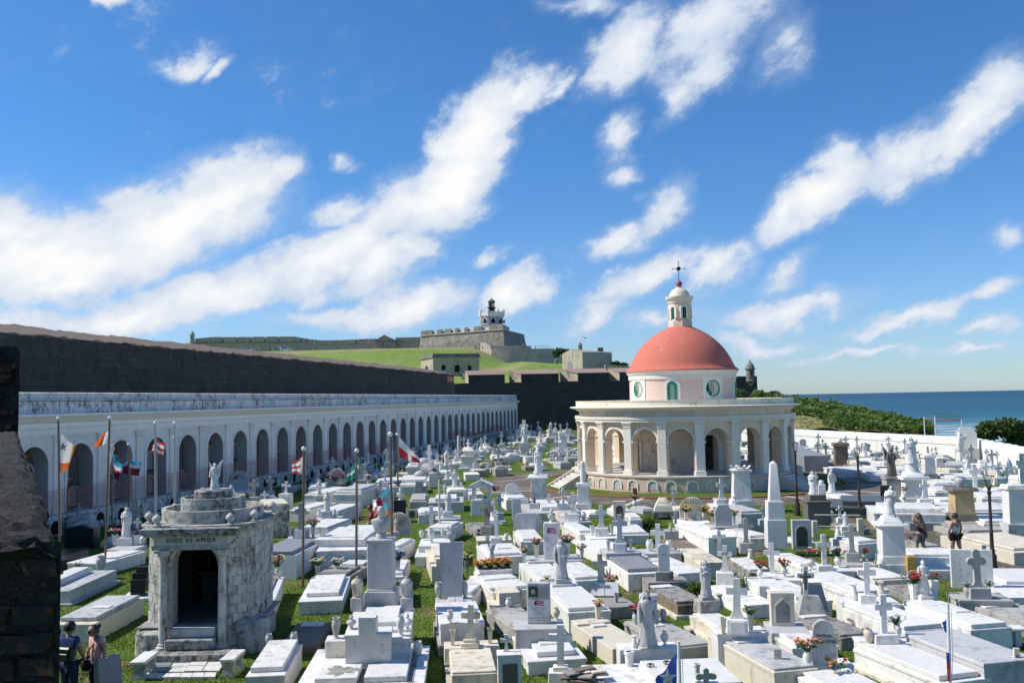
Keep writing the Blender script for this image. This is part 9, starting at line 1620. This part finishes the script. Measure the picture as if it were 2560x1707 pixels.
def autolabel(look, x, y):
 nm, lx, ly = min(LAND, key=lambda q: (q[1]-x)**2+(q[2]-y)**2*.5); a, b = atan2(x, y)-atan2(lx, ly), (x*x+y*y)**.5-(lx*lx+ly*ly)**.5
 rel = ('right of' if a > 0 else 'left of') if abs(a)*60 > abs(b)*.6 else ('behind' if b > 0 else 'in front of')
 key = (look, rel, nm); COUNT[key] = COUNT.get(key, 0)+1; n = COUNT[key]; od = ['', 'second ', 'third ', 'fourth ', 'fifth ', 'sixth ', 'seventh ', 'eighth ', 'ninth ', 'tenth ', 'eleventh ', 'twelfth '][min(n-1, 11)]
 return od+look+' '+rel+' '+nm
PATHPOLY = [P(8, 540, 1290), P(8, 1050, 1420), P(8, 1700, 1560), P(4, 2350, 640), P(4, 2600, 700), P(4, 2600, 440), P(4, 2350, 340), P(8, 2000, 1420), P(8, 1650, 1370), P(8, 1250, 1290), P(8, 870, 1180), P(8, 540, 1130)]
def inpoly(x, y, pl):
 c = False
 for i in range(len(pl)):
  a, b = pl[i], pl[i-1]
  if (a.y > y) != (b.y > y) and x < (b.x-a.x)*(y-a.y)/(b.y-a.y)+a.x: c = not c
 return c
CN = Vector((CDIR.y, -CDIR.x, 0))
def free(x, y, r):
 u, v = project((x, y, 0))
 if not -60 < u < 2620 or v > 1790: return False
 if (Vector((x, y, 0))-C0).dot(CN) < 1.6+r: return False
 if y > 176: return False
 if (x-CH.x)**2+(y-CH.y)**2 < (PATH_R+.8)**2: return False
 for a, b in ((Vector((20, 158, 0)), atY(1976, 1072, 111)), (atY(1976, 1072, 111), atY(2434, 1093, 83)), (atY(2434, 1093, 83), atY(2600, 1126, 65))):
  d = Vector((b.x-a.x, b.y-a.y, 0)); n = Vector((d.y, -d.x, 0)).normalized()
  if min(a.y, b.y)-3 < y < max(a.y, b.y)+3 and (Vector((x, y, 0))-Vector((a.x, a.y, 0))).dot(n)*(1) > -1.3 and n.x > 0: return False
  if min(a.y, b.y)-3 < y < max(a.y, b.y)+3 and n.x < 0 and (Vector((x, y, 0))-Vector((a.x, a.y, 0))).dot(n) < 1.3: return False
 if inpoly(x, y, PATHPOLY): return False
 return all((x-a)**2+(y-b)**2 > (r+c)**2 for a, b, c in OCC)
DIRL = Vector((sin(radians(-9.3)), cos(radians(-9.3)), 0)); DIRX = Vector((DIRL.y, -DIRL.x, 0))
MATW = [('wm', 'white marble'), ('wm', 'white marble'), ('wp', 'whitewashed'), ('wp', 'whitewashed'), ('gm', 'grey marble'), ('gm', 'grey marble'), ('cr', 'cream'), ('co', 'grey concrete'), ('dk', 'dark worn')]
rf = random.Random(77); NG = 0; CM = {}
def fill_cross(x, y, z, rz, h, far):
 mt, mn_ = rf.choice([('wm', 'white'), ('wp', 'white'), ('wm', 'white'), ('gm', 'grey'), ('co', 'weathered')]); kd = rf.choice(['latin', 'latin', 'flare', 'trefoil']); wd = rf.choice([.5, .56, .62])
 key = (mt, kd, wd)
 if key not in CM: CM[key] = cross_mesh(1.0, wd, .16, kd).mesh('cross', mt); CM[mt+'p'] = MB().box(0, 0, 0, 1, .7, 1, .03, tx=.96, ty=.96).mesh('pedestal', mt)
 adj = {'latin': 'plain', 'flare': 'broad footed', 'trefoil': 'carved'}[kd]; sz = 'small' if h < .85 else ('tall' if h > 1.25 else 'medium')
 t = thing('stone_cross', autolabel('%s %s %s cross' % (sz, mn_, adj), x, y), 'cross', (x, y, z), rz, 'stone crosses on the graves'); ph = h*rf.uniform(.18, .35); o = put('pedestal', CM[mt+'p'], t); o.scale = (h*.42, h*.4, ph); o = put('cross', CM[key], t, (0, 0, ph)); o.scale = (h-ph,)*3; o.rotation_euler.y = rf.gauss(0, .025)
def fill(xc, yc, gap=1.0):
 global NG
 w, l, h = rf.uniform(.95, 1.35), rf.uniform(1.8, 2.4), rf.choice([.28, .38, .5, .62]); 
 if not free(xc, yc, .95): return
 mt, mn_ = rf.choice(MATW); rz = atan2(-DIRL.x, DIRL.y)+rf.gauss(0, .06); far = yc > 75; NG += 1; OCC.append((xc, yc, .95)); st = rf.random()
 slab = ((.08, .92, .06, .80, .10, rf.choice([None, None, 'gm', 'wm'])),) if st < .65 else (((.08, .92, .06, .8, .10, None), (.2, .8, .15, .7, .20, None)) if st < .85 else None); kind = 'slab' if st < .65 else ('tiered' if st < .85 else 'plain box')
 ht = 'low' if h < .35 else ('high' if h > .55 else 'mid height')
 tomb_at(autolabel('%s %s %s grave' % (ht, mn_, kind), xc, yc), (xc, yc, 0), w, l, rz, h, mt, slab, head=(.82, .99, .14, None) if rf.random() < .6 else None)
 q = rf.random(); hp = Vector((xc, yc, 0))+DIRL*l*.40; hz = h+.13
 if q < .52: fill_cross(hp.x, hp.y, hz, rz+rf.gauss(0, .1), rf.uniform(.7, 1.5), far)
 elif q < .64:
  key = rf.choice([('round', 'wm'), ('flat', 'wm'), ('gable', 'gm'), ('shoulder', 'wm')]); a = rf.uniform(.3, .5); hh = rf.uniform(.6, 1.1); t = thing('headstone', autolabel('%s topped %s headstone' % (key[0].replace('flat', 'straight').replace('gable', 'pointed').replace('shoulder', 'shouldered'), 'white' if key[1] == 'wm' else 'grey'), hp.x, hp.y), 'headstone', (hp.x, hp.y, hz), rz, 'headstones of the graves')
  o = dict(round=[(-a, 0)]+arc(0, hh-a*.75, a, pi, 0, 8, .75)+[(a, 0)], flat=[(-a, 0), (-a, hh), (a, hh), (a, 0)], gable=[(-a, 0), (-a, hh*.8), (0, hh), (a, hh*.8), (a, 0)], shoulder=[(-a, 0), (-a, hh*.62)]+arc(0, hh-a*.8, a*.8, pi, 0, 8)+[(a, hh*.62), (a, 0)])[key[0]]; m = MB(); m.prism(o, -.06, .06); m.build('stone', key[1], t)
 elif q < .70 and yc < 130:
  t = thing('statue', autolabel('%s standing saint statue' % rf.choice(['small white', 'veiled white']), hp.x, hp.y), 'statue', (hp.x, hp.y, hz), rz, 'statues on the graves'); robed_mesh(rf.uniform(.8, 1.3), True, rf.choice(['pray', 'open', 'side']), NG).build('figure', 'wm', t, (0, 0, .04), ang=50)
 if rf.random() < .34 and yc < 110:
  for s_ in ((-1, 1) if rf.random() < .5 else (1,)):
   p = hp+DIRX*(s_*w*.32)-DIRL*.12; kd = rf.choice(['urn', 'taper', 'pot', 'tall']); h2 = rf.uniform(.3, .45); key = (kd, 'wm', 1.0)
   if key not in VCACHE: m = MB(); m.lathe(URN[kd], seg=4 if kd == 'taper' else 12, a0=pi/4 if kd == 'taper' else 0); VCACHE[key] = m.mesh('body', 'wm')
   t = thing('vase', autolabel('white %s vase' % dict(urn='footed', taper='square', pot='round', tall='slim')[kd], p.x, p.y), 'vase', (p.x, p.y, hz), 0, 'stone vases on the graves'); o = put('body', VCACHE[key], t); o.scale = (h2,)*3
   if rf.random() < .55: cs = rf.choice([['b_red', 'b_white'], ['b_pink', 'b_purple'], ['b_yellow', 'b_orange'], ['b_white', 'b_yellow'], ['b_red', 'b_pink']]); flowers(autolabel('bunch of %s and %s flowers' % tuple(c[2:] for c in cs), p.x, p.y), (p.x, p.y, hz+h2*.92), .24, cs, 12)
def fill_zone(x0, x1, y0, y1, dx, dy, prob):
 y = y0
 while y < y1:
  x = x0+rf.uniform(0, dx)
  while x < x1:
   if rf.random() < prob: fill(x+rf.gauss(0, .12)+DIRL.x*(y-y0), y+rf.gauss(0, .25))
   x += dx*rf.uniform(.95, 1.15)
  y += dy
fill_zone(-26, 6, 38, 62, 1.8, 2.95, .75); fill_zone(18, 48, 42, 108, 2.0, 3.2, .8); fill_zone(-22, 20, 62, 104, 2.1, 3.4, .72); fill_zone(-14, 34, 104, 172, 3.0, 5.2, .62); fill_zone(-3, 13, 25, 40, 1.5, 2.4, .55); fill_zone(11, 22, 22, 45, 1.6, 2.6, .6)
NL = 0; LM = {}
def ledgers(x0, x1, y0, y1, n, rad):
 global NL
 for _ in range(n*6):
  if NL >= 250: return
  y = y0+(y1-y0)*rf.random()**1.15; x = rf.uniform(x0, x1)
  if not free(x, y, rad): continue
  OCC.append((x, y, rad)); NL += 1; mt, mn_ = rf.choice([('wm', 'white marble'), ('gm', 'grey marble'), ('co', 'rough concrete'), ('cr', 'cream'), ('wp', 'whitewashed'), ('dk', 'dark mouldy'), ('gr', 'grey granite')]); v = rf.randrange(3)
  if (mt, v) not in LM:
   w, l, h = .72+.12*v, 1.5+.2*v, (.14, .22, .30)[v]; LM[(mt, v)] = (MB().box(0, 0, -.02, w, l, h, .012).mesh('base', mt), lid(0, .02, h-.025, w*.86, l*.82, .07).mesh('slab', mt), h, l)
  a, b, h, l = LM[(mt, v)]; rz = atan2(-DIRL.x, DIRL.y)+rf.gauss(0, .08)
  t = thing('flat_ledger', autolabel('%s %s flat ledger' % (('narrow', 'medium', 'broad')[v], mn_), x, y), 'ledger', (x, y, 0), rz, 'low ledgers between the graves'); t['kind'] = 'thing'; put('base', a, t); put('slab', b, t)
  q = rf.random(); hp = Vector((x, y, 0))+DIRL*l*.42
  if q < .38: fill_cross(hp.x, hp.y, h+.04, rz, rf.uniform(.5, .95), False)
  elif q < .5 and y < 100: flowers(autolabel('loose bunch of %s flowers' % ('red' if q < .44 else 'pink'), hp.x, hp.y), (hp.x, hp.y, h+.06), .2, ['b_red', 'b_white'] if q < .44 else ['b_pink', 'b_purple'], 10)
ledgers(-26, 12, 38, 110, 130, .66); ledgers(18, 46, 42, 104, 50, .66); ledgers(-6, 22, 23, 44, 55, .62); ledgers(-10, 30, 100, 165, 60, .8)
print('filler', NG, NL)
